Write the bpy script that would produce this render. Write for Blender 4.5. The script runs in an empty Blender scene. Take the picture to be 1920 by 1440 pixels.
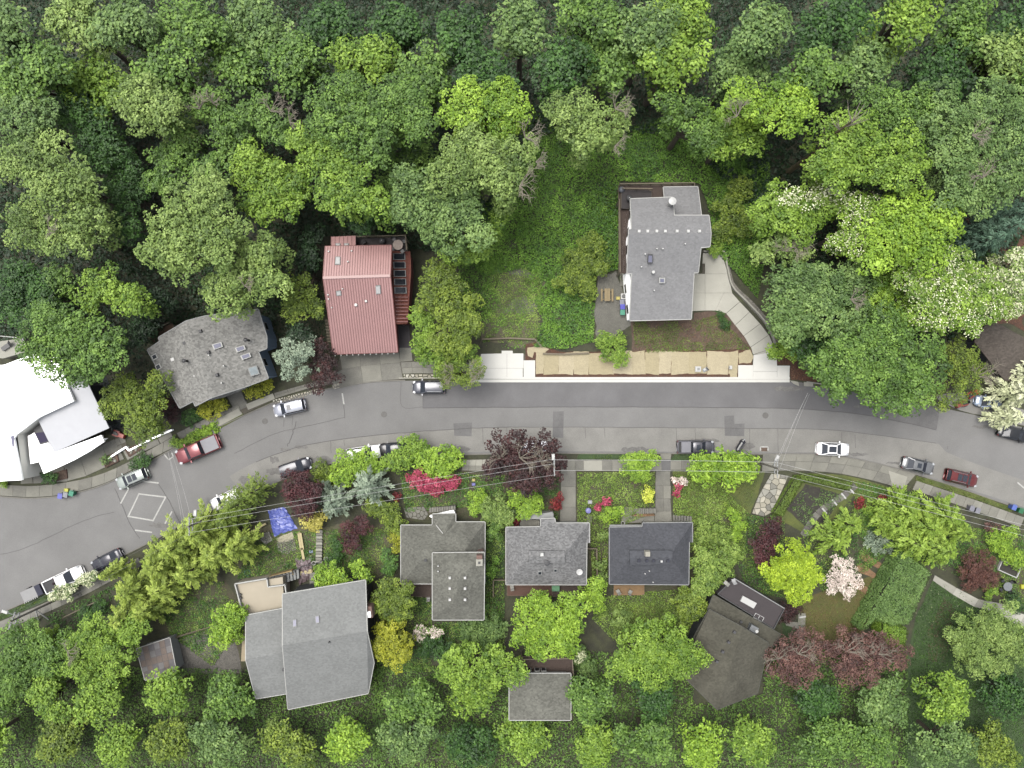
import bpy, math, random
import numpy as np

# ------------------------------------------------------------------ camera, sky, sun, exposure
H = 105.0            # drone height above the street (m)
F = 1400.0           # focal length in photo pixels (1920 px wide)
sc = bpy.context.scene
cam_d = bpy.data.cameras.new("camera")
cam_d.sensor_width = 36.0
cam_d.lens = F / 1920.0 * 36.0
cam_d.clip_start = 1.0
cam_d.clip_end = 2000.0
cam = bpy.data.objects.new("camera", cam_d)
cam.location = (0, 0, H)
sc.collection.objects.link(cam)
sc.camera = cam

SUN_EL, SUN_AZ = math.radians(72), math.radians(-50)   # azimuth from +Y (image top), clockwise
world = bpy.data.worlds.new("World")
sc.world = world
world.use_nodes = True
wn = world.node_tree
sky = wn.nodes.new("ShaderNodeTexSky")
sky.sky_type = 'NISHITA'
sky.sun_disc = False
sky.sun_elevation = SUN_EL
sky.sun_rotation = SUN_AZ
sky.altitude = 100
sky.air_density = 1.0
sky.dust_density = 4.0
sky.ozone_density = 1.0
bg = wn.nodes["Background"]
bg.inputs[1].default_value = 0.13
hsv = wn.nodes.new("ShaderNodeHueSaturation")      # overcast: the cloud layer takes the blue out of the sky
hsv.inputs["Saturation"].default_value = 0.25
wn.links.new(sky.outputs[0], hsv.inputs["Color"])
wn.links.new(hsv.outputs[0], bg.inputs[0])

sun_d = bpy.data.lights.new("sun", 'SUN')
sun_d.energy = 1.5
sun_d.angle = math.radians(35)
sun_d.color = (1.0, 0.96, 0.9)
sun = bpy.data.objects.new("sun", sun_d)
sc.collection.objects.link(sun)
sun.rotation_euler = (math.pi / 2 - SUN_EL, 0, math.pi - SUN_AZ)
sun.location = (0, 0, 200)

sc.view_settings.view_transform = 'Standard'
sc.view_settings.look = 'None'
sc.view_settings.gamma = 1.0
sc.view_settings.use_curve_mapping = False
sc.view_settings.exposure = 2.3
sc.render.engine = 'CYCLES'
sc.cycles.max_bounces = 6
sc.cycles.diffuse_bounces = 3
sc.cycles.transmission_bounces = 4
sc.cycles.use_denoising = True

# ------------------------------------------------------------------ helpers
COL = sc.collection
rnd = random.Random(11)
RNG = np.random.default_rng(11)
ORG = {}


def P(px, py, z=0.0):
    """a point of the place at height z, from where it stands in the photograph"""
    k = (H - z) / F
    return ((px - 960) * k, (720 - py) * k, z)


def P2(px, py, z=0.0):
    return P(px, py, z)[:2]


def terrain(x, y):
    """the woods fall away gently north of the houses"""
    t = max(0.0, y - 30.0)
    return -0.22 * t * t / (t + 6.0) if t > 0 else 0.0


def lin(c):
    c /= 255.0
    return c / 12.92 if c <= 0.04045 else ((c + 0.055) / 1.055) ** 2.4


EXPO = 6.0


def C(r, g, b, k=1.0):
    """real base colour of a surface that shows (r, g, b) in the photograph's bright exposure"""
    return tuple(min(0.85, lin(v) / EXPO * k) for v in (r, g, b))


def thing(name, label, cat, loc=(0, 0, 0), rz=0.0, group=None, local=False):
    o = bpy.data.objects.new(name, None)
    COL.objects.link(o)
    o.location = loc
    o.rotation_euler = (0, 0, rz)
    o.empty_display_size = 0.3
    o["label"] = label
    o["category"] = cat
    if group:
        o["group"] = group
    ORG[o] = (0, 0, 0) if local else tuple(loc)     # local: parts are given about the thing's own base
    return o


def tag(o, label=None, cat=None, group=None, kind=None):
    if label:
        o["label"] = label
    if cat:
        o["category"] = cat
    if group:
        o["group"] = group
    if kind:
        o["kind"] = kind
    return o


def obj(name, me, mat=None, parent=None):
    if mat is not None:
        for m in (mat if isinstance(mat, (list, tuple)) else [mat]):
            me.materials.append(m)
    o = bpy.data.objects.new(name, me)
    COL.objects.link(o)
    if parent is not None:
        o.parent = parent
        ORG[o] = ORG.get(parent, (0, 0, 0))
    return o


class MB:
    """collects shapes for ONE mesh"""

    def __init__(s):
        s.v, s.f, s.mi, s.cur = [], [], [], 0

    def add(s, vs, fs):
        n = len(s.v)
        s.v += [tuple(p) for p in vs]
        s.f += [tuple(i + n for i in f) for f in fs]
        s.mi += [s.cur] * len(fs)
        return s

    def box(s, cx, cy, cz, sx, sy, sz, rz=0.0, taper=1.0):
        c, q = math.cos(rz), math.sin(rz)
        vs = []
        for k, t in ((-1, 1.0), (1, taper)):
            for a, b in ((-1, -1), (1, -1), (1, 1), (-1, 1)):
                x, y = a * sx / 2 * t, b * sy / 2 * t
                vs.append((cx + x * c - y * q, cy + x * q + y * c, cz + k * sz / 2))
        return s.add(vs, [(3, 2, 1, 0), (4, 5, 6, 7), (0, 1, 5, 4), (1, 2, 6, 5), (2, 3, 7, 6), (3, 0, 4, 7)])

    def prism(s, poly, z0, z1):
        n = len(poly)
        poly = ccw(poly)
        zt = z1 if isinstance(z1, (list, tuple)) else [z1] * n
        zb = z0 if isinstance(z0, (list, tuple)) else [z0] * n
        vs = [(p[0], p[1], zb[i]) for i, p in enumerate(poly)] + [(p[0], p[1], zt[i]) for i, p in enumerate(poly)]
        fs = [tuple(range(n - 1, -1, -1)), tuple(range(n, 2 * n))]
        fs += [(i, (i + 1) % n, n + (i + 1) % n, n + i) for i in range(n)]
        return s.add(vs, fs)

    def sheet(s, poly, z):
        poly = ccw(poly)
        return s.add([(p[0], p[1], z) for p in poly], [tuple(range(len(poly)))])

    def bar(s, p0, p1, w, h):
        """a bar of width w and height h from p0 to p1 (3-D points, top centre line)"""
        a, b = np.array(p0, float), np.array(p1, float)
        d = b - a
        L = np.linalg.norm(d)
        if L < 1e-6:
            return s
        d /= L
        up = np.array((0, 0, 1.0)) if abs(d[2]) < 0.95 else np.array((1.0, 0, 0))
        r = np.cross(d, up)
        r /= np.linalg.norm(r)
        u = np.cross(r, d)
        vs = []
        for q in (a, b):
            for i, j in ((-1, -1), (1, -1), (1, 0), (-1, 0)):
                vs.append(tuple(q + r * w / 2 * i + u * h * j))
        return s.add(vs, [(0, 1, 2, 3), (7, 6, 5, 4), (0, 4, 5, 1), (1, 5, 6, 2), (2, 6, 7, 3), (3, 7, 4, 0)])

    def tube(s, pts, r, n=6, r2=None):
        pts = [np.array(p, float) for p in pts]
        m = len(pts)
        r2 = r if r2 is None else r2
        vs, fs = [], []
        for i, p in enumerate(pts):
            d = pts[min(i + 1, m - 1)] - pts[max(i - 1, 0)]
            d = d / (np.linalg.norm(d) + 1e-9)
            up = np.array((0, 0, 1.0)) if abs(d[2]) < 0.9 else np.array((1.0, 0, 0))
            a = np.cross(d, up)
            a /= np.linalg.norm(a)
            b = np.cross(d, a)
            rr = r + (r2 - r) * i / max(1, m - 1)
            for k in range(n):
                t = 2 * math.pi * k / n
                vs.append(tuple(p + (a * math.cos(t) + b * math.sin(t)) * rr))
        for i in range(m - 1):
            for k in range(n):
                fs.append((i * n + k, i * n + (k + 1) % n, (i + 1) * n + (k + 1) % n, (i + 1) * n + k))
        fs.append(tuple(range(n - 1, -1, -1)))
        fs.append(tuple((m - 1) * n + k for k in range(n)))
        return s.add(vs, fs)

    def lathe(s, x, y, prof, n=14):
        vs, fs = [], []
        for r, z in prof:
            for k in range(n):
                t = 2 * math.pi * k / n
                vs.append((x + r * math.cos(t), y + r * math.sin(t), z))
        for i in range(len(prof) - 1):
            for k in range(n):
                fs.append((i * n + k, i * n + (k + 1) % n, (i + 1) * n + (k + 1) % n, (i + 1) * n + k))
        fs.append(tuple(range(n - 1, -1, -1)))
        fs.append(tuple((len(prof) - 1) * n + k for k in range(n)))
        return s.add(vs, fs)

    def slabquad(s, q, th):
        """a thin plate: four 3-D corners, thickened to both sides of nothing but downwards/inwards along its normal"""
        q = [np.array(p, float) for p in q]
        nrm = np.cross(q[1] - q[0], q[-1] - q[0])
        nrm /= np.linalg.norm(nrm) + 1e-9
        n = len(q)
        vs = [tuple(p) for p in q] + [tuple(p - nrm * th) for p in q]
        fs = [tuple(range(n)), tuple(range(2 * n - 1, n - 1, -1))]
        fs += [(i, n + i, n + (i + 1) % n, (i + 1) % n) for i in range(n)]
        return s.add(vs, fs)

    def mesh(s, name, off=(0, 0, 0), smooth=False):
        me = bpy.data.meshes.new(name)
        me.from_pydata([(x - off[0], y - off[1], z - off[2]) for x, y, z in s.v], [], s.f)
        if any(s.mi):
            me.polygons.foreach_set("material_index", s.mi)
        if smooth:
            me.polygons.foreach_set("use_smooth", [True] * len(s.f))
        me.update()
        return me

    def build(s, name, mat, parent=None, smooth=False):
        off = ORG.get(parent, (0, 0, 0)) if parent is not None else (0, 0, 0)
        return obj(name, s.mesh(name, off, smooth), mat, parent)


def ccw(poly):
    a = sum(poly[i][0] * poly[(i + 1) % len(poly)][1] - poly[(i + 1) % len(poly)][0] * poly[i][1] for i in range(len(poly)))
    return list(poly) if a > 0 else list(poly)[::-1]


def px_poly(pts, z=0.0):
    return [P2(a, b, z) for a, b in pts]


def offset_poly(pts, d):
    """inset a polygon (x, y, ...) by d; extra coordinates are kept"""
    a = sum(pts[i][0] * pts[(i + 1) % len(pts)][1] - pts[(i + 1) % len(pts)][0] * pts[i][1] for i in range(len(pts)))
    sg = 1 if a > 0 else -1
    out = []
    n = len(pts)
    for i in range(n):
        p0, p1, p2 = (np.array(pts[j][:2], float) for j in ((i - 1) % n, i, (i + 1) % n))
        e0, e1 = p1 - p0, p2 - p1
        e0 /= np.linalg.norm(e0) + 1e-9
        e1 /= np.linalg.norm(e1) + 1e-9
        n0, n1 = np.array((-e0[1], e0[0])) * sg, np.array((-e1[1], e1[0])) * sg
        b = n0 + n1
        k = d / max(0.35, 1 + float(np.dot(n0, n1)))
        q = p1 + b * k
        out.append((q[0], q[1]) + tuple(pts[i][2:]))
    return out


def wobble(poly, amp=0.25, step=0.9, seed=1):
    """an uneven natural outline"""
    r = random.Random(seed)
    out = []
    n = len(poly)
    for i in range(n):
        a, b = poly[i], poly[(i + 1) % n]
        L = math.hypot(b[0] - a[0], b[1] - a[1])
        k = max(1, int(L / step))
        for j in range(k):
            t = j / k
            out.append((a[0] + (b[0] - a[0]) * t + r.uniform(-amp, amp), a[1] + (b[1] - a[1]) * t + r.uniform(-amp, amp)))
    return out


def smooth_line(pts, n):
    """n points spread evenly along a Catmull-Rom curve through pts"""
    p = [np.array(q, float) for q in pts]
    p = [2 * p[0] - p[1]] + p + [2 * p[-1] - p[-2]]
    dense = []
    for i in range(1, len(p) - 2):
        for k in range(24):
            t = k / 24
            dense.append(0.5 * ((2 * p[i]) + (-p[i - 1] + p[i + 1]) * t + (2 * p[i - 1] - 5 * p[i] + 4 * p[i + 1] - p[i + 2]) * t * t
                                + (-p[i - 1] + 3 * p[i] - 3 * p[i + 1] + p[i + 2]) * t ** 3))
    dense.append(p[-2])
    dense = np.array(dense)
    s = np.concatenate([[0], np.cumsum(np.linalg.norm(np.diff(dense, axis=0), axis=1))])
    u = np.linspace(0, s[-1], n)
    return np.stack([np.interp(u, s, dense[:, k]) for k in range(dense.shape[1])], 1)


# ------------------------------------------------------------------ materials
MATS = {}


def N(t, kind, **kw):
    n = t.nodes.new(kind)
    for k, v in kw.items():
        if k in n.inputs:
            n.inputs[k].default_value = v
        else:
            setattr(n, k, v)
    return n


def mat(name, col, var=0.18, scale=1.5, rough=0.85, metal=0.0, bump=0.0, bscale=30.0, fine=0.0, fscale=12.0, col2=None,
        big=0.0, bigscale=0.12, spec=0.3, coat=0.0):
    """a procedural surface: base colour, mottled at three sizes, with a fine relief"""
    if name in MATS:
        return MATS[name]
    m = bpy.data.materials.new(name)
    m.use_nodes = True
    t = m.node_tree
    b = t.nodes["Principled BSDF"]
    b.inputs["Roughness"].default_value = rough
    b.inputs["Metallic"].default_value = metal
    b.inputs["Specular IOR Level"].default_value = spec
    b.inputs["Coat Weight"].default_value = coat
    geo = N(t, "ShaderNodeNewGeometry")
    pos = geo.outputs["Position"]
    nz = N(t, "ShaderNodeTexNoise", Scale=scale, Detail=5.0, Roughness=0.65)
    t.links.new(pos, nz.inputs["Vector"])
    mix = N(t, "ShaderNodeMix", data_type='RGBA')
    d = col2 or tuple(c * (1 + var) for c in col)
    mix.inputs[6].default_value = (*[c * (1 - var) for c in col], 1) if col2 is None else (*col, 1)
    mix.inputs[7].default_value = (*d, 1)
    rmp = N(t, "ShaderNodeMapRange")
    rmp.inputs[1].default_value = 0.32
    rmp.inputs[2].default_value = 0.68
    t.links.new(nz.outputs["Fac"], rmp.inputs[0])
    t.links.new(rmp.outputs[0], mix.inputs[0])
    out = mix.outputs[2]
    for amt, scl in ((fine, fscale), (big, bigscale)):
        if amt:
            n2 = N(t, "ShaderNodeTexNoise", Scale=scl, Detail=3.0, Roughness=0.6)
            t.links.new(pos, n2.inputs["Vector"])
            mr = N(t, "ShaderNodeMapRange")
            mr.inputs[1].default_value = 0.3
            mr.inputs[2].default_value = 0.7
            mr.inputs[3].default_value = 1 - amt
            mr.inputs[4].default_value = 1 + amt
            t.links.new(n2.outputs["Fac"], mr.inputs[0])
            vm = N(t, "ShaderNodeVectorMath", operation='SCALE')
            t.links.new(out, vm.inputs[0])
            t.links.new(mr.outputs[0], vm.inputs["Scale"])
            out = vm.outputs[0]
    t.links.new(out, b.inputs["Base Color"])
    if bump:
        n3 = N(t, "ShaderNodeTexNoise", Scale=bscale, Detail=2.0)
        t.links.new(pos, n3.inputs["Vector"])
        bp = N(t, "ShaderNodeBump", Strength=bump, Distance=0.05)
        t.links.new(n3.outputs["Fac"], bp.inputs["Height"])
        t.links.new(bp.outputs[0], b.inputs["Normal"])
    MATS[name] = m
    return m


def shingle(name, col, fleck=0.35, course=0.0, stain=0.12):
    """asphalt shingles: single tabs of slightly different tone in courses, flecks of granules"""
    if name in MATS:
        return MATS[name]
    m = bpy.data.materials.new(name)
    m.use_nodes = True
    t = m.node_tree
    b = t.nodes["Principled BSDF"]
    b.inputs["Roughness"].default_value = 0.95
    b.inputs["Specular IOR Level"].default_value = 0.1
    tc = N(t, "ShaderNodeTexCoord")
    mp = N(t, "ShaderNodeMapping")
    mp.inputs["Scale"].default_value = (3.6, 5.0, 5.0)
    mp.inputs["Rotation"].default_value = (0, 0, course)
    t.links.new(tc.outputs["Object"], mp.inputs["Vector"])
    vo = N(t, "ShaderNodeTexVoronoi", Scale=1.0)
    t.links.new(mp.outputs[0], vo.inputs["Vector"])
    wn_ = N(t, "ShaderNodeTexWhiteNoise", noise_dimensions='3D')
    t.links.new(vo.outputs["Position"], wn_.inputs["Vector"])
    nz = N(t, "ShaderNodeTexNoise", Scale=0.35, Detail=4.0)
    t.links.new(tc.outputs["Object"], nz.inputs["Vector"])
    mr = N(t, "ShaderNodeMapRange")
    mr.inputs[3].default_value = 1 - fleck
    mr.inputs[4].default_value = 1 + fleck
    t.links.new(wn_.outputs["Value"], mr.inputs[0])
    mr2 = N(t, "ShaderNodeMapRange")
    mr2.inputs[1].default_value = 0.3
    mr2.inputs[2].default_value = 0.7
    mr2.inputs[3].default_value = 1 - stain
    mr2.inputs[4].default_value = 1 + stain
    t.links.new(nz.outputs["Fac"], mr2.inputs[0])
    mul = N(t, "ShaderNodeMath", operation='MULTIPLY')
    t.links.new(mr.outputs[0], mul.inputs[0])
    t.links.new(mr2.outputs[0], mul.inputs[1])
    vm = N(t, "ShaderNodeVectorMath", operation='SCALE')
    vm.inputs[0].default_value = col
    t.links.new(mul.outputs[0], vm.inputs["Scale"])
    t.links.new(vm.outputs[0], b.inputs["Base Color"])
    bp = N(t, "ShaderNodeBump", Strength=0.35, Distance=0.03)
    t.links.new(vo.outputs["Distance"], bp.inputs["Height"])
    t.links.new(bp.outputs[0], b.inputs["Normal"])
    MATS[name] = m
    return m


def glass(name, col=(0.008, 0.009, 0.011), rough=0.08):
    if name in MATS:
        return MATS[name]
    m = bpy.data.materials.new(name)
    m.use_nodes = True
    b = m.node_tree.nodes["Principled BSDF"]
    b.inputs["Base Color"].default_value = (*col, 1)
    b.inputs["Roughness"].default_value = rough
    b.inputs["Specular IOR Level"].default_value = 0.16
    MATS[name] = m
    return m


def paint(name, col, metal=0.35):
    return mat(name, col, var=0.05, scale=3, rough=0.3, metal=metal, coat=0.2, spec=0.25)


def leafmat(name, c0, c1, c2, trans=0.3, rough=0.6):
    """leaves: colour varies from leaf to leaf and clump to clump; light passes through"""
    if name in MATS:
        return MATS[name]
    m = bpy.data.materials.new(name)
    m.use_nodes = True
    t = m.node_tree
    b = t.nodes["Principled BSDF"]
    at = N(t, "ShaderNodeAttribute", attribute_name="v")
    cr = N(t, "ShaderNodeValToRGB")
    e = cr.color_ramp.elements
    e[0].position, e[0].color = 0.0, (*c0, 1)
    e[1].position, e[1].color = 1.0, (*c2, 1)
    q = e.new(0.5)
    q.color = (*c1, 1)
    t.links.new(at.outputs["Fac"], cr.inputs[0])
    t.links.new(cr.outputs[0], b.inputs["Base Color"])
    b.inputs["Roughness"].default_value = rough
    b.inputs["Specular IOR Level"].default_value = 0.25
    tr = N(t, "ShaderNodeBsdfTranslucent")
    t.links.new(cr.outputs[0], tr.inputs["Color"])
    mx = N(t, "ShaderNodeMixShader", Fac=trans)
    t.links.new(b.outputs[0], mx.inputs[1])
    t.links.new(tr.outputs[0], mx.inputs[2])
    t.links.new(mx.outputs[0], t.nodes["Material Output"].inputs["Surface"])
    MATS[name] = m
    return m


PAL = {}
for _k, _c in {
    'mid': ((66, 100, 36), (94, 130, 52), (128, 162, 74)),
    'pale': ((90, 120, 52), (122, 150, 74), (156, 180, 104)),
    'lime': ((104, 146, 36), (134, 171, 48), (168, 202, 76)),
    'bright': ((88, 128, 34), (118, 152, 48), (152, 184, 74)),
    'dark': ((36, 70, 26), (54, 92, 34), (78, 118, 46)),
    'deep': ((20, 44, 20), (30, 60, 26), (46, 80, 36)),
    'olive': ((78, 102, 32), (108, 132, 42), (142, 162, 62)),
    'grey': ((76, 108, 54), (102, 134, 72), (134, 162, 94)),
    'blue': ((102, 122, 110), (138, 156, 142), (178, 194, 178)),
    'bluegrn': ((64, 98, 84), (84, 118, 100), (110, 142, 122)),
    'purple': ((48, 20, 26), (68, 30, 36), (96, 48, 54)),
    'plum': ((38, 20, 22), (56, 28, 30), (84, 46, 46)),
    'brownred': ((76, 50, 50), (102, 70, 68), (136, 100, 96)),
    'dome': ((78, 46, 42), (98, 62, 56), (120, 80, 72)),
    'conif': ((114, 140, 48), (148, 171, 68), (186, 204, 102)),
    'fern': ((104, 138, 44), (136, 168, 58), (172, 200, 92)),
    'yellow': ((178, 170, 70), (208, 200, 104), (232, 222, 136)),
    'ylime': ((190, 206, 60), (214, 226, 84), (232, 238, 120)),
    'ygold': ((130, 140, 30), (158, 166, 40), (188, 190, 62)),
    'vlime': ((134, 168, 28), (162, 192, 40), (194, 220, 68)),
    'white': ((170, 180, 140), (208, 214, 180), (240, 242, 222)),
    'pink': ((156, 44, 84), (186, 66, 104), (218, 108, 142)),
    'ppink': ((190, 172, 172), (220, 204, 206), (240, 228, 230)),
    'red': ((98, 24, 32), (126, 34, 42), (158, 60, 60)),
    'ivy': ((76, 118, 36), (106, 150, 50), (144, 186, 78)),
    'ivyd': ((54, 92, 34), (76, 118, 46), (104, 146, 64)),
    'grass': ((84, 108, 40), (104, 130, 50), (128, 152, 66)),
    'weed': ((92, 124, 48), (124, 154, 66), (160, 184, 96)),
    'mulchleaf': ((84, 58, 44), (116, 86, 66), (156, 126, 100)),
}.items():
    PAL[_k] = tuple(C(c[0], c[1], c[2] * 0.93, k=kk) for c, kk in zip(_c, (1.6, 2.1, 2.5)))


def leaf_of(k, trans=0.3):
    return leafmat('leaf_' + k, *PAL[k], trans=trans)


BARK = mat('bark', C(112, 100, 84), var=0.3, scale=6, bump=0.5)
TWIG = mat('twig', C(176, 166, 148), var=0.25, scale=6)

# ------------------------------------------------------------------ vegetation builders
def unit(a):
    return a / (np.linalg.norm(a, axis=1, keepdims=True) + 1e-9)


def leaf_mesh(name, c, nrm, size, v, aspect=0.62, axis=None, off=(0, 0, 0)):
    """every leaf is a small folded blade of its own"""
    n = len(c)
    nrm = unit(nrm)
    r = RNG.normal(size=(n, 3)) if axis is None else axis
    t = unit(r - nrm * np.sum(r * nrm, 1, keepdims=True))
    b = np.cross(nrm, t)
    s = size[:, None]
    lift = nrm * s * 0.22
    vs = np.empty((n, 4, 3), np.float32)
    c = c - np.array(off)
    vs[:, 0] = c + t * s
    vs[:, 1] = c + b * s * aspect + lift
    vs[:, 2] = c - t * s
    vs[:, 3] = c - b * s * aspect + lift
    me = bpy.data.meshes.new(name)
    me.vertices.add(n * 4)
    me.vertices.foreach_set("co", vs.ravel())
    me.loops.add(n * 4)
    me.loops.foreach_set("vertex_index", np.arange(n * 4, dtype=np.int32))
    me.polygons.add(n)
    me.polygons.foreach_set("loop_start", np.arange(0, n * 4, 4, dtype=np.int32))
    a = me.attributes.new("v", 'FLOAT', 'FACE')
    a.data.foreach_set("value", np.clip(v, 0, 1).astype(np.float32))
    me.update()
    return me


def lobes_of(blobs, zdef, lr, sq=0.5, gap=0.0):
    """blobs: (px, py, r_px[, z_top]) as seen from above -> rounded boughs (x, y, z, r)"""
    out = []
    for bl in blobs:
        px, py, rp = bl[:3]
        zt = bl[3] if len(bl) > 3 else zdef
        R = 1.08 * rp * (H - zt * 0.8) / F
        cx, cy, _ = P(px, py, zt * 0.82)
        r0 = min(lr, R * 0.6)
        n = max(3, int(1.5 * (R / r0) ** 2))
        for i in range(n):
            d = math.sqrt((i + 0.4) / n) * max(0.0, R - r0 * 0.72)
            th = i * 2.39996 + rnd.uniform(-0.5, 0.5) + rp
            rr = r0 * rnd.uniform(0.65, 1.15)
            d *= rnd.uniform(0.86, 1.1)
            q = min(1.0, d / max(R, 0.1))
            z = zt - rr - sq * R * q * q * rnd.uniform(0.6, 1.3) - abs(rnd.gauss(0, 0.28 * r0))
            if gap and rnd.random() < gap:
                continue
            out.append((cx + d * math.cos(th), cy + d * math.sin(th), z, rr))
    return np.array(out)


def crown_broad(lb, leaf=0.2, per=1.0, clump=0.62, flat=0.85):
    """boughs -> leaf clumps -> leaves; clumps buried deep in other boughs are left out"""
    cs, ns, ss, vv = [], [], [], []
    for (x, y, z, r) in lb:
        lv = rnd.gauss(0, 0.16)
        cr0 = min(clump, r * 0.55)
        k = max(5, int(7.5 * (r / cr0) ** 2 * 0.36))
        i = np.arange(k)
        zz = 1 - (i + 0.5) / k * 1.28
        ph = i * 2.39996 + rnd.random() * 6.28
        q = np.sqrt(np.maximum(0, 1 - zz ** 2))
        d = np.stack([q * np.cos(ph), q * np.sin(ph), zz * flat], 1)
        d = unit(d + RNG.normal(0, 0.16, (k, 3)))
        rad = r * RNG.uniform(0.72, 1.1, (k, 1)) - cr0 * 0.5
        cc = np.array((x, y, z)) + d * rad * np.array((1, 1, flat))
        cr = cr0 * RNG.uniform(0.6, 1.2, k)
        cv = 0.5 + lv + RNG.normal(0, 0.15, k)
        m = max(5, int(per * 2.2 * (cr0 / leaf) ** 2))
        up = np.array((0, 0, 0.55))
        for j in range(k):
            mm = max(4, int(m * (cr[j] / cr0) ** 2))
            e = unit(RNG.normal(size=(mm, 3)) + d[j] * 0.55 + up)
            p = cc[j] + e * cr[j] * RNG.uniform(0.55, 1.08, (mm, 1)) * np.array((1, 1, 0.8))
            cs.append(p)
            ns.append(e * 0.6 + d[j] * 0.2 + up * 1.7 + RNG.normal(0, 0.33, (mm, 3)))
            ss.append(leaf * RNG.uniform(0.55, 1.2, mm))
            vv.append(cv[j] + RNG.normal(0, 0.14, mm))
    return np.concatenate(cs), np.concatenate(ns), np.concatenate(ss), np.concatenate(vv)


def crown_conifer(blobs, zdef, leaf=0.24, wide=0.2, dens=1.0, droop=0.25, whorl=9):
    """whorls of drooping branches set with sprays of needles"""
    cs, ns, ss, vv, ax = [], [], [], [], []
    tops = []
    for bl in blobs:
        px, py, rp = bl[:3]
        zt = bl[3] if len(bl) > 3 else zdef
        x, y, _ = P(px, py, zt * 0.75)
        R = rp * (H - zt * 0.6) / F
        tops.append((x, y, zt, R))
        lev = max(5, int(zt * 0.75 / 0.75))
        for li in range(lev):
            t = (li + rnd.random() * 0.6) / lev
            z0 = zt - t * zt * 0.72
            Lb = R * (0.16 + 0.84 * t ** 0.75) * rnd.uniform(0.85, 1.1)
            nb = max(5, int(whorl * (0.6 + 0.5 * t)))
            a0 = rnd.random() * 6.28
            for k in range(nb):
                a = a0 + k * 6.283 / nb + rnd.uniform(-0.25, 0.25)
                L = Lb * rnd.uniform(0.75, 1.15)
                bv = 0.5 + rnd.gauss(0, 0.16)
                m = max(6, int(dens * 12 * L))
                s = RNG.uniform(0.15, 1.0, m) ** 0.75
                side = RNG.uniform(-1, 1, m) * (0.16 + 0.30 * L * 0.5 * (1.05 - s)) * 1.1
                da = np.array((math.cos(a), math.sin(a)))
                pe = np.array((-da[1], da[0]))
                p = np.empty((m, 3))
                p[:, :2] = np.array((x, y)) + da * (s * L)[:, None] + pe * side[:, None]
                p[:, 2] = z0 - droop * L * s ** 1.6 - np.abs(side) * 0.25 + RNG.normal(0, 0.05, m)
                cs.append(p)
                nn = RNG.normal(0, 0.28, (m, 3)) + np.array((da[0] * 0.25, da[1] * 0.25, 1.0))
                ns.append(nn)
                sg = np.sign(side)[:, None]
                axd = np.zeros((m, 3))
                axd[:, :2] = da * 0.9 + pe * sg * 0.55
                axd[:, 2] = -0.25
                ax.append(axd + RNG.normal(0, 0.18, (m, 3)))
                ss.append(leaf * RNG.uniform(0.7, 1.25, m))
                vv.append(bv + 0.12 * (s - 0.5) + RNG.normal(0, 0.12, m))
    return (np.concatenate(cs), np.concatenate(ns), np.concatenate(ss), np.concatenate(vv), np.concatenate(ax), tops)


def limbs(mb, base, lb, r0, frac=0.5, nmax=14):
    """tapered trunk with limbs reaching into the boughs"""
    bx, by, bz = base
    zt = float(np.median(lb[:, 2]))
    ht = zt - bz
    cx, cy = float(lb[:, 0].mean()), float(lb[:, 1].mean())
    fork = (bx + (cx - bx) * 0.5, by + (cy - by) * 0.5, bz + ht * frac)
    mb.tube([(bx, by, bz - 0.3), (bx + (fork[0] - bx) * 0.35, by + (fork[1] - by) * 0.35, bz + ht * frac * 0.5), fork], r0, 8, r0 * 0.68)
    ids = list(range(len(lb)))
    rnd.shuffle(ids)
    for i in ids[:nmax]:
        x, y, z, r = lb[i]
        mid = (fork[0] + (x - fork[0]) * 0.45, fork[1] + (y - fork[1]) * 0.45, fork[2] + (z - fork[2]) * 0.62)
        mb.tube([fork, mid, (x, y, z + r * 0.2)], r0 * 0.45, 5, r0 * 0.1)


def bare_twigs(spots, zt, seed=3):
    """dead, leafless ends of boughs, as seen pale between the leaves"""
    r = random.Random(seed)
    mb = MB()
    for (px, py, rp, *dirs) in spots:
        x, y, z = P(px, py, zt)
        L0 = rp * (H - zt) / F
        a0 = dirs[0] if dirs else r.random() * 6.28
        for k in range(11):
            a = a0 + r.uniform(-1.5, 1.5)
            L = L0 * r.uniform(0.6, 1.1)
            p0 = (x, y, z - 0.7)
            p1 = (x + math.cos(a) * L * 0.5, y + math.sin(a) * L * 0.5, z - 0.2 + r.uniform(-0.2, 0.3))
            p2 = (x + math.cos(a + r.uniform(-.4, .4)) * L, y + math.sin(a + r.uniform(-.4, .4)) * L, z + r.uniform(-0.2, 0.4))
            mb.tube([p0, p1, p2], 0.05, 4, 0.015)
            for q in range(6):
                t = r.uniform(0.3, 1.0)
                s = [p1[i] + (p2[i] - p1[i]) * t for i in range(3)]
                b = a + r.choice((-1, 1)) * r.uniform(0.4, 1.1)
                l2 = L * r.uniform(0.25, 0.5)
                mb.tube([s, (s[0] + math.cos(b) * l2, s[1] + math.sin(b) * l2, s[2] + r.uniform(0, 0.3))], 0.022, 3, 0.01)
    return mb


CNT = {}


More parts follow.
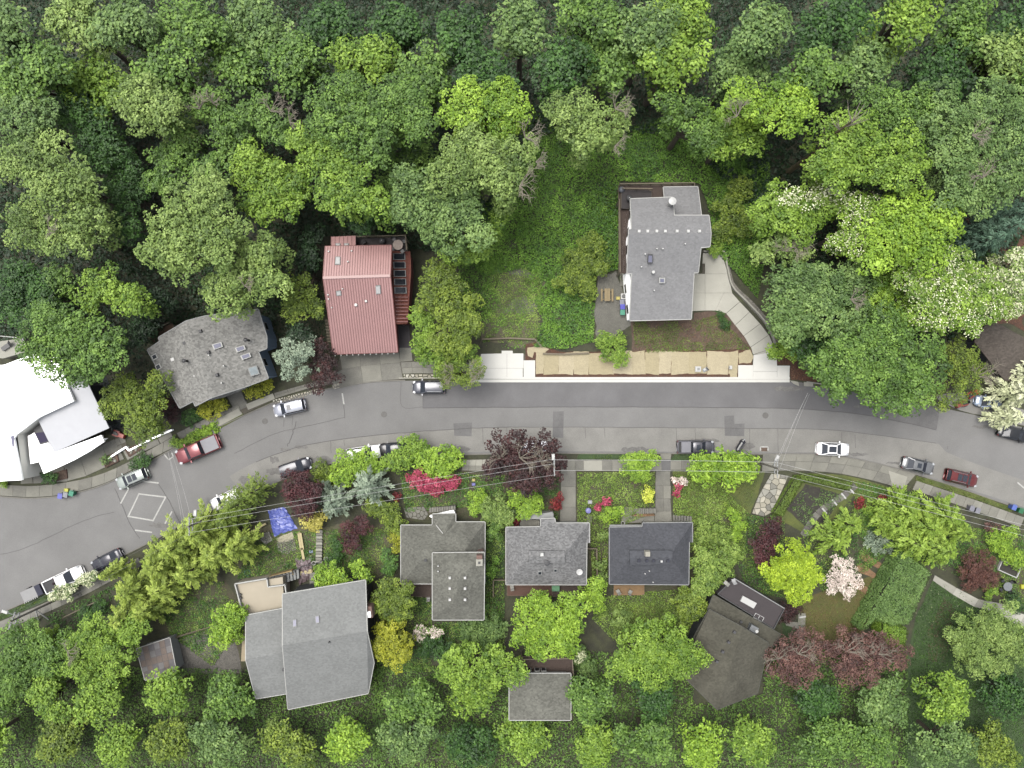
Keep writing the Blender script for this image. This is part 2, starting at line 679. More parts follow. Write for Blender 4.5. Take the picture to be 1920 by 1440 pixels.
def plant(name, label, cat, pal, zt, blobs, style='broad', group=None, flowers=None, twigs=None, lr=None, leaf=None, per=None,
          base=None, sq=None, gap=0.0, clump=None, trunk=True, tr=None):
    """one tree or shrub: trunk and crown (with blossoms or bare twigs where it has them)"""
    big = style == 'broad'
    if style == 'conifer':
        c, n, s, v, ax, tops = crown_conifer(blobs, zt, leaf=leaf or 0.24, dens=per or 1.0, droop=sq if sq is not None else 0.25)
        bx, by = tops[0][0], tops[0][1]
        lb = None
    else:
        lb = lobes_of(blobs, zt, lr or (1.45 if big else 0.6), sq=sq if sq is not None else (0.5 if big else 0.6), gap=gap)
        if big and zt > 5.5:      # lower boughs, so that the crown has depth
            lw = lb[::3].copy()
            lw[:, 2] -= (lw[:, 2]) * np.array([rnd.uniform(0.16, 0.42) for _ in lw])
            cx_, cy_ = lb[:, 0].mean(), lb[:, 1].mean()
            lw[:, 0] = cx_ + (lw[:, 0] - cx_) * 0.92
            lw[:, 1] = cy_ + (lw[:, 1] - cy_) * 0.92
            lb = np.concatenate([lb, lw])
        c, n, s, v = crown_broad(lb, leaf=leaf or (0.178 if big else 0.105), per=per or (0.82 if big else 0.8), clump=clump or (0.55 if big else 0.3))
        ax = None
        bx, by = (lb[0][0], lb[0][1]) if len(blobs) == 1 else (float(lb[:, 0].mean()), float(lb[:, 1].mean()))
    if base:
        bx, by = P2(*base)
    gz = terrain(bx, by)
    c[:, 2] = np.maximum(c[:, 2], gz + 0.06)
    t = thing(name, label, cat, (bx, by, gz), group=group)
    off = ORG[t]
    me = leaf_mesh('crown', c, n, s, v, axis=ax, aspect=(0.3 if style == 'conifer' else 0.62), off=off)
    obj('crown', me, leaf_of(pal), t)
    mb = MB()
    if style == 'conifer':
        for (x, y, z, R) in tops:
            mb.tube([(x, y, terrain(x, y) - 0.2), (x, y, z * 0.55), (x, y, z - 0.1)], 0.1 + 0.018 * z, 7, 0.03)
    else:
        r0 = tr or (0.1 + 0.024 * zt if big else 0.05 + 0.02 * zt)
        limbs(mb, (bx, by, gz), lb, r0, frac=0.45 if big else 0.2, nmax=16 if big else 7)
    mb.build('trunk', BARK, t)
    if flowers and lb is not None:
        fpal, dens, fs, fblobs = flowers
        src = lobes_of(fblobs, zt + 0.25, lr or 1.3, sq=sq if sq is not None else 0.5) if fblobs else lb
        fc, fn, fz, fv = crown_broad(src, leaf=fs, per=dens, clump=0.5 if big else 0.3)
        k = fn[:, 2] > 0.2
        fc = fc[k] + np.array((0, 0, 0.12))
        fm = leaf_mesh('blossom', fc, fn[k], fz[k], fv[k], off=off, aspect=0.8)
        tag(obj('blossom', fm, leaf_of(fpal, 0.15), t), kind='stuff')
    if twigs:
        for i, sp in enumerate(twigs):
            bare_twigs([sp], zt - 0.2, 3 + i).build('bare_twigs', TWIG, t)
    return t


def in_poly(x, y, poly):
    r = np.zeros(len(x), bool)
    n = len(poly)
    for i in range(n):
        x0, y0 = poly[i]
        x1, y1 = poly[(i + 1) % n]
        c = ((y0 > y) != (y1 > y)) & (x < (x1 - x0) * (y - y0) / (y1 - y0 + 1e-12) + x0)
        r ^= c
    return r


def vnoise(x, y, s, seed=0):
    """smooth value noise 0..1"""
    g = np.random.default_rng(seed).random((64, 64))
    u, w = x / s + 1000, y / s + 1000
    i, j = np.floor(u).astype(int), np.floor(w).astype(int)
    a, b = u - i, w - j
    a, b = a * a * (3 - 2 * a), b * b * (3 - 2 * b)
    return ((g[i % 64, j % 64] * (1 - a) + g[(i + 1) % 64, j % 64] * a) * (1 - b)
            + (g[i % 64, (j + 1) % 64] * (1 - a) + g[(i + 1) % 64, (j + 1) % 64] * a) * b)


def cover(name, label, cat, pal, polys, dens, leaf, hmax, patch=3.0, thr=0.25, seed=1, aspect=0.62, tilt=0.45, upright=False, kind='stuff',
          holes=()):
    """low growth nobody could count, spread unevenly over patches of ground"""
    cs, hs = [], []
    for pl in polys:
        w = px_poly(pl)
        xs, ys = [p[0] for p in w], [p[1] for p in w]
        area = (max(xs) - min(xs)) * (max(ys) - min(ys))
        m = int(area * dens)
        x, y = RNG.uniform(min(xs), max(xs), m), RNG.uniform(min(ys), max(ys), m)
        k = in_poly(x, y, w)
        for hl in holes:
            k &= ~in_poly(x, y, px_poly(hl))
        x, y = x[k], y[k]
        nz = vnoise(x, y, patch, seed) * 0.6 + vnoise(x, y, patch * 0.35, seed + 5) * 0.4
        k = nz > thr + RNG.uniform(-0.12, 0.12, len(x))
        x, y, nz = x[k], y[k], nz[k]
        hh = hmax * np.clip((nz - thr) / (1 - thr) * 1.4, 0.05, 1) * (0.45 + 0.55 * vnoise(x, y, patch * 0.22, seed + 9))
        z = np.array([terrain(a, b) for a, b in zip(x, y)]) + hh * RNG.uniform(0.6, 1.0, len(x)) + 0.05
        cs.append(np.stack([x, y, z], 1))
        hs.append(vnoise(x, y, patch * 0.5, seed + 17) * 0.5 + vnoise(x, y, 0.6, seed + 3) * 0.4)
    c = np.concatenate(cs)
    m = len(c)
    n = RNG.normal(0, tilt, (m, 3)) + np.array((0, 0, 1.0))
    if upright:
        n = RNG.normal(0, 1, (m, 3)) * np.array((1, 1, 0.5)) + np.array((0, 0, 0.45))
    v = np.concatenate(hs) + RNG.normal(0, 0.14, m)
    me = leaf_mesh(name, c, n, leaf * RNG.uniform(0.55, 1.25, m), v, aspect=aspect)
    o = obj(name, me, leaf_of(pal))
    tag(o, label, cat, kind=kind)
    return o


def hedge(name, label, poly, zt, pal, leaf=0.1, dens=130, group=None, cat='hedge', seed=1):
    """a clipped hedge: leaves over its top and down its sides"""
    w = ccw(px_poly(poly, zt * 0.8))
    xs, ys = [p[0] for p in w], [p[1] for p in w]
    m = int((max(xs) - min(xs)) * (max(ys) - min(ys)) * dens)
    x, y = RNG.uniform(min(xs), max(xs), m), RNG.uniform(min(ys), max(ys), m)
    k = in_poly(x, y, w)
    x, y = x[k], y[k]
    bump = vnoise(x, y, 1.1, seed) * 0.4 + vnoise(x, y, 0.4, seed + 1) * 0.28
    top = np.stack([x, y, zt - 0.45 + bump + RNG.uniform(-0.12, 0.06, len(x))], 1)
    ntop = RNG.normal(0, 0.42, (len(x), 3)) + np.array((0, 0, 1.0))
    cs, ns = [top], [ntop]
    n = len(w)
    for i in range(n):
        a, b = np.array(w[i]), np.array(w[(i + 1) % n])
        L = np.linalg.norm(b - a)
        e = (b - a) / L
        o = np.array((e[1], -e[0]))
        q = int(L * zt * dens * 0.6)
        t = RNG.uniform(0, L, q)
        s = np.empty((q, 3))
        s[:, :2] = a + e * t[:, None] + o * (0.12 + 0.2 * vnoise(t, t * 0 + i, 0.8, seed) + RNG.uniform(-0.12, 0.05, q))[:, None]
        s[:, 2] = RNG.uniform(0.1, zt - 0.1, q)
        cs.append(s)
        ns.append(RNG.normal(0, 0.4, (q, 3)) + np.array((o[0], o[1], 0.5)))
    c, nn = np.concatenate(cs), np.concatenate(ns)
    v = 0.3 + 0.4 * vnoise(c[:, 0], c[:, 1], 1.4, seed + 4) + RNG.normal(0, 0.14, len(c))
    bx, by = sum(xs) / n, sum(ys) / n
    t = thing(name, label, cat, (bx, by, 0), group=group)
    obj('foliage', leaf_mesh('foliage', c, nn, leaf * RNG.uniform(0.6, 1.2, len(c)), v, off=ORG[t]), leaf_of(pal), t)
    mb = MB()
    mb.prism(offset_poly(w, 0.45), 0.0, zt * 0.6)
    mb.build('branches', mat('hedge_wood', C(58, 64, 40), var=0.4, scale=4), t)
    return t

# ------------------------------------------------------------------ the setting: ground, road, pavements, beds
M_SOIL = mat('soil', C(62, 62, 42), var=0.35, scale=0.8, fine=0.4, fscale=9, col2=C(86, 90, 54), big=0.2, bigscale=0.2, bump=0.5, bscale=8)
gx = np.linspace(-170, 170, 86)
gy = np.concatenate([np.linspace(-150, 30, 46), np.linspace(34, 150, 30)])
gv = [(x, y, terrain(x, y)) for y in gy for x in gx]
gf = [(j * 86 + i, j * 86 + i + 1, (j + 1) * 86 + i + 1, (j + 1) * 86 + i) for j in range(len(gy) - 1) for i in range(85)]
g = MB().add(gv, gf).build('ground', M_SOIL)
tag(g, kind='structure')


def sheet(name, pts, z, m, wob=0.0, seed=1, parent=None, label=None):
    w = px_poly(pts)
    if wob:
        w = wobble(w, wob, 0.8, seed)
    o = (MB().prism(w, 0.0, z) if z > 0.1 else MB().sheet(w, z)).build(name, m, parent)
    if parent is None:
        tag(o, label, kind='structure')
    return o


NORTH = [(-260, 905), (-60, 928), (0, 932), (60, 935), (120, 930), (180, 915), (230, 894), (290, 862), (330, 840), (400, 806), (460, 779),
         (510, 757), (560, 744), (620, 729), (660, 722), (700, 717), (760, 714), (840, 714), (1000, 716), (1250, 716), (1478, 716),
         (1510, 721), (1600, 734), (1700, 751), (1800, 772), (1870, 788), (1920, 802), (2200, 880)]
SOUTH = [(2200, 1035), (1920, 955), (1860, 935), (1800, 914), (1720, 889), (1660, 872), (1600, 859), (1540, 851), (1400, 850), (1250, 849),
         (1100, 849), (1000, 848), (880, 851), (800, 853), (700, 856), (640, 864), (590, 876), (520, 902), (470, 926), (400, 956), (330, 990),
         (250, 1031), (150, 1080), (60, 1122), (0, 1148), (-80, 1180), (-260, 1250)]
M_ROAD = mat('asphalt_aged', C(156, 155, 153), var=0.07, scale=0.25, fine=0.12, fscale=14, big=0.1, bigscale=0.09, bump=0.15, bscale=40, rough=0.9)
M_ROADN = mat('asphalt_new', C(138, 137, 138), var=0.1, scale=0.3, fine=0.1, fscale=14, big=0.1, bigscale=0.12, bump=0.15, bscale=40, rough=0.9)
M_ROADS = mat('asphalt_gutter_lane', C(168, 166, 160), var=0.09, scale=0.4, fine=0.12, fscale=10, big=0.08, bigscale=0.1, bump=0.15, bscale=40, rough=0.9)
M_PATCH = mat('asphalt_patch', C(134, 133, 132), var=0.14, scale=0.9, fine=0.14, fscale=9, bump=0.2, bscale=40)
M_STAIN = mat('oil_stain', C(142, 140, 136), var=0.2, scale=1.4, fine=0.2, fscale=6)
M_TAR = mat('tar_seam', C(104, 102, 100), var=0.2, scale=3)
M_MARK = mat('road_paint', C(226, 226, 220), var=0.1, scale=2, fine=0.12, fscale=8)
def rl(pts, n):
    return [tuple(q) for q in smooth_line(px_poly(pts), n)]


ROAD_N, ROAD_S = rl(NORTH, 110), rl(SOUTH, 110)
road = MB().sheet(ROAD_N + ROAD_S, 0.02).build('road', M_ROAD)
tag(road, kind='structure')
ORG[road] = (0, 0, 0)
# the newly paved north lane and the paler south lane, laid as their own courses
lane = MB().sheet(rl([(792, 714), (900, 716), (1100, 716), (1478, 716), (1510, 721), (1600, 734), (1700, 751), (1762, 764)], 40)
                  + rl([(1755, 806), (1680, 789), (1600, 775), (1500, 767), (1350, 764), (1100, 763), (900, 764), (793, 765)], 40), 0.025)
lane.build('paved_lane', M_ROADN, road)
lane = MB().sheet(rl([(1920, 901), (1820, 866), (1765, 843), (1755, 831), (1640, 815), (1540, 805), (1400, 803), (1100, 801), (960, 801), (860, 804), (740, 813),
                      (640, 824), (560, 838), (480, 866), (430, 893)], 60)
                  + rl([(455, 926), (520, 899), (590, 872), (640, 860), (700, 853), (800, 850), (1000, 846), (1400, 848), (1540, 849), (1600, 857), (1720, 887), (1800, 912), (1920, 951)], 60), 0.024)
lane.build('gutter_lane', M_ROADS, road)
for q in ([(850, 794), (885, 792), (884, 818), (852, 817)], [(1037, 772), (1057, 771), (1056, 821), (1036, 820)], [(1358, 780), (1376, 779), (1377, 795), (1396, 794), (1395, 818), (1359, 817)],
          [(1644, 741), (1762, 765), (1756, 805), (1690, 792), (1640, 784)]):
    MB().sheet(px_poly(q), 0.031).build('asphalt_patch', M_PATCH, road)
for i, (x, y, a, b) in enumerate([(1190, 843, 26, 5), (515, 862, 9, 6), (600, 863, 22, 7), (565, 838, 14, 3), 
                                  (1320, 826, 30, 4), (1395, 838, 20, 7), (1480, 729, 30, 5), (470, 900, 22, 9), (520, 884, 20, 6), (1600, 852, 30, 3),
                                  (1700, 868, 40, 3), (1850, 800, 30, 3), (300, 985, 20, 5), (1610, 762, 10, 2), (845, 842, 40, 7), (755, 836, 30, 4), (985, 850, 40, 3), (535, 843, 10, 3)]):
    w = [(x + a * math.cos(t) * (1 + 0.0), y + b * math.sin(t)) for t in np.linspace(0, 6.28, 14)[:-1]]
    MB().sheet(wobble(px_poly(w), min(0.25, b * 0.03), 0.25, i), 0.034 + 0.0004 * i).build('oil_stain', M_STAIN, road)


def strip(pts, w, z, name, m, parent, wob=0.0):
    """a painted or tarred line as a thin raised ribbon"""
    q = [np.array(P2(*p)) for p in pts]
    mb = MB()
    left, right = [], []
    for i, p in enumerate(q):
        d = q[min(i + 1, len(q) - 1)] - q[max(i - 1, 0)]
        d /= np.linalg.norm(d)
        nn = np.array((-d[1], d[0])) * w / 2
        j = np.array((rnd.uniform(-wob, wob), rnd.uniform(-wob, wob)))
        left.append(tuple(p + nn + j))
        right.append(tuple(p - nn + j))
    mb.sheet(left + right[::-1], z)
    return mb.build(name, m, parent)


def seam(pts, w=0.05, wob=0.04, n=14):
    ln = smooth_line(pts, n) if len(pts) > 2 else np.linspace(pts[0], pts[1], 5)
    strip([tuple(p) for p in ln], w, 0.0455 + 0.0003 * (len(road.children) % 30), 'tar_seam', M_TAR, road, wob)


seam([(793, 765), (900, 764), (1100, 763), (1350, 764), (1500, 767), (1600, 775), (1680, 789), (1755, 806)], 0.07, 0.03, 60)
seam([(960, 801), (860, 804), (740, 813), (640, 824), (560, 838), (480, 866)], 0.07, 0.05, 40)
seam([(960, 801), (1100, 801), (1400, 803), (1540, 805), (1640, 815), (1755, 831)], 0.05, 0.03, 40)
seam([(646, 782), (600, 794), (520, 812), (440, 850)], 0.05, 0.05, 16)
for x, y0, y1 in ((1097, 802, 822), (1133, 802, 820), (1268, 803, 846), (1303, 803, 830), (1405, 803, 846), (1458, 804, 846), (1578, 811, 846), (1603, 815, 840), (905, 803, 830), (950, 802, 822),
                  (620, 827, 850), (645, 824, 836), (532, 800, 786), (548, 797, 780), (1776, 842, 836)):
    seam([(x, y0), (x + 1, y1)], 0.04, 0.03)
seam([(793, 716), (793, 765)], 0.05, 0.01)
seam([(752, 716), (754, 762), (793, 763)], 0.04, 0.01)
seam([(0, 1040), (40, 1030), (90, 1008), (160, 975), (215, 960)], 0.05, 0.06, 20)
seam([(215, 915), (235, 960), (246, 985), (262, 1010)], 0.05, 0.06, 12)
seam([(296, 905), (320, 945), (340, 985)], 0.05, 0.06, 12)
seam([(555, 790), (548, 815), (538, 838)], 0.08, 0.12, 12)
seam([(643, 735), (645, 760), (647, 784)], 0.06, 0.05, 8)
for a, b in (((261, 926), (311, 932)), ((311, 932), (287.5, 976)), ((287.5, 976), (241, 968)), ((241, 968), (261, 926)), ((242, 916), (227, 943)),
             ((265, 902), (297, 905.5)), ((322.5, 959.5), (310, 981)), ((254.5, 994), (284.5, 998)), ((642, 738), (645, 757)), ((1908, 905), (1920, 915))):
    a, b = np.array(a, float), np.array(b, float)
    e = (b - a) / np.linalg.norm(b - a)
    strip([tuple(a - e), tuple((a + b) / 2), tuple(b + e)], 0.2, 0.056 + 0.0004 * rnd.randint(0, 12), 'painted_line', M_MARK, road, 0.01)
for x, y in ((720, 777), (497, 790), (1435, 779)):
    mb = MB().lathe(*P2(x, y), [(0.42, 0.03), (0.42, 0.06), (0.36, 0.062), (0.34, 0.055), (0.05, 0.055)], 18)
    mb.build('manhole_cover', mat('cast_iron', C(132, 130, 126), var=0.2, scale=8), road)

# ---- concrete
M_CONC = mat('concrete_old', C(164, 162, 150), var=0.1, scale=0.7, fine=0.12, fscale=9, big=0.1, bigscale=0.25, bump=0.1, bscale=30)
M_CONC2 = mat('concrete_worn', C(150, 148, 138), var=0.14, scale=0.9, fine=0.14, fscale=8, big=0.12, bigscale=0.3, bump=0.1, bscale=30)
M_CONCP = mat('concrete_pale', C(200, 198, 184), var=0.06, scale=0.7, fine=0.06, fscale=9, bump=0.1, bscale=30)
M_CONCD = mat('concrete_drive', C(228, 226, 212), var=0.06, scale=0.5, fine=0.05, fscale=9, big=0.05, bigscale=0.3, bump=0.1, bscale=30)
M_CONCN = mat('concrete_fresh', tuple(min(0.5, c * 1.15) for c in C(252, 251, 243)), var=0.03, scale=0.7, fine=0.03, fscale=9)
M_JOINT = mat('joint_dirt', C(112, 106, 92), var=0.25, scale=3)
M_KERB = mat('kerb_old', C(150, 147, 138), var=0.12, scale=1.5, fine=0.1, fscale=8)


def pave(name, quads, mats, zt=0.13, bed=None, gap=-0.05, z0=0.022):
    """separate slabs on a dirty bed; quads in photo pixels"""
    b = bed or [quads[0][0], quads[-1][1], quads[-1][2], quads[0][3]]
    base = tag(MB().sheet(px_poly(b), z0 + 0.001 * rnd.random()).build(name, M_JOINT), kind='structure')
    ORG[base] = (0, 0, 0)
    for i, q in enumerate(quads):
        w = offset_poly(px_poly(q), gap / 2)
        dz = rnd.uniform(-0.008, 0.008)
        MB().prism(w, 0.0, zt + dz).build('slab', mats[i % len(mats)] if isinstance(mats, list) else mats, base)
    return base


def ribbon(name, top, bot, n, mats, rows=(0.0, 1.0), zt=0.13, gap=0.03):
    a, b = smooth_line(top, n + 1), smooth_line(bot, n + 1)
    quads = []
    for i in range(n):
        for r in range(len(rows) - 1):
            f = lambda k, t: tuple(a[k] + (b[k] - a[k]) * t)
            quads.append((f(i, rows[r]), f(i + 1, rows[r]), f(i + 1, rows[r + 1]), f(i, rows[r + 1])))
    bed = [tuple(p) for p in a] + [tuple(p) for p in b[::-1]]
    return pave(name, quads, mats, zt, bed, gap)


def kerb(pts, m, n=40, w=0.16, zt=0.15, side=1):
    """kerb stones along the carriageway"""
    q = smooth_line(px_poly(pts), n)
    mb = MB()
    L, R = [], []
    for i in range(n):
        d = q[min(i + 1, n - 1)] - q[max(i - 1, 0)]
        d /= np.linalg.norm(d)
        nn = np.array((-d[1], d[0])) * side
        L.append(tuple(q[i]))
        R.append(tuple(q[i] + nn * w))
    for i in range(n - 1):
        mb.prism([L[i], L[i + 1], R[i + 1], R[i]], 0.0, zt)
    return tag(mb.build('kerb', m), kind='structure')


MIX = [M_CONC, M_CONC2, M_CONC, M_CONC, M_CONC2]
kerb(NORTH[1:12], M_KERB, 60)
kerb(NORTH[11:17], M_KERB, 30)
kerb([(748, 710), (840, 710), (890, 710)], M_CONCP, 20)
kerb([(1512, 717), (1600, 730), (1700, 747), (1762, 760)], M_CONCP, 20)
kerb(SOUTH[6:20][::-1], M_KERB, 80, side=-1)
kerb(SOUTH[1:7][::-1], M_KERB, 30, side=-1)
kerb(SOUTH[20:26][::-1], M_KERB, 40, side=-1)
# west: wide pavement round the white house
ribbon('sidewalk', [(0, 908), (60, 911), (120, 905), (180, 892), (230, 872), (262, 854), (330, 816)], [(0, 929), (60, 932), (120, 927), (180, 912), (228, 892), (288, 858), (328, 838)], 14, MIX)
pave('driveway', [[(42, 880), (60, 890), (62, 905), (40, 907)], [(62, 888), (120, 874), (127, 902), (64, 906)], [(121, 873), (150, 857), (162, 892), (128, 901)],
                  [(151, 856), (192, 836), (206, 872), (163, 891)], [(193, 835), (214, 824), (233, 860), (207, 871)]], MIX, 0.1,
     [(42, 880), (214, 824), (233, 861), (62, 907), (40, 907)])
pave('sidewalk', [[(232, 846), (262, 830), (268, 846), (240, 862)], [(264, 829), (292, 816), (300, 832), (270, 846)], [(294, 815), (318, 804), (324, 818), (302, 831)]], MIX, 0.12)
ribbon('sidewalk', [(332, 812), (400, 778), (430, 766), (462, 752)], [(338, 824), (404, 790), (434, 776), (466, 762)], 9, [M_CONC2, M_CONC], zt=0.11)
pave('driveway', [[(398, 792), (447, 766), (455, 776), (404, 802)], [(462, 758), (512, 738), (516, 747), (466, 768)]], M_CONCP, 0.14, [(398, 792), (512, 738), (516, 748), (404, 802)])
pave('driveway', [[(428, 740), (452, 730), (462, 757), (440, 768)]], M_CONC2, 0.08)
ribbon('sidewalk', [(514, 737), (560, 724), (590, 716), (640, 706)], [(517, 747), (562, 733), (592, 725), (642, 716)], 10, [M_CONC2, M_CONC], (0, 0.5, 1), zt=0.11)
# red house: broad driveway of large slabs
pave('driveway', [[(638, 668), (674, 662), (676, 686), (642, 692)], [(675, 662), (711, 662), (713, 682), (677, 686)], [(712, 662), (748, 661), (750, 679), (714, 682)],
                  [(642, 693), (676, 687), (680, 718), (640, 727)], [(677, 687), (713, 683), (716, 713), (681, 718)], [(714, 683), (750, 680), (755, 710), (717, 713)],
                  [(749, 652), (771, 652), (773, 676), (751, 678)], [(628, 700), (641, 694), (639, 727), (622, 730)]], [M_CONC, M_CONC2], 0.09,
     [(638, 668), (674, 661), (748, 660), (749, 652), (771, 652), (774, 677), (751, 679), (756, 711), (680, 719), (622, 730), (628, 700)])
ribbon('sidewalk', [(751, 679), (785, 678), (840, 680), (892, 680)], [(755, 701), (785, 700), (840, 701), (892, 701)], 7, [M_CONC2, M_CONC], (0, 0.5, 1), zt=0.1)
# new white pavement, kerb and ramps before the empty lot
pave('sidewalk', [[(902, 664), (950, 663), (950, 690), (902, 690)], [(941, 658), (961, 658), (961, 663), (941, 663)], [(951, 663), (981, 663), (981, 690), (951, 690)], [(880, 676), (901, 676), (901, 708), (880, 708)],
                  [(902, 691), (950, 691), (950, 709), (902, 709)], [(951, 691), (980, 691), (980, 709), (951, 709)], [(982, 676), (1003, 676), (1003, 709), (982, 709)]], M_CONCN, 0.13,
     [(880, 676), (902, 664), (981, 663), (1003, 676), (1003, 709), (880, 709)])
kerb([(884, 710), (1000, 711), (1250, 711), (1480, 711)], M_CONCN, 40, w=0.3)
pave('gutter', [[(884 + i * 59.6, 711.6), (884 + (i + 1) * 59.6, 711.6), (884 + (i + 1) * 59.6, 716.5), (884 + i * 59.6, 716.5)] for i in range(10)], M_CONCN, 0.05)
pave('sidewalk', [[(1384, 685), (1411, 685), (1411, 708), (1384, 708)], [(1412, 684), (1456, 684), (1456, 696), (1412, 696)], [(1412, 697), (1456, 697), (1456, 708), (1412, 708)], [(1457, 686), (1480, 686), (1479, 709), (1457, 709)]], M_CONCN, 0.13,
     [(1384, 685), (1480, 685), (1480, 709), (1384, 709)])
# curved concrete drive of the grey house
pave('driveway', [[(1318, 475), (1352, 473), (1358, 493), (1317, 494)], [(1322, 494), (1358, 494), (1364, 513), (1322, 513)], [(1300, 514), (1321, 514), (1321, 549), (1299, 549)],
                  [(1322, 514), (1364, 514), (1372, 549), (1322, 549)], [(1298, 550), (1321, 550), (1321, 582), (1297, 583)], [(1322, 550), (1356, 550), (1341, 582), (1322, 582)],
                  [(1357, 550), (1372, 550), (1386, 566), (1361, 587), (1342, 582)], [(1387, 567), (1404, 585), (1378, 609), (1362, 588)], [(1405, 586), (1424, 607), (1394, 629), (1379, 610)],
                  [(1425, 608), (1440, 628), (1407, 650), (1395, 630)], [(1441, 629), (1451, 652), (1412, 664), (1408, 651)], [(1451, 653), (1454, 660), (1413, 665)]], M_CONCD, 0.12,
     [(1318, 475), (1352, 473), (1372, 549), (1404, 585), (1440, 628), (1454, 660), (1413, 665), (1394, 629), (1361, 587), (1341, 582), (1297, 583), (1300, 513), (1317, 512)])
pave('driveway', [[(1413, 666), (1454, 660), (1456, 684), (1412, 684)]], M_CONCN, 0.125)
# south pavement
ribbon('sidewalk', [(868, 862), (930, 861)], [(866, 882), (928, 884)], 5, [M_CONCP, M_CONC], (0, 0.55, 1))
ribbon('sidewalk', [(1046, 862), (1094, 862)], [(1046, 882), (1094, 882)], 3, [M_CONC2, M_CONC])
ribbon('sidewalk', [(1094, 863), (1129, 863)], [(1094, 882), (1129, 882)], 1, [M_CONCP])
ribbon('sidewalk', [(1129, 863), (1240, 863)], [(1129, 882), (1240, 882)], 6, [M_CONC2, M_CONC])
ribbon('sidewalk', [(1257, 864), (1420, 864)], [(1257, 881), (1420, 881)], 8, [M_CONC, M_CONC2])
pave('front_path', [[(1238, 850), (1258, 850), (1257, 861), (1239, 861)], [(1239, 862), (1257, 862), (1257, 882), (1239, 882)]], [M_CONC, M_PATCH], 0.12)
pave('front_path', [[(1052, 882), (1079, 882), (1079, 912), (1052, 912)], [(1052, 913), (1079, 913), (1079, 950), (1052, 950)], [(1051, 951), (1079, 951), (1080, 982), (1050, 982)]], [M_CONC2, M_CONC], 0.1)
pave('front_path', [[(1230, 884), (1256, 884), (1256, 910), (1229, 910)], [(1229, 911), (1243, 911), (1243, 934), (1229, 934)], [(1244, 911), (1257, 911), (1257, 934), (1244, 934)], [(1229, 935), (1243, 935), (1243, 958), (1229, 958)],
                    [(1244, 935), (1256, 935), (1258, 958), (1244, 958)], [(1228, 959), (1258, 959), (1259, 979), (1228, 979)]], [M_CONC2, M_CONC2, M_CONC], 0.1, [(1230, 884), (1256, 884), (1259, 979), (1228, 979)])
ribbon('sidewalk', [(1430, 851), (1505, 851), (1580, 856), (1640, 867), (1700, 884), (1716, 890)], [(1428, 884), (1488, 882), (1560, 886), (1620, 897), (1680, 913), (1692, 918)], 9, [M_CONC2, M_CONC, M_CONC], (0, 0.45, 1))
ribbon('sidewalk', [(1718, 901), (1760, 915), (1830, 938), (1920, 970)], [(1710, 918), (1752, 932), (1822, 956), (1912, 988)], 13, [M_CONC, mat('concrete_mid', C(178, 176, 164), var=0.1, scale=0.8, fine=0.1, fscale=9), M_CONC])
pave('front_path', [[(1666, 883), (1700, 894), (1694, 915), (1672, 910)]], M_CONCP, 0.14)
# southwest pavement
ribbon('sidewalk', [(0, 1165), (80, 1132), (160, 1095), (215, 1066), (260, 1045)], [(0, 1184), (84, 1150), (166, 1112), (222, 1082), (268, 1060)], 14, [M_CONC2, M_CONC2, M_CONC])
# bare soil, beds, lawns
M_LAWN = mat('lawn', C(92, 108, 44), var=0.25, scale=0.7, fine=0.25, fscale=10, col2=C(120, 128, 52), big=0.15, bigscale=0.2, bump=0.6, bscale=14)
M_LAWND = mat('lawn_lush', C(58, 84, 34), var=0.25, scale=0.7, fine=0.25, fscale=10, col2=C(74, 104, 44), bump=0.6, bscale=14)
M_BARE = mat('bare_soil', C(122, 112, 88), var=0.2, scale=0.9, fine=0.3, fscale=8, col2=C(96, 98, 66), big=0.1, bump=0.5, bscale=10)
M_MULCH = mat('bark_mulch', C(104, 80, 66), var=0.3, scale=1.5, fine=0.45, fscale=7, col2=C(128, 106, 88), bump=0.8, bscale=7)
M_RMULCH = mat('red_mulch', C(118, 74, 46), var=0.3, scale=1.5, fine=0.45, fscale=7, col2=C(92, 60, 40), bump=0.8, bscale=7)
M_GRAVEL = mat('gravel', C(134, 132, 122), var=0.12, scale=1.2, fine=0.3, fscale=10, big=0.08, bigscale=0.3, bump=0.8, bscale=14)
M_DIRT = mat('garden_dirt', C(96, 84, 64), var=0.3, scale=0.9, fine=0.35, fscale=8, col2=C(84, 92, 50), bump=0.6, bscale=10)
M_CHIP = mat('wood_chips', C(164, 128, 92), var=0.2, scale=2, fine=0.35, fscale=9, bump=0.8, bscale=9)
sheet('gravel_lot', [(1120, 515), (1158, 510), (1164, 540), (1178, 575), (1182, 610), (1160, 622), (1148, 640), (1120, 645), (1114, 590)], 0.03, M_GRAVEL, 0.2, 3)
sheet('soil_patch', [(905, 640), (905, 600), (925, 560), (945, 500), (985, 490), (1015, 500), (1025, 560), (1010, 605), (1000, 650), (950, 640)], 0.03, M_BARE, 0.9, 4)
sheet('gravel_patch', [(940, 500), (985, 492), (1012, 505), (1000, 520), (955, 518)], 0.036, M_GRAVEL, 0.5, 41)
sheet('gravel_patch', [(955, 560), (1008, 552), (1015, 575), (985, 590), (950, 580)], 0.036, M_GRAVEL, 0.6, 42)
sheet('mulch_bed', [(1183, 598), (1300, 598), (1300, 585), (1342, 584), (1362, 589), (1380, 611), (1396, 631), (1409, 653), (1405, 660), (1350, 662), (1260, 664), (1186, 662)], 0.034, M_MULCH, 0.12, 5)
sheet('mulch_bed', [(1455, 664), (1470, 660), (1530, 676), (1530, 716), (1482, 712), (1482, 684), (1457, 684)], 0.034, M_RMULCH, 0.1, 6)
sheet('mulch_bed', [(985, 645), (1010, 640), (1050, 660), (1410, 655), (1412, 700), (1384, 708), (1004, 708), (1002, 674), (985, 676)], 0.038, M_RMULCH, 0.06, 7)
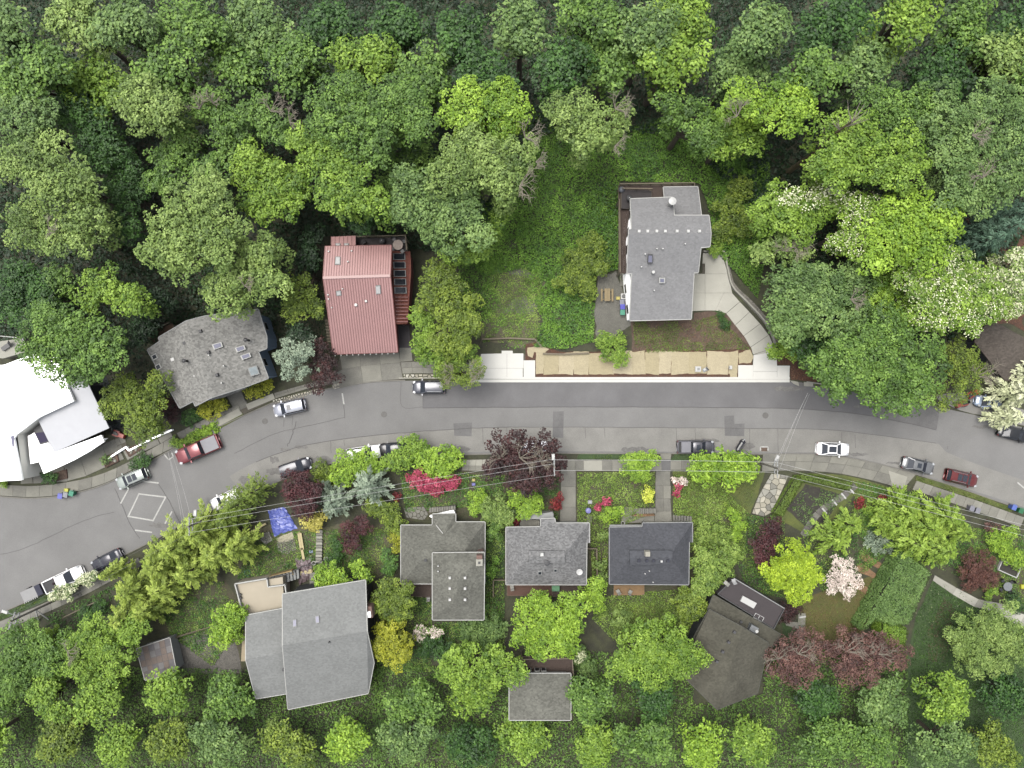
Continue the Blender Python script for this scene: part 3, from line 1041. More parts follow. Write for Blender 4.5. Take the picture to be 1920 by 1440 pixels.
sheet('grass_verge', [(1084, 853), (1092, 850), (1228, 850), (1236, 861), (1082, 861)], 0.13, M_LAWND, 0.04, 8)
sheet('grass_verge', [(1258, 860), (1266, 851), (1400, 851), (1420, 862), (1258, 863)], 0.13, M_LAWND, 0.04, 9)
sheet('grass_verge', [(1718, 892), (1760, 903), (1830, 927), (1900, 952), (1896, 960), (1830, 937), (1760, 914), (1716, 900)], 0.13, M_LAWN, 0.05, 10)
sheet('grass_verge', [(0, 1152), (60, 1126), (150, 1084), (156, 1094), (80, 1130), (0, 1163)], 0.13, M_LAWND, 0.05, 11)
sheet('grass_verge', [(336, 836), (400, 804), (410, 806), (456, 780), (456, 774), (404, 798), (400, 792), (338, 825)], 0.12, M_LAWN, 0.05, 12)
sheet('garden_bed', [(1080, 884), (1228, 884), (1226, 965), (1170, 990), (1140, 990), (1140, 1100), (1108, 1100), (1104, 1018), (1106, 984), (1082, 980)], 0.03, M_DIRT, 0.1, 13)
sheet('lawn', [(1262, 884), (1434, 884), (1420, 930), (1406, 965), (1360, 990), (1300, 985), (1262, 960)], 0.03, M_LAWN, 0.1, 14)
sheet('garden_bed', [(1300, 980), (1400, 962), (1390, 1040), (1330, 1110), (1300, 1130), (1150, 1130), (1150, 1100), (1296, 1096)], 0.034, M_DIRT, 0.2, 15)
sheet('lawn', [(1500, 888), (1560, 888), (1620, 899), (1690, 920), (1664, 950), (1600, 930), (1576, 958), (1540, 1000), (1510, 1000), (1450, 970)], 0.03, M_LAWN, 0.08, 16)
sheet('planting_bed', [(1510, 908), (1560, 921), (1586, 930), (1536, 986), (1512, 990), (1474, 955)], 0.042, mat('dark_bed', C(62, 58, 46), var=0.35, scale=1.5, fine=0.4, fscale=8, bump=0.7, bscale=8), 0.1, 17)
sheet('lawn', [(1490, 1130), (1560, 1100), (1640, 1080), (1650, 1090), (1622, 1180), (1600, 1210), (1500, 1210), (1508, 1160)], 0.03, mat('lawn_dry', C(104, 108, 44), var=0.2, scale=0.6, fine=0.25, fscale=10, col2=C(120, 104, 50), bump=0.6, bscale=14), 0.1, 18)
sheet('lawn', [(1750, 1085), (1800, 1120), (1860, 1140), (1920, 1165), (1920, 1440), (1690, 1440), (1700, 1240), (1716, 1160)], 0.03, M_LAWND, 0.1, 19)
sheet('lawn', [(1465, 1168), (1496, 1172), (1492, 1208), (1470, 1206)], 0.042, M_LAWND, 0.05, 20)
ribbon('garden_path', [(1752, 1078), (1790, 1100), (1830, 1122), (1870, 1128), (1920, 1152), (1960, 1180)], [(1748, 1088), (1782, 1112), (1822, 1136), (1862, 1144), (1908, 1172), (1945, 1200)], 5, [M_CONCP, M_CONCD], gap=0.02)
for q in ([(1612, 1040), (1622, 1036), (1656, 1058), (1650, 1068), (1610, 1046)], [(1608, 1058), (1614, 1054), (1646, 1078), (1641, 1087), (1606, 1068)], [(1598, 1092), (1606, 1088), (1634, 1108), (1628, 1116), (1600, 1100)]):
    sheet('wood_chip_bed', q, 0.055, M_CHIP, 0.1, int(q[0][0]))
sheet('garden_bed', [(480, 985), (560, 985), (720, 985), (745, 1060), (700, 1090), (560, 1075), (480, 1090), (440, 1060), (440, 1010)], 0.03, mat('slope_soil', C(112, 104, 82), var=0.25, scale=0.8, fine=0.3, fscale=8, col2=C(100, 104, 62), bump=0.6, bscale=10), 0.3, 21)
sheet('garden_bed', [(290, 1110), (420, 1090), (445, 1120), (455, 1250), (330, 1260), (320, 1190), (290, 1180)], 0.034, M_DIRT, 0.2, 22)
sheet('gravel_yard', [(328, 1200), (395, 1180), (440, 1200), (456, 1262), (335, 1262)], 0.042, mat('grey_gravel', C(122, 118, 110), var=0.15, scale=1.2, fine=0.4, fscale=7, bump=0.9, bscale=9), 0.15, 23)
sheet('garden_bed', [(760, 885), (880, 885), (1040, 885), (1048, 960), (1020, 975), (910, 980), (855, 965), (760, 980)], 0.034, M_DIRT, 0.2, 24)
sheet('lawn', [(910, 1010), (945, 1010), (945, 1090), (910, 1100)], 0.034, M_LAWND, 0.1, 25)
sheet('lawn', [(1140, 1130), (1300, 1130), (1300, 1180), (1200, 1200), (1150, 1180)], 0.038, M_LAWN, 0.3, 26)
sheet('garden_bed', [(1830, 990), (1920, 1010), (1920, 1140), (1860, 1120), (1820, 1090)], 0.034, M_DIRT, 0.2, 27)
sheet('gravel_verge', [(1354, 475), (1366, 490), (1376, 530), (1420, 575), (1450, 610), (1466, 650), (1458, 656), (1446, 620), (1410, 580), (1372, 542)], 0.03, mat('river_gravel', C(150, 146, 136), var=0.2, scale=2, fine=0.45, fscale=5, bump=0.9, bscale=6), 0.08, 28)
sheet('forest_soil', [(1795, 400), (1920, 400), (1920, 620), (1860, 600), (1800, 500)], 0.03, M_RMULCH, 0.3, 29)
sheet('parking_pad', [(1745, 742), (1800, 735), (1925, 770), (1925, 800), (1870, 786), (1800, 770)], 0.028, M_ROADS, 0.05, 30)

# ------------------------------------------------------------------ houses
M_WHITE = mat('white_paint', (0.72, 0.72, 0.71), var=0.03, scale=1, rough=0.6)
M_WROOF = mat('white_membrane', (0.62, 0.62, 0.61), var=0.03, scale=0.5, rough=0.6)
M_TRIM = mat('trim_white', C(222, 222, 216), var=0.06, scale=2, rough=0.6)
M_TRIMG = mat('trim_grey', C(186, 188, 186), var=0.08, scale=2)
M_DARKW = mat('siding_dark', C(58, 62, 64), var=0.15, scale=1.5)
M_BLUEW = mat('siding_blue', C(150, 176, 202), var=0.1, scale=1.2)
M_REDW = mat('siding_red', C(128, 58, 50), var=0.12, scale=1.5)
M_BEIGE = mat('stucco_beige', C(206, 190, 158), var=0.06, scale=1)
M_BRICK = mat('chimney_brick', C(150, 118, 106), var=0.15, scale=5, fine=0.2, fscale=12)
M_DECK = mat('deck_brown', C(92, 74, 64), var=0.12, scale=2, fine=0.12, fscale=10)
M_DECKD = mat('deck_dark', C(74, 68, 68), var=0.1, scale=2, fine=0.12, fscale=10)
M_DECKN = mat('deck_new', C(170, 136, 94), var=0.12, scale=2, fine=0.12, fscale=10)
M_RAIL = mat('rail_wood', C(150, 138, 116), var=0.12, scale=3)
M_METAL = mat('galvanised', C(176, 180, 182), var=0.1, scale=3, rough=0.45, metal=0.5)
M_BLACK = mat('black_metal', C(44, 44, 46), var=0.15, scale=3, rough=0.5)
M_PLAST = mat('vent_white', C(236, 236, 232), var=0.04, scale=4, rough=0.5)
M_VENTD = mat('vent_dark', C(84, 84, 86), var=0.1, scale=4, rough=0.7)
M_SKYG = mat('skylight_glass', C(148, 150, 172), var=0.05, scale=2, rough=0.35, spec=0.15)
M_SKYW = mat('skylight_dome', C(232, 232, 230), var=0.03, scale=4, rough=0.3)
M_GLASS = glass('window_glass')
M_SH1 = shingle('shingle_speckled', C(170, 169, 164), 0.26, -0.3)
M_SH2 = shingle('shingle_grey', C(172, 172, 173), 0.1, 0, 0.05)
M_SH3 = shingle('shingle_pale', C(168, 170, 168), 0.1, 0.17, 0.06)
M_SH4 = shingle('shingle_weathered', C(138, 138, 129), 0.22, 0, 0.16)
M_SH5 = shingle('shingle_flecked', C(158, 158, 158), 0.28, 0, 0.06)
M_SH6 = shingle('shingle_slate', C(108, 110, 116), 0.16, 0, 0.07)
M_SH7 = shingle('shingle_mossy', C(110, 108, 96), 0.16, 0.52, 0.16)
M_SH8 = shingle('shingle_brown', C(120, 112, 104), 0.2, 0.5, 0.1)
M_RED = mat('red_metal', C(224, 172, 168), var=0.05, scale=0.6, rough=0.42, fine=0.03, fscale=6, spec=0.4)
M_REDR = mat('red_rib', C(192, 142, 137), var=0.05, scale=0.6, rough=0.45)


def ptsw(lst):
    return [P(*p) for p in lst]


def plane_of(a, b, c):
    a, b, c = (np.array(q, float) for q in (a, b, c))
    n = np.cross(b - a, c - a)
    n /= np.linalg.norm(n)
    return (n if n[2] > 0 else -n), a


def on(pl, px, py, up=0.0):
    """where the sight line of a photo pixel meets a roof plane"""
    n, a = pl
    d = np.array(((px - 960) / F, (720 - py) / F, -1.0))
    o = np.array((0, 0, H))
    t = np.dot(n, a + n * up - o) / np.dot(n, d)
    return o + d * t


def roof(house, verts, faces, m, th=0.18, name='roof', edge=None, ew=0.09):
    """roof slopes with thickness; verts (px, py, z); outline gets a gutter or fascia of its own"""
    w = ptsw(verts)
    mb = MB()
    n = len(w)
    ff = []
    for f in faces:
        q = [w[i] for i in f]
        nz = sum(q[i][0] * q[(i + 1) % len(q)][1] - q[(i + 1) % len(q)][0] * q[i][1] for i in range(len(q)))
        ff.append(tuple(f) if nz > 0 else tuple(f)[::-1])
    ed = {}
    for f in ff:
        for i in range(len(f)):
            ed[(f[i], f[(i + 1) % len(f)])] = 1
    bnd = [e for e in ed if (e[1], e[0]) not in ed]
    mb.add(w + [(x, y, z - th) for x, y, z in w], ff + [tuple(i + n for i in f[::-1]) for f in ff] + [(a, a + n, b + n, b) for a, b in bnd])
    o = mb.build(name, m, house)
    if edge is not None:
        for a, b in bnd:
            pa, pb = np.array(w[a]), np.array(w[b])
            if np.linalg.norm(pb - pa) < 0.5:
                continue
            d = pb - pa
            out = np.array((d[1], -d[0], 0.0))
            out /= np.linalg.norm(out) + 1e-9
            MB().bar(pa + out * (ew / 2 + 0.004) + (0, 0, 0.012), pb + out * (ew / 2 + 0.004) + (0, 0, 0.012), ew, th + 0.03).build('fascia', edge, o)
    return o


def walls(house, verts, m, inset=0.45, z0=-0.3, drop=0.2, name='wall'):
    w = offset_poly(ptsw(verts), inset)
    a = sum(w[i][0] * w[(i + 1) % len(w)][1] - w[(i + 1) % len(w)][0] * w[i][1] for i in range(len(w)))
    if a < 0:
        w = w[::-1]
    n = len(w)
    vs = [(p[0], p[1], z0 + min(0, terrain(p[0], p[1]))) for p in w] + [(p[0], p[1], p[2] - drop) for p in w]
    fs = [(i, (i + 1) % n, n + (i + 1) % n, n + i) for i in range(n)] + [tuple(range(n - 1, -1, -1))]
    return MB().add(vs, fs).build(name, m, house), w


def skylight(house, pl, quad, frame=None, glz=None, up=0.14, bw=0.13):
    q = [on(pl, x, y, up) for x, y in quad]
    nz = sum(q[i][0] * q[(i + 1) % 4][1] - q[(i + 1) % 4][0] * q[i][1] for i in range(4))
    if nz < 0:
        q = q[::-1]
    o = MB().slabquad(q, up + 0.05).build('skylight', frame or M_TRIM, house)
    c = sum(q) / 4
    g = [p + (c - p) * min(0.4, bw / (np.linalg.norm(p - c) * 0.72)) + pl[0] * 0.025 for p in q]
    MB().slabquad(g, 0.04).build('pane', glz or M_SKYG, o)
    return o


def vent(house, pl, px, py, s=0.34, h=0.28, m=None, rz=0.0, name='roof_vent'):
    p = on(pl, px, py, 0.0)
    return MB().box(p[0], p[1], p[2] + h / 2 - 0.08, s, s, h + 0.1, rz, 0.82).build(name, m or M_VENTD, house)


def pipe(house, pl, px, py, r=0.07, h=0.5, m=None, cap=False, name='vent_pipe'):
    p = on(pl, px, py, 0.0)
    pr = [(r, p[2] - 0.15), (r, p[2] + h)]
    if cap:
        pr += [(r * 1.7, p[2] + h + 0.02), (r * 1.7, p[2] + h + 0.12), (r * 0.6, p[2] + h + 0.2)]
    return MB().lathe(p[0], p[1], pr, 10).build(name, m or M_PLAST, house)


def window(house, a, b, z0, z1, frame=None, glz=None, proud=0.05, name='window', bars=0):
    """a window in the wall line a-b (plan points); the wall's outside is on the right of a->b"""
    a, b = np.array(a[:2], float), np.array(b[:2], float)
    d = (b - a) / np.linalg.norm(b - a)
    o = np.array((d[1], -d[0]))

    def q(t0, t1, y0, y1, off):
        p0, p1 = a + d * t0 + o * off, a + d * t1 + o * off
        return [(p0[0], p0[1], y0), (p1[0], p1[1], y0), (p1[0], p1[1], y1), (p0[0], p0[1], y1)]
    L = np.linalg.norm(b - a)
    w = MB().slabquad(q(0, L, z0, z1, proud), proud + 0.02).build(name, frame or M_TRIM, house)
    k = 0.09
    n = bars + 1
    for i in range(n):
        t0 = k + (L - k) / n * i
        t1 = t0 + (L - k) / n - k
        MB().slabquad(q(t0, t1, z0 + k, z1 - k, proud + 0.015), 0.012).build('pane', glz or M_GLASS, w)
    return w


def wall_windows(house, w, edges, frame=None, zs=((0.9, 2.2),), n=2, wd=1.2):
    """windows spread along chosen edges of a wall polygon"""
    for e in edges:
        a, b = np.array(w[e][:2]), np.array(w[(e + 1) % len(w)][:2])
        L = np.linalg.norm(b - a)
        k = max(1, min(n, int(L / (wd * 1.8))))
        zt = min(w[e][2], w[(e + 1) % len(w)][2])
        for z0, z1 in zs:
            if z1 > zt - 0.5:
                continue
            for i in range(k):
                t = (i + 0.5) / k * L
                d = (b - a) / L
                window(house, a + d * (t - wd / 2), a + d * (t + wd / 2), z0, z1, frame)


def planks(mb, poly, z, ang, w=0.14, gap=0.012, th=0.04):
    """deck boards cut to a polygon, running at angle ang"""
    c, s = math.cos(ang), math.sin(ang)
    loc = [(x * c + y * s, -x * s + y * c) for x, y in poly]
    y = min(p[1] for p in loc)
    y1 = max(p[1] for p in loc)
    while y < y1 - 0.02:
        ym = min(y + w / 2, y1 - 0.01)
        xs = []
        for i in range(len(loc)):
            (ax, ay), (bx, by) = loc[i], loc[(i + 1) % len(loc)]
            if (ay > ym) != (by > ym):
                xs.append(ax + (bx - ax) * (ym - ay) / (by - ay))
        xs.sort()
        for i in range(0, len(xs) - 1, 2):
            q = [(xs[i], y), (xs[i + 1], y), (xs[i + 1], min(y + w - gap, y1)), (xs[i], min(y + w - gap, y1))]
            mb.prism([(x * c - v * s, x * s + v * c) for x, v in q], z - th, z + rnd.uniform(-0.004, 0.004))
        y += w
    return mb


def deck(house, quad, z, m, ang=0.0, rail=None, rm=None, name='deck', posts=True, w=0.14, rh=0.95):
    """boards, frame, posts and a railing along chosen edges"""
    poly = ccw([P2(a, b, z) for a, b in quad])
    d = planks(MB(), poly, z, ang, w).build(name, m, house)
    tag(d, kind='stuff')
    fr = MB()
    n = len(poly)
    for i in range(n):
        a, b = poly[i], poly[(i + 1) % n]
        fr.bar((a[0], a[1], z - 0.045), (b[0], b[1], z - 0.045), 0.08, 0.2)
    if posts:
        for i, a in enumerate(offset_poly(poly, 0.15)):
            g0 = terrain(a[0], a[1])
            if z - g0 > 0.3:
                fr.box(a[0], a[1], (g0 - 0.1 + z - 0.2) / 2, 0.14, 0.14, z - 0.1 - g0)
    fr.build('deck_frame', M_RAIL, d)
    for e in rail or []:
        a, b = np.array(P2(*quad[e], z)), np.array(P2(*quad[(e + 1) % len(quad)], z))
        L = np.linalg.norm(b - a)
        r = MB().bar((a[0], a[1], z + rh), (b[0], b[1], z + rh), 0.12, 0.06)
        k = max(2, int(L / 1.4))
        for i in range(k + 1):
            p = a + (b - a) * i / k
            r.box(p[0], p[1], z + rh / 2 - 0.05, 0.08, 0.08, rh)
        k = int(L / 0.16)
        for i in range(1, k):
            p = a + (b - a) * i / k
            r.box(p[0], p[1], z + rh / 2, 0.03, 0.03, rh - 0.12)
        r.build('railing', rm or M_RAIL, d)
    return d


def steps(name, label, quads, m, z0, dz, cat='stairs', parent=None):
    """a flight: each tread a block of its own"""
    c = P2(*quads[0][0])
    t = parent or thing(name, label, cat, (c[0], c[1], 0))
    for i, q in enumerate(quads):
        MB().prism(px_poly(q, z0), -0.2, z0 + dz * i).build('tread', m[i % len(m)] if isinstance(m, list) else m, t)
    return t


# ---------- white modern house, far left
h = thing('modern_house', 'large white flat-roofed house with ribbed metal roof at the left edge', 'house', (*P2(90, 790), 0))
za, zb, zc = 5.2, 4.4, 3.4
roof(h, [(-60, 690, za), (8, 684, za), (60, 664, za), (110, 668, za), (128, 728, za), (138, 752, za), (72, 783, za), (30, 815, za), (26, 822, za), (41, 900, za), (-60, 906, za)], [tuple(range(11))], M_WROOF, 0.4)
walls(h, [(-60, 690, za), (8, 684, za), (60, 664, za), (110, 668, za), (128, 728, za), (138, 752, za), (72, 783, za), (30, 815, za), (41, 900, za), (-60, 906, za)], mat('stucco_pale', (0.3, 0.295, 0.27), var=0.04, scale=1), 0.1, drop=0.41)
mv = [(112, 712, zb), (163, 712, zb), (206, 802, zb - 1.2), (103, 848, zb - 1.2), (71, 783, zb - 0.4), (128, 755, zb)]
pm = plane_of(P(163, 712, zb), P(206, 802, zb - 1.2), P(103, 848, zb - 1.2))
mw = [tuple(on(pm, x, y)) for x, y, _ in mv]
rf = MB().slabquad(mw if sum(mw[i][0] * mw[(i + 1) % 6][1] - mw[(i + 1) % 6][0] * mw[i][1] for i in range(6)) > 0 else mw[::-1], 0.2).build('metal_roof', mat('white_metal_roof', (0.145, 0.148, 0.155), var=0.03, scale=1, rough=0.5), h)
M_RIBW = mat('white_metal_rib', C(196, 200, 220), var=0.03, scale=1, rough=0.4)
for i in range(17):
    t = (i + 0.5) / 17
    a = np.array((71 + (103 - 71) * t, 783 + (848 - 783) * t)) if t > 0 else None
    x1, y1 = 163 + (206 - 163) * (t * 0.72 + 0.28) + 0, 712 + (802 - 712) * (t * 0.72 + 0.28)
    MB().bar(on(pm, a[0] + 1, a[1], 0.05), on(pm, x1 - 1, y1, 0.05), 0.07, 0.055).build('rib', M_RIBW, rf)
for i in range(6):
    t = (i + 0.5) / 6
    MB().bar(on(pm, 128 - 14 * (1 - t) + 2, 718 + 34 * t, 0.05), on(pm, 163 + 12 * t - 1, 713 + 24 * t, 0.05), 0.07, 0.055).build('rib', M_RIBW, rf)
for x, y in ((90, 785), (105, 779)):
    pipe(h, pm, x, y, 0.1, 0.15, M_METAL)
walls(h, [(118, 730, zb), (160, 718, zb), (200, 800, zb - 1.2), (104, 842, zb - 1.2), (80, 790, zb - 1)], M_DARKW, 0.25, drop=0.3)
roof(h, [(52, 818, zc), (74, 806, zc), (103, 848, zc), (190, 816, zc), (195, 828, zc), (170, 845, zc), (140, 862, zc), (110, 876, zc), (82, 888, zc), (73, 866, zc), (57, 870, zc)], [tuple(range(11))], M_WROOF, 0.35, name='canopy_roof')
walls(h, [(60, 822, zc), (185, 822, zc), (140, 858, zc), (85, 882, zc), (76, 862, zc)], M_WHITE, 0.3, drop=0.36)
MB().prism(px_poly([(30, 818), (54, 812), (58, 888), (42, 890)], 0.2), 0, 0.2).build('entry_court', mat('court_paving', (0.25, 0.245, 0.22), var=0.05, scale=1), h)
c0 = [P2(64, 806, 3.5), P2(76, 798, 3.5), P2(90, 828, 3.5), P2(76, 832, 3.5)]
MB().prism(offset_poly(c0, -0.12), 3.36, 3.5).build('window_frame', M_BLACK, h)
MB().prism([P2(66, 812, 3.5), P2(82, 810, 3.5), P2(90, 827, 3.5), P2(76, 831, 3.5)], 3.45, 3.54).build('roof_window', glass('tinted_glass', (0.006, 0.004, 0.014)), h)
MB().prism([P2(57, 871, 0.3), P2(72, 866, 0.3), P2(81, 888, 0.3), P2(58, 890, 0.3)], 0, 0.3).build('porch_floor', M_CONC2, h)
MB().prism([P2(20, 818, za + .05), P2(26, 816, za + .05), P2(26, 838, za + .05), P2(23, 838, za + .05)], za, za + 0.06).build('roof_slot', mat('slot', C(150, 148, 176)), h)
MB().prism([P2(0, 640, 5), P2(40, 634, 5), P2(48, 660, 5), P2(6, 672, 5), P2(-30, 668, 5)], -1, 5.0).build('terrace', M_CONCP, h)
r = MB()
for a, b in (((0, 630), (42, 634)), ((42, 634), (50, 660))):
    pa, pb = P(*a, 5.9), P(*b, 5.9)
    r.bar(pa, pb, 0.1, 0.08)
    for i in range(5):
        q = [pa[k] + (pb[k] - pa[k]) * i / 4 for k in range(3)]
        r.box(q[0], q[1], 5.4, 0.06, 0.06, 1.0)
r.build('terrace_railing', M_TRIM, h)
c = P2(12, 648, 5.5)
ch = thing('lounge_chair', 'dark sling chair on the terrace of the white house', 'chair', (c[0], c[1], 5.0), 0.6, local=True)
MB().slabquad([(-0.9, -0.3, 0.35), (0.2, -0.3, 0.3), (0.2, 0.3, 0.3), (-0.9, 0.3, 0.35)], 0.06).build('seat', M_BLACK, ch)
MB().slabquad([(0.2, -0.3, 0.3), (0.75, -0.3, 0.85), (0.75, 0.3, 0.85), (0.2, 0.3, 0.3)], 0.06).build('backrest', M_BLACK, ch)
for x, y in ((-0.8, -0.28), (-0.8, 0.28), (0.3, -0.28), (0.3, 0.28)):
    MB().box(x, y, 0.16, 0.05, 0.05, 0.33).build('leg', M_METAL, ch)
# side walk wall and planters of the white house
wl = thing('garden_wall', 'low white wall with a jog beside the pavement near the white house', 'wall', (*P2(240, 845), 0))
mb = MB()
wp = [(202, 860), (236, 838), (241, 845), (286, 822), (322, 806)]
for a, b in zip(wp, wp[1:]):
    pa, pb = P(*a, 0.6), P(*b, 0.6)
    mb.bar(pa, pb, 0.2, 0.6)
mb.build('coping', M_WHITE, wl)
for i, (q, lab) in enumerate((([(192, 858), (220, 848), (224, 864), (200, 876)], 'square planter with pale boulders beside the white wall'),
                              ([(100, 888), (126, 880), (128, 896), (104, 902)], 'narrow rust-edged planter beside the driveway of the white house'),
                              ([(236, 842), (262, 832), (266, 842), (244, 856)], 'small planting strip behind the white wall jog'))):
    t = thing('planter', lab, 'planter', (*P2(*q[0]), 0))
    MB().prism(px_poly(q), 0, 0.22).build('soil', M_MULCH, t)
    w = px_poly(q)
    for k in range(4):
        a, b = w[k], w[(k + 1) % 4]
        MB().bar((*a, 0.28), (*b, 0.28), 0.08, 0.28).build('edging', mat('rust_steel', C(112, 78, 64), var=0.2, scale=4), t)
    if i != 1:
        for k in range(7):
            u, v = rnd.uniform(0.2, 0.8), rnd.uniform(0.2, 0.8)
            x = (1 - u) * ((1 - v) * w[0][0] + v * w[3][0]) + u * ((1 - v) * w[1][0] + v * w[2][0])
            y = (1 - u) * ((1 - v) * w[0][1] + v * w[3][1]) + u * ((1 - v) * w[1][1] + v * w[2][1])
            s = rnd.uniform(0.12, 0.3)
            MB().lathe(x, y, [(s * 0.8, 0.18), (s, 0.25), (s * 0.75, 0.36), (s * 0.3, 0.42)], 7).build('boulder', M_CONCP, t)
pave('stepping_pad', [[(214, 826), (222, 822), (227, 832), (219, 836)], [(223, 821), (231, 817), (236, 828), (228, 832)], [(219, 838), (227, 834), (232, 842), (224, 846)]], M_CONC2, 0.08, [(212, 824), (234, 814), (238, 840), (222, 848)])
fb = thing('metal_fence', 'thin pale metal fence along the edge of the dark side yard', 'fence', (*P2(200, 790), 0))
a, b = P(172, 722, 1.2), P(210, 806, 1.2)
MB().bar(a, b, 0.06, 0.08).build('top_rail', M_METAL, fb)
for i in range(9):
    MB().box(a[0] + (b[0] - a[0]) * i / 8, a[1] + (b[1] - a[1]) * i / 8, 0.58, 0.07, 0.07, 1.16).build('post', M_METAL, fb)
sheet('side_yard', [(170, 712), (200, 706), (232, 800), (212, 812)], 0.03, mat('dark_paving', C(62, 68, 72), var=0.2, scale=1), 0.1, 77)

# ---------- speckled grey roof with blue walls
h = thing('blue_house', 'blue-walled house under a speckled grey shingle roof with many skylights', 'house', (*P2(400, 680), 0))
ez, rz_ = 5.6, 8.2
V = [(276, 656, ez), (300, 640, ez + 0.7), (297, 633, ez + 0.7), (349, 602, rz_), (383, 593, 7.6), (484, 580, 5.9), (500, 631, 5.9), (500, 653, 5.9), (484, 659, 5.9), (503, 709, 5.9),
     (460, 725, 6.6), (397, 745, rz_ - 0.1), (366, 761, 7.2), (362, 752, 7.1), (337, 765, ez)]
rb = roof(h, V, [(0, 1, 2, 3, 11, 12, 13, 14), (3, 4, 5, 6, 7, 8, 9, 10, 11)], M_SH1, 0.2, edge=M_TRIMG)
pW = plane_of(P(349, 602, rz_), P(276, 656, ez), P(337, 765, ez))
pE = plane_of(P(349, 602, rz_), P(397, 745, rz_), P(494, 645, 5.9))
_, w = walls(h, [V[i] for i in (0, 3, 5, 6, 7, 8, 9, 11, 14)], M_BLUEW, 0.5, drop=0.22)
for q in ([(283, 667), (292, 662), (296, 671), (287, 676)], [(290, 686), (299, 681), (303, 690), (294, 695)], [(326, 698), (336, 692), (338, 697), (328, 703)], [(336, 728), (348, 722), (351, 729), (339, 735)]):
    skylight(h, pW, q, M_TRIM, M_GLASS, 0.16)
for q in ([(397, 646), (415, 641), (418, 650), (401, 656)], [(440, 652), (458, 647), (461, 655), (444, 661)], [(450, 667), (468, 661), (471, 669), (454, 675)]):
    skylight(h, pE, q, M_TRIM, M_SKYG)
skylight(h, pE, [(464, 690), (481, 685), (487, 701), (470, 706)], M_TRIMG, mat('pale_glass', C(160, 174, 178), var=0.2, scale=1.5, rough=0.3, spec=0.2), 0.12)
for x, y in ((376, 621), (391, 661), (407, 703)):
    vent(h, pE, x, y, 0.42, 0.25, M_VENTD, 0.3)
for x, y in ((346, 643), (362, 685), (377, 724)):
    vent(h, pW, x, y, 0.42, 0.25, M_VENTD, 0.3)
vent(h, pW, 324, 674, 0.5, 0.2, M_PLAST, 0.3)
pipe(h, pW, 353, 677, 0.16, 1.3, M_BLACK, True, 'flue')
pipe(h, pE, 466, 638, 0.16, 1.1, M_BLACK, True, 'flue')
for x, y in ((393, 666), (417, 718), (421, 686), (366, 705)):
    pipe(h, pE if x > 370 else pW, x, y, 0.09, 0.4)
for pts in (((490, 590), (497, 612), 2.6, 3.9), ((495, 668), (503, 690), 3.4, 4.6)):
    pass
n_ = len(w)
ee = max(range(n_), key=lambda i: w[i][0] + w[(i + 1) % n_][0] - 0.0 * w[i][1])
for e in range(n_):
    a, b = np.array(w[e][:2]), np.array(w[(e + 1) % n_][:2])
    L = np.linalg.norm(b - a)
    d = (b - a) / L
    if d[1] > 0.85 and L > 2.2:       # east walls (outside on the right of a->b)
        t = L * 0.55
        window(h, a + d * (t - 0.6), a + d * (t + 0.5), 2.4, 3.7, M_TRIM, glz=M_GLASS)
    if abs(d[0]) > 0.85 and L > 4 and (a[1] + b[1]) / 2 < P2(400, 690)[1]:
        for t in (L * 0.25, L * 0.7):
            window(h, a + d * (t - 0.7), a + d * (t + 0.7), 1.0, 2.4, M_TRIM)
roof(h, [(384, 742, 4.2), (410, 733, 4.4), (460, 722, 4.4), (462, 728, 3.9), (420, 745, 3.8), (388, 752, 3.8)], [tuple(range(6))], M_SH1, 0.15, name='entry_roof')
window(h, P2(412, 741, 3), P2(424, 737, 3), 2.6, 3.6, M_BLUEW)
deck(h, [(279, 627), (322, 606), (330, 624), (288, 645)], 3.0, mat('deck_orange', C(128, 98, 74), var=0.1, scale=2), 0.45, [0, 3])
MB().prism([P2(424, 740, 0.1), P2(450, 729, 0.1), P2(460, 752, 0.1), P2(438, 766, 0.1)], -0.1, 0.14).build('porch_slab', M_CONC2, h)

# ---------- red house
h = thing('red_house', 'house with a long salmon-red standing-seam metal roof and glazed lean-to', 'house', (*P2(685, 570), 0))
zs, zr, zn = 3.6, 9.3, 7.9
VW, VE = [(625, 664, zs), (606, 521, zr), (610, 462, zn)], [(746, 660, zs), (732, 517, zr), (734, 460, zn)]
roof(h, VW + VE[::-1], [(0, 1, 4, 5), (1, 2, 3, 4)], mat('red_underlay', C(150, 92, 88)), 0.2, name='roof_deck', edge=mat('red_fascia', C(132, 70, 64)))
pS = plane_of(P(*VW[0]), P(*VW[1]), P(*VE[0]))
pN = plane_of(P(*VW[1]), P(*VW[2]), P(*VE[2]))
for (A, B, Cc, D, n) in ((VW[0], VW[1], VE[1], VE[0], 26), (VW[1], VW[2], VE[2], VE[1], 26)):
    a, b, c, d = (np.array(P(*q)) for q in (A, B, Cc, D))
    nn = np.cross(b - a, d - a)
    nn /= np.linalg.norm(nn)
    nn = nn if nn[2] > 0 else -nn
    for i in range(n):
        u0, u1 = i / n + 0.0012, (i + 1) / n - 0.0012
        q = [a + (d - a) * u0, a + (d - a) * u1, b + (c - b) * u1, b + (c - b) * u0]
        q = [p + nn * 0.05 for p in q]
        o = MB().slabquad(q, 0.045).build('roof_panel', M_RED, h)
        MB().bar(q[0] + nn * 0.07, q[3] + nn * 0.07, 0.08, 0.07).build('seam', M_REDR, o)
MB().bar(np.array(P(*VW[1])) + (0, 0, 0.14), np.array(P(*VE[1])) + (0, 0, 0.14), 0.34, 0.07).build('ridge_cap', M_REDR, h)
_, w = walls(h, [VW[0], VW[1], VW[2], VE[2], VE[1], VE[0]], M_REDW, 0.45, drop=0.35)
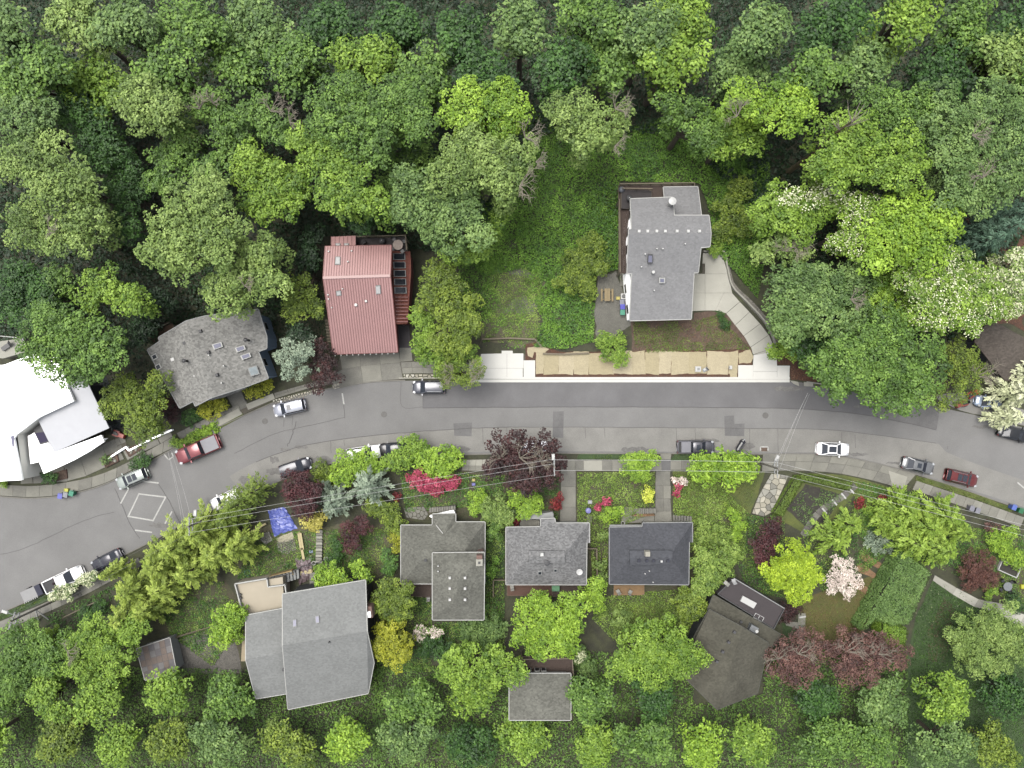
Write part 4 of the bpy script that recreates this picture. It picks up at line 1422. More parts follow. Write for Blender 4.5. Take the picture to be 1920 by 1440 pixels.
for q, pl in (([(629, 481), (638, 481), (638, 496), (628, 496)], pN), ([(704, 536), (713, 535), (714, 551), (705, 552)], pS), ([(630, 546), (639, 545), (640, 554), (631, 555)], pS)):
    skylight(h, pl, q, M_TRIMG, M_SKYW, 0.2, 0.1)
for x, y, pl, r in ((668, 572, pS, 0.2), (687, 565, pS, 0.16), (617, 472, pN, 0.1), (660, 471, pN, 0.1), (653, 491, pN, 0.1), (643, 542, pS, 0.08), (616, 553, pS, 0.1), (617, 561, pS, 0.1), (623, 577, pS, 0.08)):
    pipe(h, pl, x, y, r, 0.35, M_PLAST)
rn = [(621, 444, 6.2), (667, 442, 6.2), (667, 465, 6.9), (621, 466, 6.9)]
a, b, c, d = (np.array(P(*q)) for q in rn)
MB().slabquad([d, c, b, a], 0.15).build('dormer_deck', M_REDR, h)
for i in range(6):
    q = [d + (c - d) * (i / 6 + .002), d + (c - d) * ((i + 1) / 6 - .002), a + (b - a) * ((i + 1) / 6 - .002), a + (b - a) * (i / 6 + .002)]
    o = MB().slabquad([p + (0, 0, 0.05) for p in q], 0.045).build('roof_panel', M_RED, h)
    MB().bar(q[0] + (0, 0, 0.12), q[3] + (0, 0, 0.12), 0.06, 0.07).build('seam', M_REDR, o)
walls(h, rn, M_REDW, 0.3, drop=0.3)
pD = plane_of(a, b, c)
for x in (629, 645):
    skylight(h, pD, [(x, 456), (x + 9, 456), (x + 9, 462), (x, 462)], M_TRIMG, M_SKYW, 0.2, 0.1)
# glazed lean-to, east side
lt = [(733, 470, 5.6), (769, 471, 4.4), (771, 508, 4.4), (764, 607, 4.4), (742, 608, 5.6)]
roof(h, lt, [(0, 1, 2, 3, 4)], mat('cedar_red', C(148, 82, 66), var=0.14, scale=2, fine=0.15, fscale=8), 0.18, name='lean_to_roof')
walls(h, lt, M_REDW, 0.25, drop=0.2)
pL = plane_of(P(*lt[0]), P(*lt[1]), P(*lt[4]))
for i in range(5):
    y = 475 + i * 15.8
    x = 737 + i * 0.6
    skylight(h, pL, [(x, y), (x + 22.5, y), (x + 23, y + 12), (x + 0.5, y + 12)], M_TRIMG, M_GLASS, 0.12, 0.1)
for i in range(8):
    y = 557 + i * 6.6
    MB().bar(on(pL, 741 + i * 0.3, y, 0.05), on(pL, 765, y, 0.05), 0.1, 0.05).build('batten', M_REDR, h)
deck(h, [(667, 446), (762, 444), (764, 470), (734, 471), (734, 462), (667, 463)], 5.0, M_DECKD, 0.0, [0, 1], M_RAIL)
MB().prism([P2(744, 610, 0.15), P2(767, 610, 0.15), P2(770, 652, 0.15), P2(748, 652, 0.15)], -0.1, 0.15).build('porch_slab', mat('dark_slab', C(96, 90, 92), var=0.08, scale=1), h)
for i in range(8):
    MB().prism([P2(612, 600 + i * 5.4, 0.8), P2(622, 600 + i * 5.4, 0.8), P2(622, 604 + i * 5.4, 0.8), P2(612, 604 + i * 5.4, 0.8)], 0, 1.6 - i * 0.18).build('side_tread', M_RAIL, h)
for i in range(11):
    a, b = np.array(P(*VW[0])), np.array(P(*VE[0]))
    q = a + (b - a) * (i + 0.3) / 11
    MB().box(q[0], q[1] - 0.1, q[2] - 0.06, 0.1, 0.35, 0.12).build('rafter_tail', M_TRIM, h)
window(h, (w[3][0], w[3][1]), (w[3][0] + 0.02, w[3][1] + 0.5), 1, 2) if False else None

# ---------- grey house with brown decks
h = thing('grey_house', 'grey shingle-roofed house with white walls, row of roof vents and brown deck', 'house', (*P2(1240, 480), 0))
zr, zn, zs = 9.0, 6.6, 5.2
V = [(1182, 373, zn), (1261, 370, zn), (1264, 404, zn + 1.25), (1329, 404, zn + 1.25), (1333, 437, zr), (1331, 462, zr - 0.75), (1314, 464, zr - 0.8), (1309, 511, zr - 2.1), (1301, 511, zr - 2.1), (1296, 598, zs), (1181, 601, zs),
     (1185, 513, zr - 2.1), (1176, 512, zr - 2.1), (1179, 439, zr), (1179, 430, zr - 0.3), (1185, 429, zr - 0.35)]
rb = roof(h, V, [(0, 1, 2, 3, 4, 13, 14, 15), (4, 5, 6, 7, 8, 9, 10, 11, 12, 13)], M_SH2, 0.2, edge=M_TRIM)
pN = plane_of(P(1182, 373, zn), P(1261, 370, zn), P(1250, 439, zr))
pS = plane_of(P(1179, 439, zr), P(1333, 437, zr), P(1240, 600, zs))
_, w = walls(h, [V[i] for i in (0, 1, 2, 3, 4, 6, 7, 9, 10, 12, 13)], M_WHITE, 0.45, drop=0.25)
lo = [(1244, 351, 4.6), (1308, 350, 4.6), (1315, 404, 5.3), (1258, 405, 5.3), (1246, 370, 4.9)]
roof(h, lo, [tuple(range(5))], M_SH2, 0.18, name='lower_roof', edge=M_TRIM)
walls(h, lo, M_WHITE, 0.35, drop=0.2)
for x in (1198, 1214, 1231, 1247, 1269, 1290, 1311):
    vent(h, pN, x, 434, 0.42, 0.3, M_PLAST)
skylight(h, pS, [(1215, 477), (1224, 477), (1224, 494), (1214, 494)], M_VENTD, M_SKYG, 0.16)
skylight(h, pS, [(1236, 521), (1247, 521), (1247, 531), (1236, 531)], M_TRIM, M_SKYG, 0.16)
for x, y in ((1231, 467), (1242, 467), (1284, 458), (1209, 477), (1202, 501), (1226, 545)):
    pipe(h, pS, x, y, 0.09, 0.35)
pipe(h, pS, 1224, 511, 0.2, 0.5, M_PLAST, False)
pipe(h, pN, 1255, 384, 0.3, 1.9, M_PLAST, True, 'chimney_flue')
dk = [(1160, 347), (1299, 345), (1300, 352), (1245, 372), (1182, 373), (1178, 512), (1162, 513)]
deck(h, [(1160, 348), (1299, 346), (1300, 374), (1160, 376)], 3.6, M_DECK, 0.0, [0, 1], M_RAIL)
deck(h, [(1160, 376), (1182, 376), (1178, 512), (1161, 512)], 3.59, M_DECK, math.pi / 2, [3], M_RAIL)
deck(h, [(1165, 356), (1221, 357), (1222, 372), (1183, 376), (1181, 391), (1165, 390)], 4.3, M_DECKD, 0.0, [0, 3], M_RAIL, name='upper_deck')
wall_windows(h, w, [e for e in range(len(w)) if abs(w[e][1] - w[(e + 1) % len(w)][1]) > 4], M_TRIM, ((1.0, 2.3), (3.9, 5.2)), 3)
MB().prism([P2(1163, 512, 0.2), P2(1178, 512, 0.2), P2(1178, 536, 0.2), P2(1163, 536, 0.2)], 0, 0.12).build('side_path', M_CONC2, h)

# ---------- brown roof at right edge
h = thing('brown_house', 'house under a plain brown shingle roof at the right edge', 'house', (*P2(1890, 660), 0))
V = [(1856, 600, 5.0), (1960, 655, 5.0), (1940, 720, 3.2), (1884, 712, 3.2), (1828, 640, 3.6)]
roof(h, V, [tuple(range(5))], M_SH8, 0.2, edge=mat('brown_fascia', C(96, 84, 74)))
walls(h, V, M_DARKW, 0.5)

# ---------- pale grey house, lower left
h = thing('pale_grey_house', 'pale grey two-level shingle-roofed house with beige terrace at the lower edge', 'house', (*P2(600, 1180), 0))
z1, zr = 6.0, 8.6
V = [(530, 1114, z1), (685, 1088, z1), (688, 1184, zr), (701, 1243, 5.6), (690, 1300, 4.2), (540, 1330, 4.2), (530, 1210, zr)]
roof(h, V, [(0, 1, 2, 6), (6, 2, 3, 4, 5)], M_SH3, 0.2, edge=M_TRIM)
_, w = walls(h, [V[i] for i in (0, 1, 2, 4, 5, 6)], M_DARKW, 0.5, drop=0.25)
V2 = [(461, 1154, 4.6), (531, 1141, 4.6), (536, 1222, 6.6), (461, 1237, 6.6), (480, 1310, 4.4), (540, 1300, 4.4)]
roof(h, V2, [(0, 1, 2, 3), (3, 2, 5, 4)], M_SH3, 0.2, name='wing_roof', edge=M_TRIM)
walls(h, [V2[i] for i in (0, 1, 2, 5, 4, 3)], M_BEIGE, 0.4, drop=0.25)
pN = plane_of(P(*V[0]), P(*V[1]), P(*V[2]))
for q in ([(549, 1162), (556, 1161), (556, 1175), (549, 1176)], [(591, 1155), (598, 1154), (599, 1168), (592, 1169)]):
    skylight(h, pN, q, M_TRIMG, mat('lavender_glass', C(180, 180, 200), var=0.04, scale=2, rough=0.35, spec=0.15), 0.14, 0.08)
pS = plane_of(P(*V[6]), P(*V[2]), P(*V[3]))
for x, y, m, r in ((618, 1203, M_BLACK, 0.12), (533, 1254, M_VENTD, 0.2), (551, 1253, M_VENTD, 0.1)):
    pipe(h, pS, x, y, r, 0.4, m)
p = P2(694, 1144, 6)
MB().box(p[0], p[1], 3.4, 0.9, 1.5, 7.2, 0.15).build('chimney', M_BRICK, h)
MB().box(p[0] - 0.05, p[1] - 0.2, 7.15, 0.7, 0.7, 0.5, 0.15).build('chimney_cap', M_WHITE, h)
for e in range(len(w)):
    a, b = np.array(w[e][:2]), np.array(w[(e + 1) % len(w)][:2])
    L = np.linalg.norm(b - a)
    d = (b - a) / L
    if d[1] > 0.8 and L > 3:
        for t in (0.25, 0.75):
            window(h, a + d * (L * t - 0.7), a + d * (L * t + 0.7), 3.2, 4.8, M_TRIM, bars=1)
    if d[0] < -0.8 and L > 4 and a[1] > P2(600, 1150)[1]:
        for t in (0.25, 0.6):
            window(h, a + d * (L * t - 0.7), a + d * (L * t + 0.7), 3.0, 4.4, M_TRIM)
tz = 3.2
tp = [P2(441, 1096, tz), P2(530, 1082, tz), P2(533, 1142, tz), P2(462, 1154, tz), P2(456, 1175, tz)]
MB().prism(tp, -0.2, tz).build('terrace', mat('terrace_coating', C(222, 210, 186), var=0.04, scale=0.8), h)
for a, b in (((440, 1095), (500, 1085)), ((440, 1095), (455, 1150)), ((534, 1097), (536, 1112)), ((500, 1085), (502, 1101)), ((502, 1101), (534, 1097))):
    MB().bar(P(*a, tz + 0.5), P(*b, tz + 0.5), 0.16, 0.5).build('parapet', M_TRIM, h)
MB().prism([P2(445, 1096, 1.0), P2(548, 1068, 1.0), P2(552, 1076, 1.0), P2(446, 1104, 1.0)], 0, 1.4).build('retaining_wall', mat('ochre_wall', C(196, 168, 112), var=0.08, scale=1), h)
for i in range(10):
    x = 502 + i * 5.2
    y = 1085 - i * 1.2
    MB().prism([P2(x, y, 2.6), P2(x + 4.4, y - 1, 2.6), P2(x + 6, y + 16, 2.6), P2(x + 1.6, y + 17, 2.6)], 0.0, tz - 0.05 - i * 0.24).build('tread', M_TRIMG, h)
MB().prism([P2(455, 1182, 2), P2(462, 1178, 2), P2(466, 1240, 2), P2(452, 1240, 2)], 0, 2.0).build('side_parapet', M_BEIGE, h)
rl_ = MB()
for k in range(9):
    q0 = P(500 + k * 6.2, 1086 - k * 1.4, 3.9 - k * 0.2)
    rl_.box(q0[0], q0[1], q0[2] - 0.5, 0.04, 0.04, 1.0)
rl_.tube([P(500 + k * 6.2, 1086 - k * 1.4, 3.9 - k * 0.2) for k in range(9)], 0.04, 5)
rl_.build('stair_rail', M_BLACK, h)
for i, (x, y) in enumerate(((451, 1114), (452, 1120))):
    q = P2(x, y, tz)
    t = thing('flower_pot', ('small black pot at the corner of the beige terrace' if i else 'empty black pot nearest the beige terrace corner'), 'pot', (q[0], q[1], tz), group='pots on the beige terrace', local=True)
    MB().lathe(0, 0, [(0.14, 0), (0.2, 0.34), (0.21, 0.36), (0.16, 0.33)], 12).build('pot', M_BLACK, t)
    MB().lathe(0, 0, [(0.16, 0.28), (0.05, 0.30)], 10).build('soil', M_SOIL, t)


# ---------- hip-roofed bungalows
def hip(verts_eave, ridge, faces):
    return verts_eave + ridge, faces


h = thing('hip_roof_house', 'weathered grey hip-roofed house with raised square upper storey and brick chimney', 'house', (*P2(830, 1050), 0))
e1, r1 = 3.4, 5.6
V = [(752, 985, e1), (811, 985, e1), (811, 964, e1), (854, 963, e1), (854, 979, e1), (909, 979, e1), (909, 1095, e1), (752, 1094, e1), (791, 1031, r1), (791, 1049, r1), (872, 1031, r1), (872, 1049, r1), (832, 1004, 4.5)]
roof(h, V, [(0, 8, 9, 7), (7, 9, 11, 6), (6, 11, 10, 5), (8, 10, 11, 9), (0, 1, 12, 10, 8), (1, 2, 12), (2, 3, 12), (3, 4, 12), (4, 5, 10, 12)], M_SH4, 0.16, edge=M_TRIM)
_, w = walls(h, [V[i] for i in (0, 1, 2, 3, 4, 5, 6, 7)], M_TRIMG, 0.5)
wall_windows(h, w, range(len(w)), M_TRIM)
e2, r2 = 6.6, 8.4
V = [(811, 1037, e2), (908, 1036, e2), (907, 1162, e2), (811, 1162, e2), (856, 1090, r2), (858, 1120, r2)]
roof(h, V, [(0, 1, 4), (1, 2, 5, 4), (2, 3, 5), (3, 0, 4, 5)], M_SH4, 0.16, name='upper_roof', edge=M_TRIM)
_, w = walls(h, V[:4], M_TRIMG, 0.45)
wall_windows(h, w, range(4), M_TRIM, ((1.0, 2.3), (4.3, 5.6)))
pW, pE = plane_of(P(*V[3]), P(*V[0]), P(*V[4])), plane_of(P(*V[1]), P(*V[2]), P(*V[5]))
for y in (1083, 1103, 1124):
    vent(h, pW, 843.5, y, 0.36, 0.25, M_PLAST)
    vent(h, pE, 872, y, 0.36, 0.25, M_PLAST)
p = P2(899, 1050, 7.5)
MB().box(p[0], p[1], 3.8, 0.75, 1.3, 7.9).build('chimney', M_BRICK, h)
MB().box(p[0], p[1] - 0.25, 7.85, 0.85, 0.85, 0.25).build('chimney_cap', M_CONCP, h)
MB().box(p[0], p[1] - 0.25, 8.0, 0.3, 0.3, 0.1).build('flue_opening', M_BLACK, h)
for x, y in ((822, 1060), (822, 1070)):
    pipe(h, pW, x, y, 0.09, 0.45)
pw = plane_of(P(752, 985, e1), P(752, 1094, e1), P(791, 1040, r1))
vent(h, plane_of(P(791, 1049, r1), P(800, 1049, r1), P(800, 1094, e1)), 798, 1050, 0.4, 0.25)
MB().bar(P(818, 985, 4.0), P(830, 1000, 4.7), 0.1, 0.08).build('gutter', M_TRIM, h)
MB().prism([P2(805, 968, 1), P2(850, 956, 1), P2(853, 962, 1), P2(812, 972, 1)], 0, 1.0).build('porch_wall', M_WHITE, h)
deck(h, [(765, 1096), (811, 1096), (811, 1120), (768, 1118)], 0.5, M_DECK, 0.0)

h = thing('flecked_roof_house', 'hip-roofed house with light grey flecked shingles, white dish and brown rear deck', 'house', (*P2(1025, 1040), 0))
e1, r1 = 4.0, 6.4
V = [(949, 989, e1), (1014, 988, e1), (1014, 973, e1), (1040, 972, e1), (1041, 981, e1), (1105, 981, e1), (1105, 1018, e1), (1100, 1018, e1), (1099, 1096, e1), (949, 1096, e1), (996, 1042, r1), (1056, 1042, r1)]
roof(h, V, [(0, 1, 2, 3, 4, 5, 11, 10), (5, 6, 7, 8, 11), (8, 9, 10, 11), (9, 0, 10)], M_SH5, 0.16, edge=M_TRIM)
_, w = walls(h, [V[i] for i in (0, 1, 2, 3, 4, 5, 6, 7, 8, 9)], mat('siding_grey', C(140, 142, 142)), 0.5)
wall_windows(h, w, range(len(w)), M_TRIM)
roof(h, [(992, 1033, 6.35), (1059, 1033, 6.35), (1059, 1045, 6.75), (992, 1045, 6.75), (992, 1055, 6.35), (1059, 1056, 6.35)], [(0, 1, 2, 3), (3, 2, 5, 4)], M_SH5, 0.3, name='ridge_roof')
pS = plane_of(P(949, 1096, e1), P(1099, 1096, e1), P(1026, 1042, r1))
for q in ([(1008, 1072), (1016, 1071), (1016, 1078), (1008, 1078)], [(1038, 1067), (1045, 1067), (1045, 1073), (1038, 1073)]):
    skylight(h, pS, q, M_TRIMG, M_GLASS, 0.2, 0.1)
for x, y in ((1022, 1069), (1006, 1080), (1031, 1091)):
    vent(h, pS, x, y, 0.2, 0.2)
pipe(h, pS, 1025, 1053, 0.22, 0.8, M_VENTD, True, 'flue')
pt = plane_of(P(992, 1033, 6.35), P(1059, 1033, 6.35), P(1020, 1045, 6.75))
vent(h, pt, 1016, 1039, 0.5, 0.4, M_PLAST, 0, 'chimney')
p = on(pS, 1086, 1071, 0)
MB().lathe(p[0], p[1], [(0.05, p[2] - 0.1), (0.05, p[2] + 0.35), (0.2, p[2] + 0.38), (0.42, p[2] + 0.5), (0.38, p[2] + 0.5), (0.05, p[2] + 0.42)], 16).build('satellite_dish', M_PLAST, h)
deck(h, [(951, 1097), (1035, 1097), (1035, 1117), (951, 1117)], 1.6, mat('deck_cedar', C(118, 84, 68), var=0.1, scale=2, fine=0.12, fscale=10), 0.0)
deck(h, [(1036, 1097), (1101, 1097), (1104, 1120), (1036, 1118)], 1.6, M_DECK, math.pi / 2)
MB().prism([P2(975, 963, 2.2), P2(1038, 962, 2.2), P2(1038, 972, 2.2), P2(976, 974, 2.2)], 0, 2.3).build('porch_wall', M_TRIM, h)
roof(h, [(985, 967, 2.6), (1036, 960, 2.6), (1038, 970, 2.7), (1012, 974, 2.7), (986, 972, 2.6)], [tuple(range(5))], M_TRIMG, 0.1, name='porch_roof')
MB().prism([P2(975, 975, 0.8), P2(1012, 973, 0.8), P2(1012, 987, 0.8), P2(975, 987, 0.8)], 0, 0.8).build('porch_floor', M_CONC2, h)
for i in range(6):
    MB().prism([P2(991 + i * 3.4, 974, 0.9), P2(994 + i * 3.4, 974, 0.9), P2(994 + i * 3.4, 985, 0.9), P2(991 + i * 3.4, 985, 0.9)], 0.8, 0.86 + i * 0.16).build('porch_step', M_CONC, h)

h = thing('slate_roof_house', 'hip-roofed house with dark slate-grey shingles and small new wooden rear deck', 'house', (*P2(1220, 1040), 0))
V = [(1143, 989, e1), (1205, 988, e1), (1205, 981, e1), (1298, 980, e1), (1298, 1017, e1), (1292, 1017, e1), (1291, 1096, e1), (1143, 1095, e1), (1185, 1042, r1), (1256, 1042, r1)]
roof(h, V, [(0, 1, 2, 3, 9, 8), (3, 4, 5, 6, 9), (6, 7, 8, 9), (7, 0, 8)], M_SH6, 0.16, edge=M_TRIMG)
_, w = walls(h, [V[i] for i in range(8)], mat('siding_cream', C(190, 184, 166)), 0.5)
wall_windows(h, w, range(len(w)), M_TRIM)
roof(h, [(1181, 1032, 6.35), (1261, 1032, 6.35), (1261, 1046, 6.75), (1181, 1046, 6.75), (1181, 1060, 6.3), (1261, 1058, 6.3)], [(0, 1, 2, 3), (3, 2, 5, 4)], M_SH6, 0.3, name='ridge_roof')
pt = plane_of(P(1181, 1060, 6.3), P(1261, 1059, 6.3), P(1220, 1046, 6.75))
for x in (1198, 1212.5, 1225, 1252.5):
    vent(h, pt, x, 1051, 0.42, 0.25, mat('vent_blue_black', C(56, 58, 74)))
vent(h, pt, 1240, 1052, 0.3, 0.3, M_PLAST)
pn = plane_of(P(1181, 1032, 6.35), P(1261, 1032, 6.35), P(1220, 1046, 6.75))
vent(h, pn, 1213, 1037, 0.75, 0.7, mat('chimney_stucco', C(200, 196, 180), var=0.06, scale=3), 0, 'chimney')
pS = plane_of(P(1143, 1095, e1), P(1291, 1096, e1), P(1220, 1042, r1))
for x, y in ((1217, 1070), (1209, 1075), (1224, 1091)):
    pipe(h, pS, x, y, 0.08, 0.3)
deck(h, [(1151, 1097), (1208, 1097), (1208, 1115), (1151, 1116)], 0.7, M_DECKN, 0.0)
MB().prism([P2(1143, 984, 3.4), P2(1205, 984, 3.4), P2(1205, 990, 3.4), P2(1143, 990, 3.4)], 3.2, 3.4).build('porch_roof', M_TRIMG, h)
MB().prism([P2(1165, 953, 0.5), P2(1186, 951, 0.5), P2(1188, 966, 0.5), P2(1228, 966, 0.5), P2(1228, 980, 0.5), P2(1166, 982, 0.5)], 0, 0.12).build('patio', M_CONC, h)
for i in range(12):
    MB().prism([P2(1188 + i * 3.2, 953 - i * 0.2, 0.3), P2(1190.7 + i * 3.2, 953 - i * 0.2, 0.3), P2(1190.7 + i * 3.2, 964 - i * 0.4, 0.3), P2(1188 + i * 3.2, 964 - i * 0.4, 0.3)], 0, 0.2 + i * 0.13).build('tread', M_CONC if i % 2 else M_CONC2, h)
MB().prism([P2(1183, 967, 0.5), P2(1200, 963, 0.5), P2(1224, 961, 0.5), P2(1228, 967, 0.5), P2(1200, 969, 0.5)], 0, 0.5).build('planter', M_CHIP, h)
for i in range(7):
    MB().prism([P2(1262 + i * 5, 966 + i * 0.3, 0.3), P2(1266 + i * 5, 966 + i * 0.3, 0.3), P2(1266 + i * 5, 977, 0.3), P2(1262 + i * 5, 977, 0.3)], 0, 0.16 + i * 0.07).build('side_tread', M_CONC2, h)

# ---------- mossy diagonal house, lower right of the centre
h = thing('mossy_roof_house', 'diagonal house with mossy grey-green shingle roof and dark flat roof terrace', 'house', (*P2(1390, 1190), 0))
za, zb = 5.6, 7.2
V = [(1330, 1143, za), (1441, 1206, za), (1420, 1300, 4.2), (1345, 1330, 6.6), (1275, 1262, 4.0), (1303, 1192, 4.2), (1392, 1176, zb)]
roof(h, V, [(0, 6, 3, 4, 5), (6, 1, 2, 3)], M_SH7, 0.2, edge=mat('moss_fascia', C(92, 92, 82)))
walls(h, [V[i] for i in (0, 1, 2, 3, 4, 5)], M_DARKW, 0.5, drop=0.3)
L = [(1338, 1116, 4.0), (1464, 1190, 4.0), (1448, 1214, 4.6), (1327, 1143, 4.6)]
roof(h, L, [(0, 1, 2, 3)], M_SH7, 0.18, name='lower_roof', edge=mat('moss_fascia', C(92, 92, 82)))
walls(h, L, M_DARKW, 0.4)
pl = plane_of(P(*L[0]), P(*L[1]), P(*L[2]))
for i, (x, y) in enumerate(((1389, 1166), (1377, 1185), (1366, 1204), (1355, 1222), (1344, 1240))):
    vent(h, plane_of(P(*V[0]), P(*V[6]), P(*V[3])) if i else pl, x, y, 0.4, 0.22, M_VENTD, -0.5)
dz = 3.4
fd = [P2(1376, 1084, dz), P2(1470, 1140, dz), P2(1450, 1178, dz), P2(1345, 1113, dz)]
MB().prism(fd, -0.2, dz).build('flat_roof', mat('dark_membrane', C(78, 70, 72), var=0.1, scale=0.8, fine=0.08, fscale=5), h)
for i in range(4):
    a, b = fd[i], fd[(i + 1) % 4]
    MB().bar((*a, dz + 0.25), (*b, dz + 0.25), 0.12, 0.25).build('parapet', M_VENTD if i else M_TRIMG, h)
q = [(1393, 1117), (1419, 1131), (1413, 1141), (1388, 1127)]
MB().prism([P2(x, y, dz + .2) for x, y in q], dz, dz + 0.25).build('skylight', M_PLAST, h)
p = P2(1411, 1177, 4.6)
MB().box(p[0], p[1], 4.4, 1.1, 0.8, 1.6, -0.5).build('chimney', M_METAL, h)
MB().lathe(p[0] + 0.2, p[1] - 0.1, [(0.16, 5.1), (0.16, 5.7), (0.22, 5.72), (0.22, 5.8)], 10).build('chimney_flue', M_PLAST, h)

# ---------- shed and lower deck house
h = thing('shed', 'small shed with patched grey-brown roof and white edge trim', 'shed', (*P2(295, 1230), 0))
V = [(256, 1217, 2.6), (318, 1196, 2.6), (331, 1262, 3.0), (272, 1275, 3.0)]
roof(h, V, [(0, 1, 2, 3)], mat('patched_roofing', C(120, 114, 112), var=0.15, scale=2, fine=0.15, fscale=6), 0.14, edge=M_TRIM)
walls(h, V, M_TRIMG, 0.2)
pl = plane_of(P(*V[0]), P(*V[1]), P(*V[2]))
M_SH = [mat('roll_grey', C(146, 143, 143), var=0.1, scale=3), mat('roll_brown', C(140, 124, 114), var=0.1, scale=3), mat('roll_dark', C(124, 121, 123), var=0.1, scale=3)]
for j in range(5):
    for i in range(6):
        u0, u1, v0, v1 = i / 6 + 0.01, (i + 1) / 6 - 0.006, j / 5 + 0.01, (j + 1) / 5 - 0.01
        f = lambda u, v: on(pl, (1 - v) * (256 + 62 * u) + v * (272 + 59 * u), (1 - v) * (1217 - 21 * u) + v * (1275 - 13 * u), 0.03)
        MB().slabquad([f(u0, v1), f(u1, v1), f(u1, v0), f(u0, v0)], 0.028).build('shingle', M_SH[(i * 7 + j * 5 + i * j) % 3], h)
h = thing('deck_house', 'brown timber deck with white-framed windows at the bottom edge', 'house', (*P2(1020, 1250), 0))
deck(h, [(976, 1232), (1072, 1230), (1074, 1262), (976, 1262)], 2.6, M_DECK, 0.0, [0, 1])
V = [(955, 1263, 4.6), (1070, 1263, 4.6), (1070, 1350, 6.0), (955, 1350, 6.0)]
roof(h, V, [(0, 1, 2, 3)], M_SH4, 0.18, edge=M_TRIM)
walls(h, V, M_TRIMG, 0.5)
for x in (986, 1002, 1014):
    window(h, P2(x + 10, 1254, 3.0), P2(x, 1254, 3.0), 2.7, 3.9, M_TRIM)

# ------------------------------------------------------------------ vehicles
M_TYRE = mat('tyre', (0.02, 0.02, 0.02), var=0.1, scale=5, rough=0.9)
M_RIM = mat('rim', C(150, 152, 156), var=0.08, scale=5, rough=0.35, metal=0.7)
M_CGLASS = glass('car_glass', (0.012, 0.014, 0.018), 0.05)
M_LAMP = mat('headlamp', C(226, 230, 234), var=0.05, scale=5, rough=0.2)
M_TAIL = mat('taillamp', C(150, 30, 28), var=0.05, scale=5, rough=0.25)
M_BTRIM = mat('black_trim', C(36, 36, 38), var=0.1, scale=4, rough=0.55)


def loft(st, zb=0.24):
    """body shell through stations (x, half width, shoulder height, crown)"""
    mb = MB()
    vs, k = [], 10
    for x, w, zt, cr in st:
        vs += [(x, -w * 0.9, zb), (x, -w, zb + 0.2), (x, -w, zt - 0.16), (x, -w * 0.93, zt - 0.03), (x, -w * 0.5, zt + cr), (x, w * 0.5, zt + cr), (x, w * 0.93, zt - 0.03),
               (x, w, zt - 0.16), (x, w, zb + 0.2), (x, w * 0.9, zb)]
    n = len(st)
    fs = []
    for i in range(n - 1):
        for j in range(k):
            fs.append((i * k + j, i * k + (j + 1) % k, (i + 1) * k + (j + 1) % k, (i + 1) * k + j))
    fs.append(tuple(range(k)))
    fs.append(tuple((n - 1) * k + j for j in range(k - 1, -1, -1)))
    return mb.add(vs, [f[::-1] for f in fs])


CARS = {
    # body stations; cabin: bottom x0,x1, top x0,x1, belt z, roof z, half widths
    'sedan': ([(-2.3, .68, .78, 0), (-2.2, .84, .92, .02), (-1.7, .90, .98, .03), (-.5, .91, .96, .02), (.7, .91, .94, .03), (1.4, .89, .90, .04), (1.95, .82, .80, .03), (2.2, .66, .68, .01), (2.3, .5, .6, 0)],
              (-1.75, 1.05, -.95, .25, .93, 1.42, .82, .60), 1.38, -1.38),
    'suv': ([(-2.25, .78, .95, 0), (-2.18, .88, 1.08, .01), (-1.5, .92, 1.10, .02), (0, .93, 1.06, .02), (.8, .93, 1.02, .03), (1.5, .91, .98, .05), (2.0, .84, .90, .03), (2.22, .70, .76, .01), (2.3, .5, .66, 0)],
            (-2.2, 1.15, -1.95, .35, 1.05, 1.66, .85, .68), 1.4, -1.4),
    'hatch': ([(-2.0, .74, .85, 0), (-1.92, .84, .98, .01), (-1.3, .87, 1.0, .02), (0, .88, .97, .02), (.7, .88, .94, .03), (1.3, .86, .90, .04), (1.75, .78, .80, .03), (1.95, .62, .68, 0)],
              (-1.9, 1.05, -1.45, .3, .95, 1.5, .8, .63), 1.22, -1.25),
    'pickup': ([(-2.75, .84, .98, 0), (-2.7, .92, 1.05, .0), (-2.2, .94, 1.06, .0), (-.6, .95, 1.06, .0), (.9, .95, 1.06, .02), (1.6, .94, 1.06, .05), (2.3, .9, 1.0, .04), (2.6, .78, .86, .01), (2.68, .6, .76, 0)],
               (-.75, 1.35, -.55, .6, 1.05, 1.75, .86, .70), 1.75, -1.65),
}


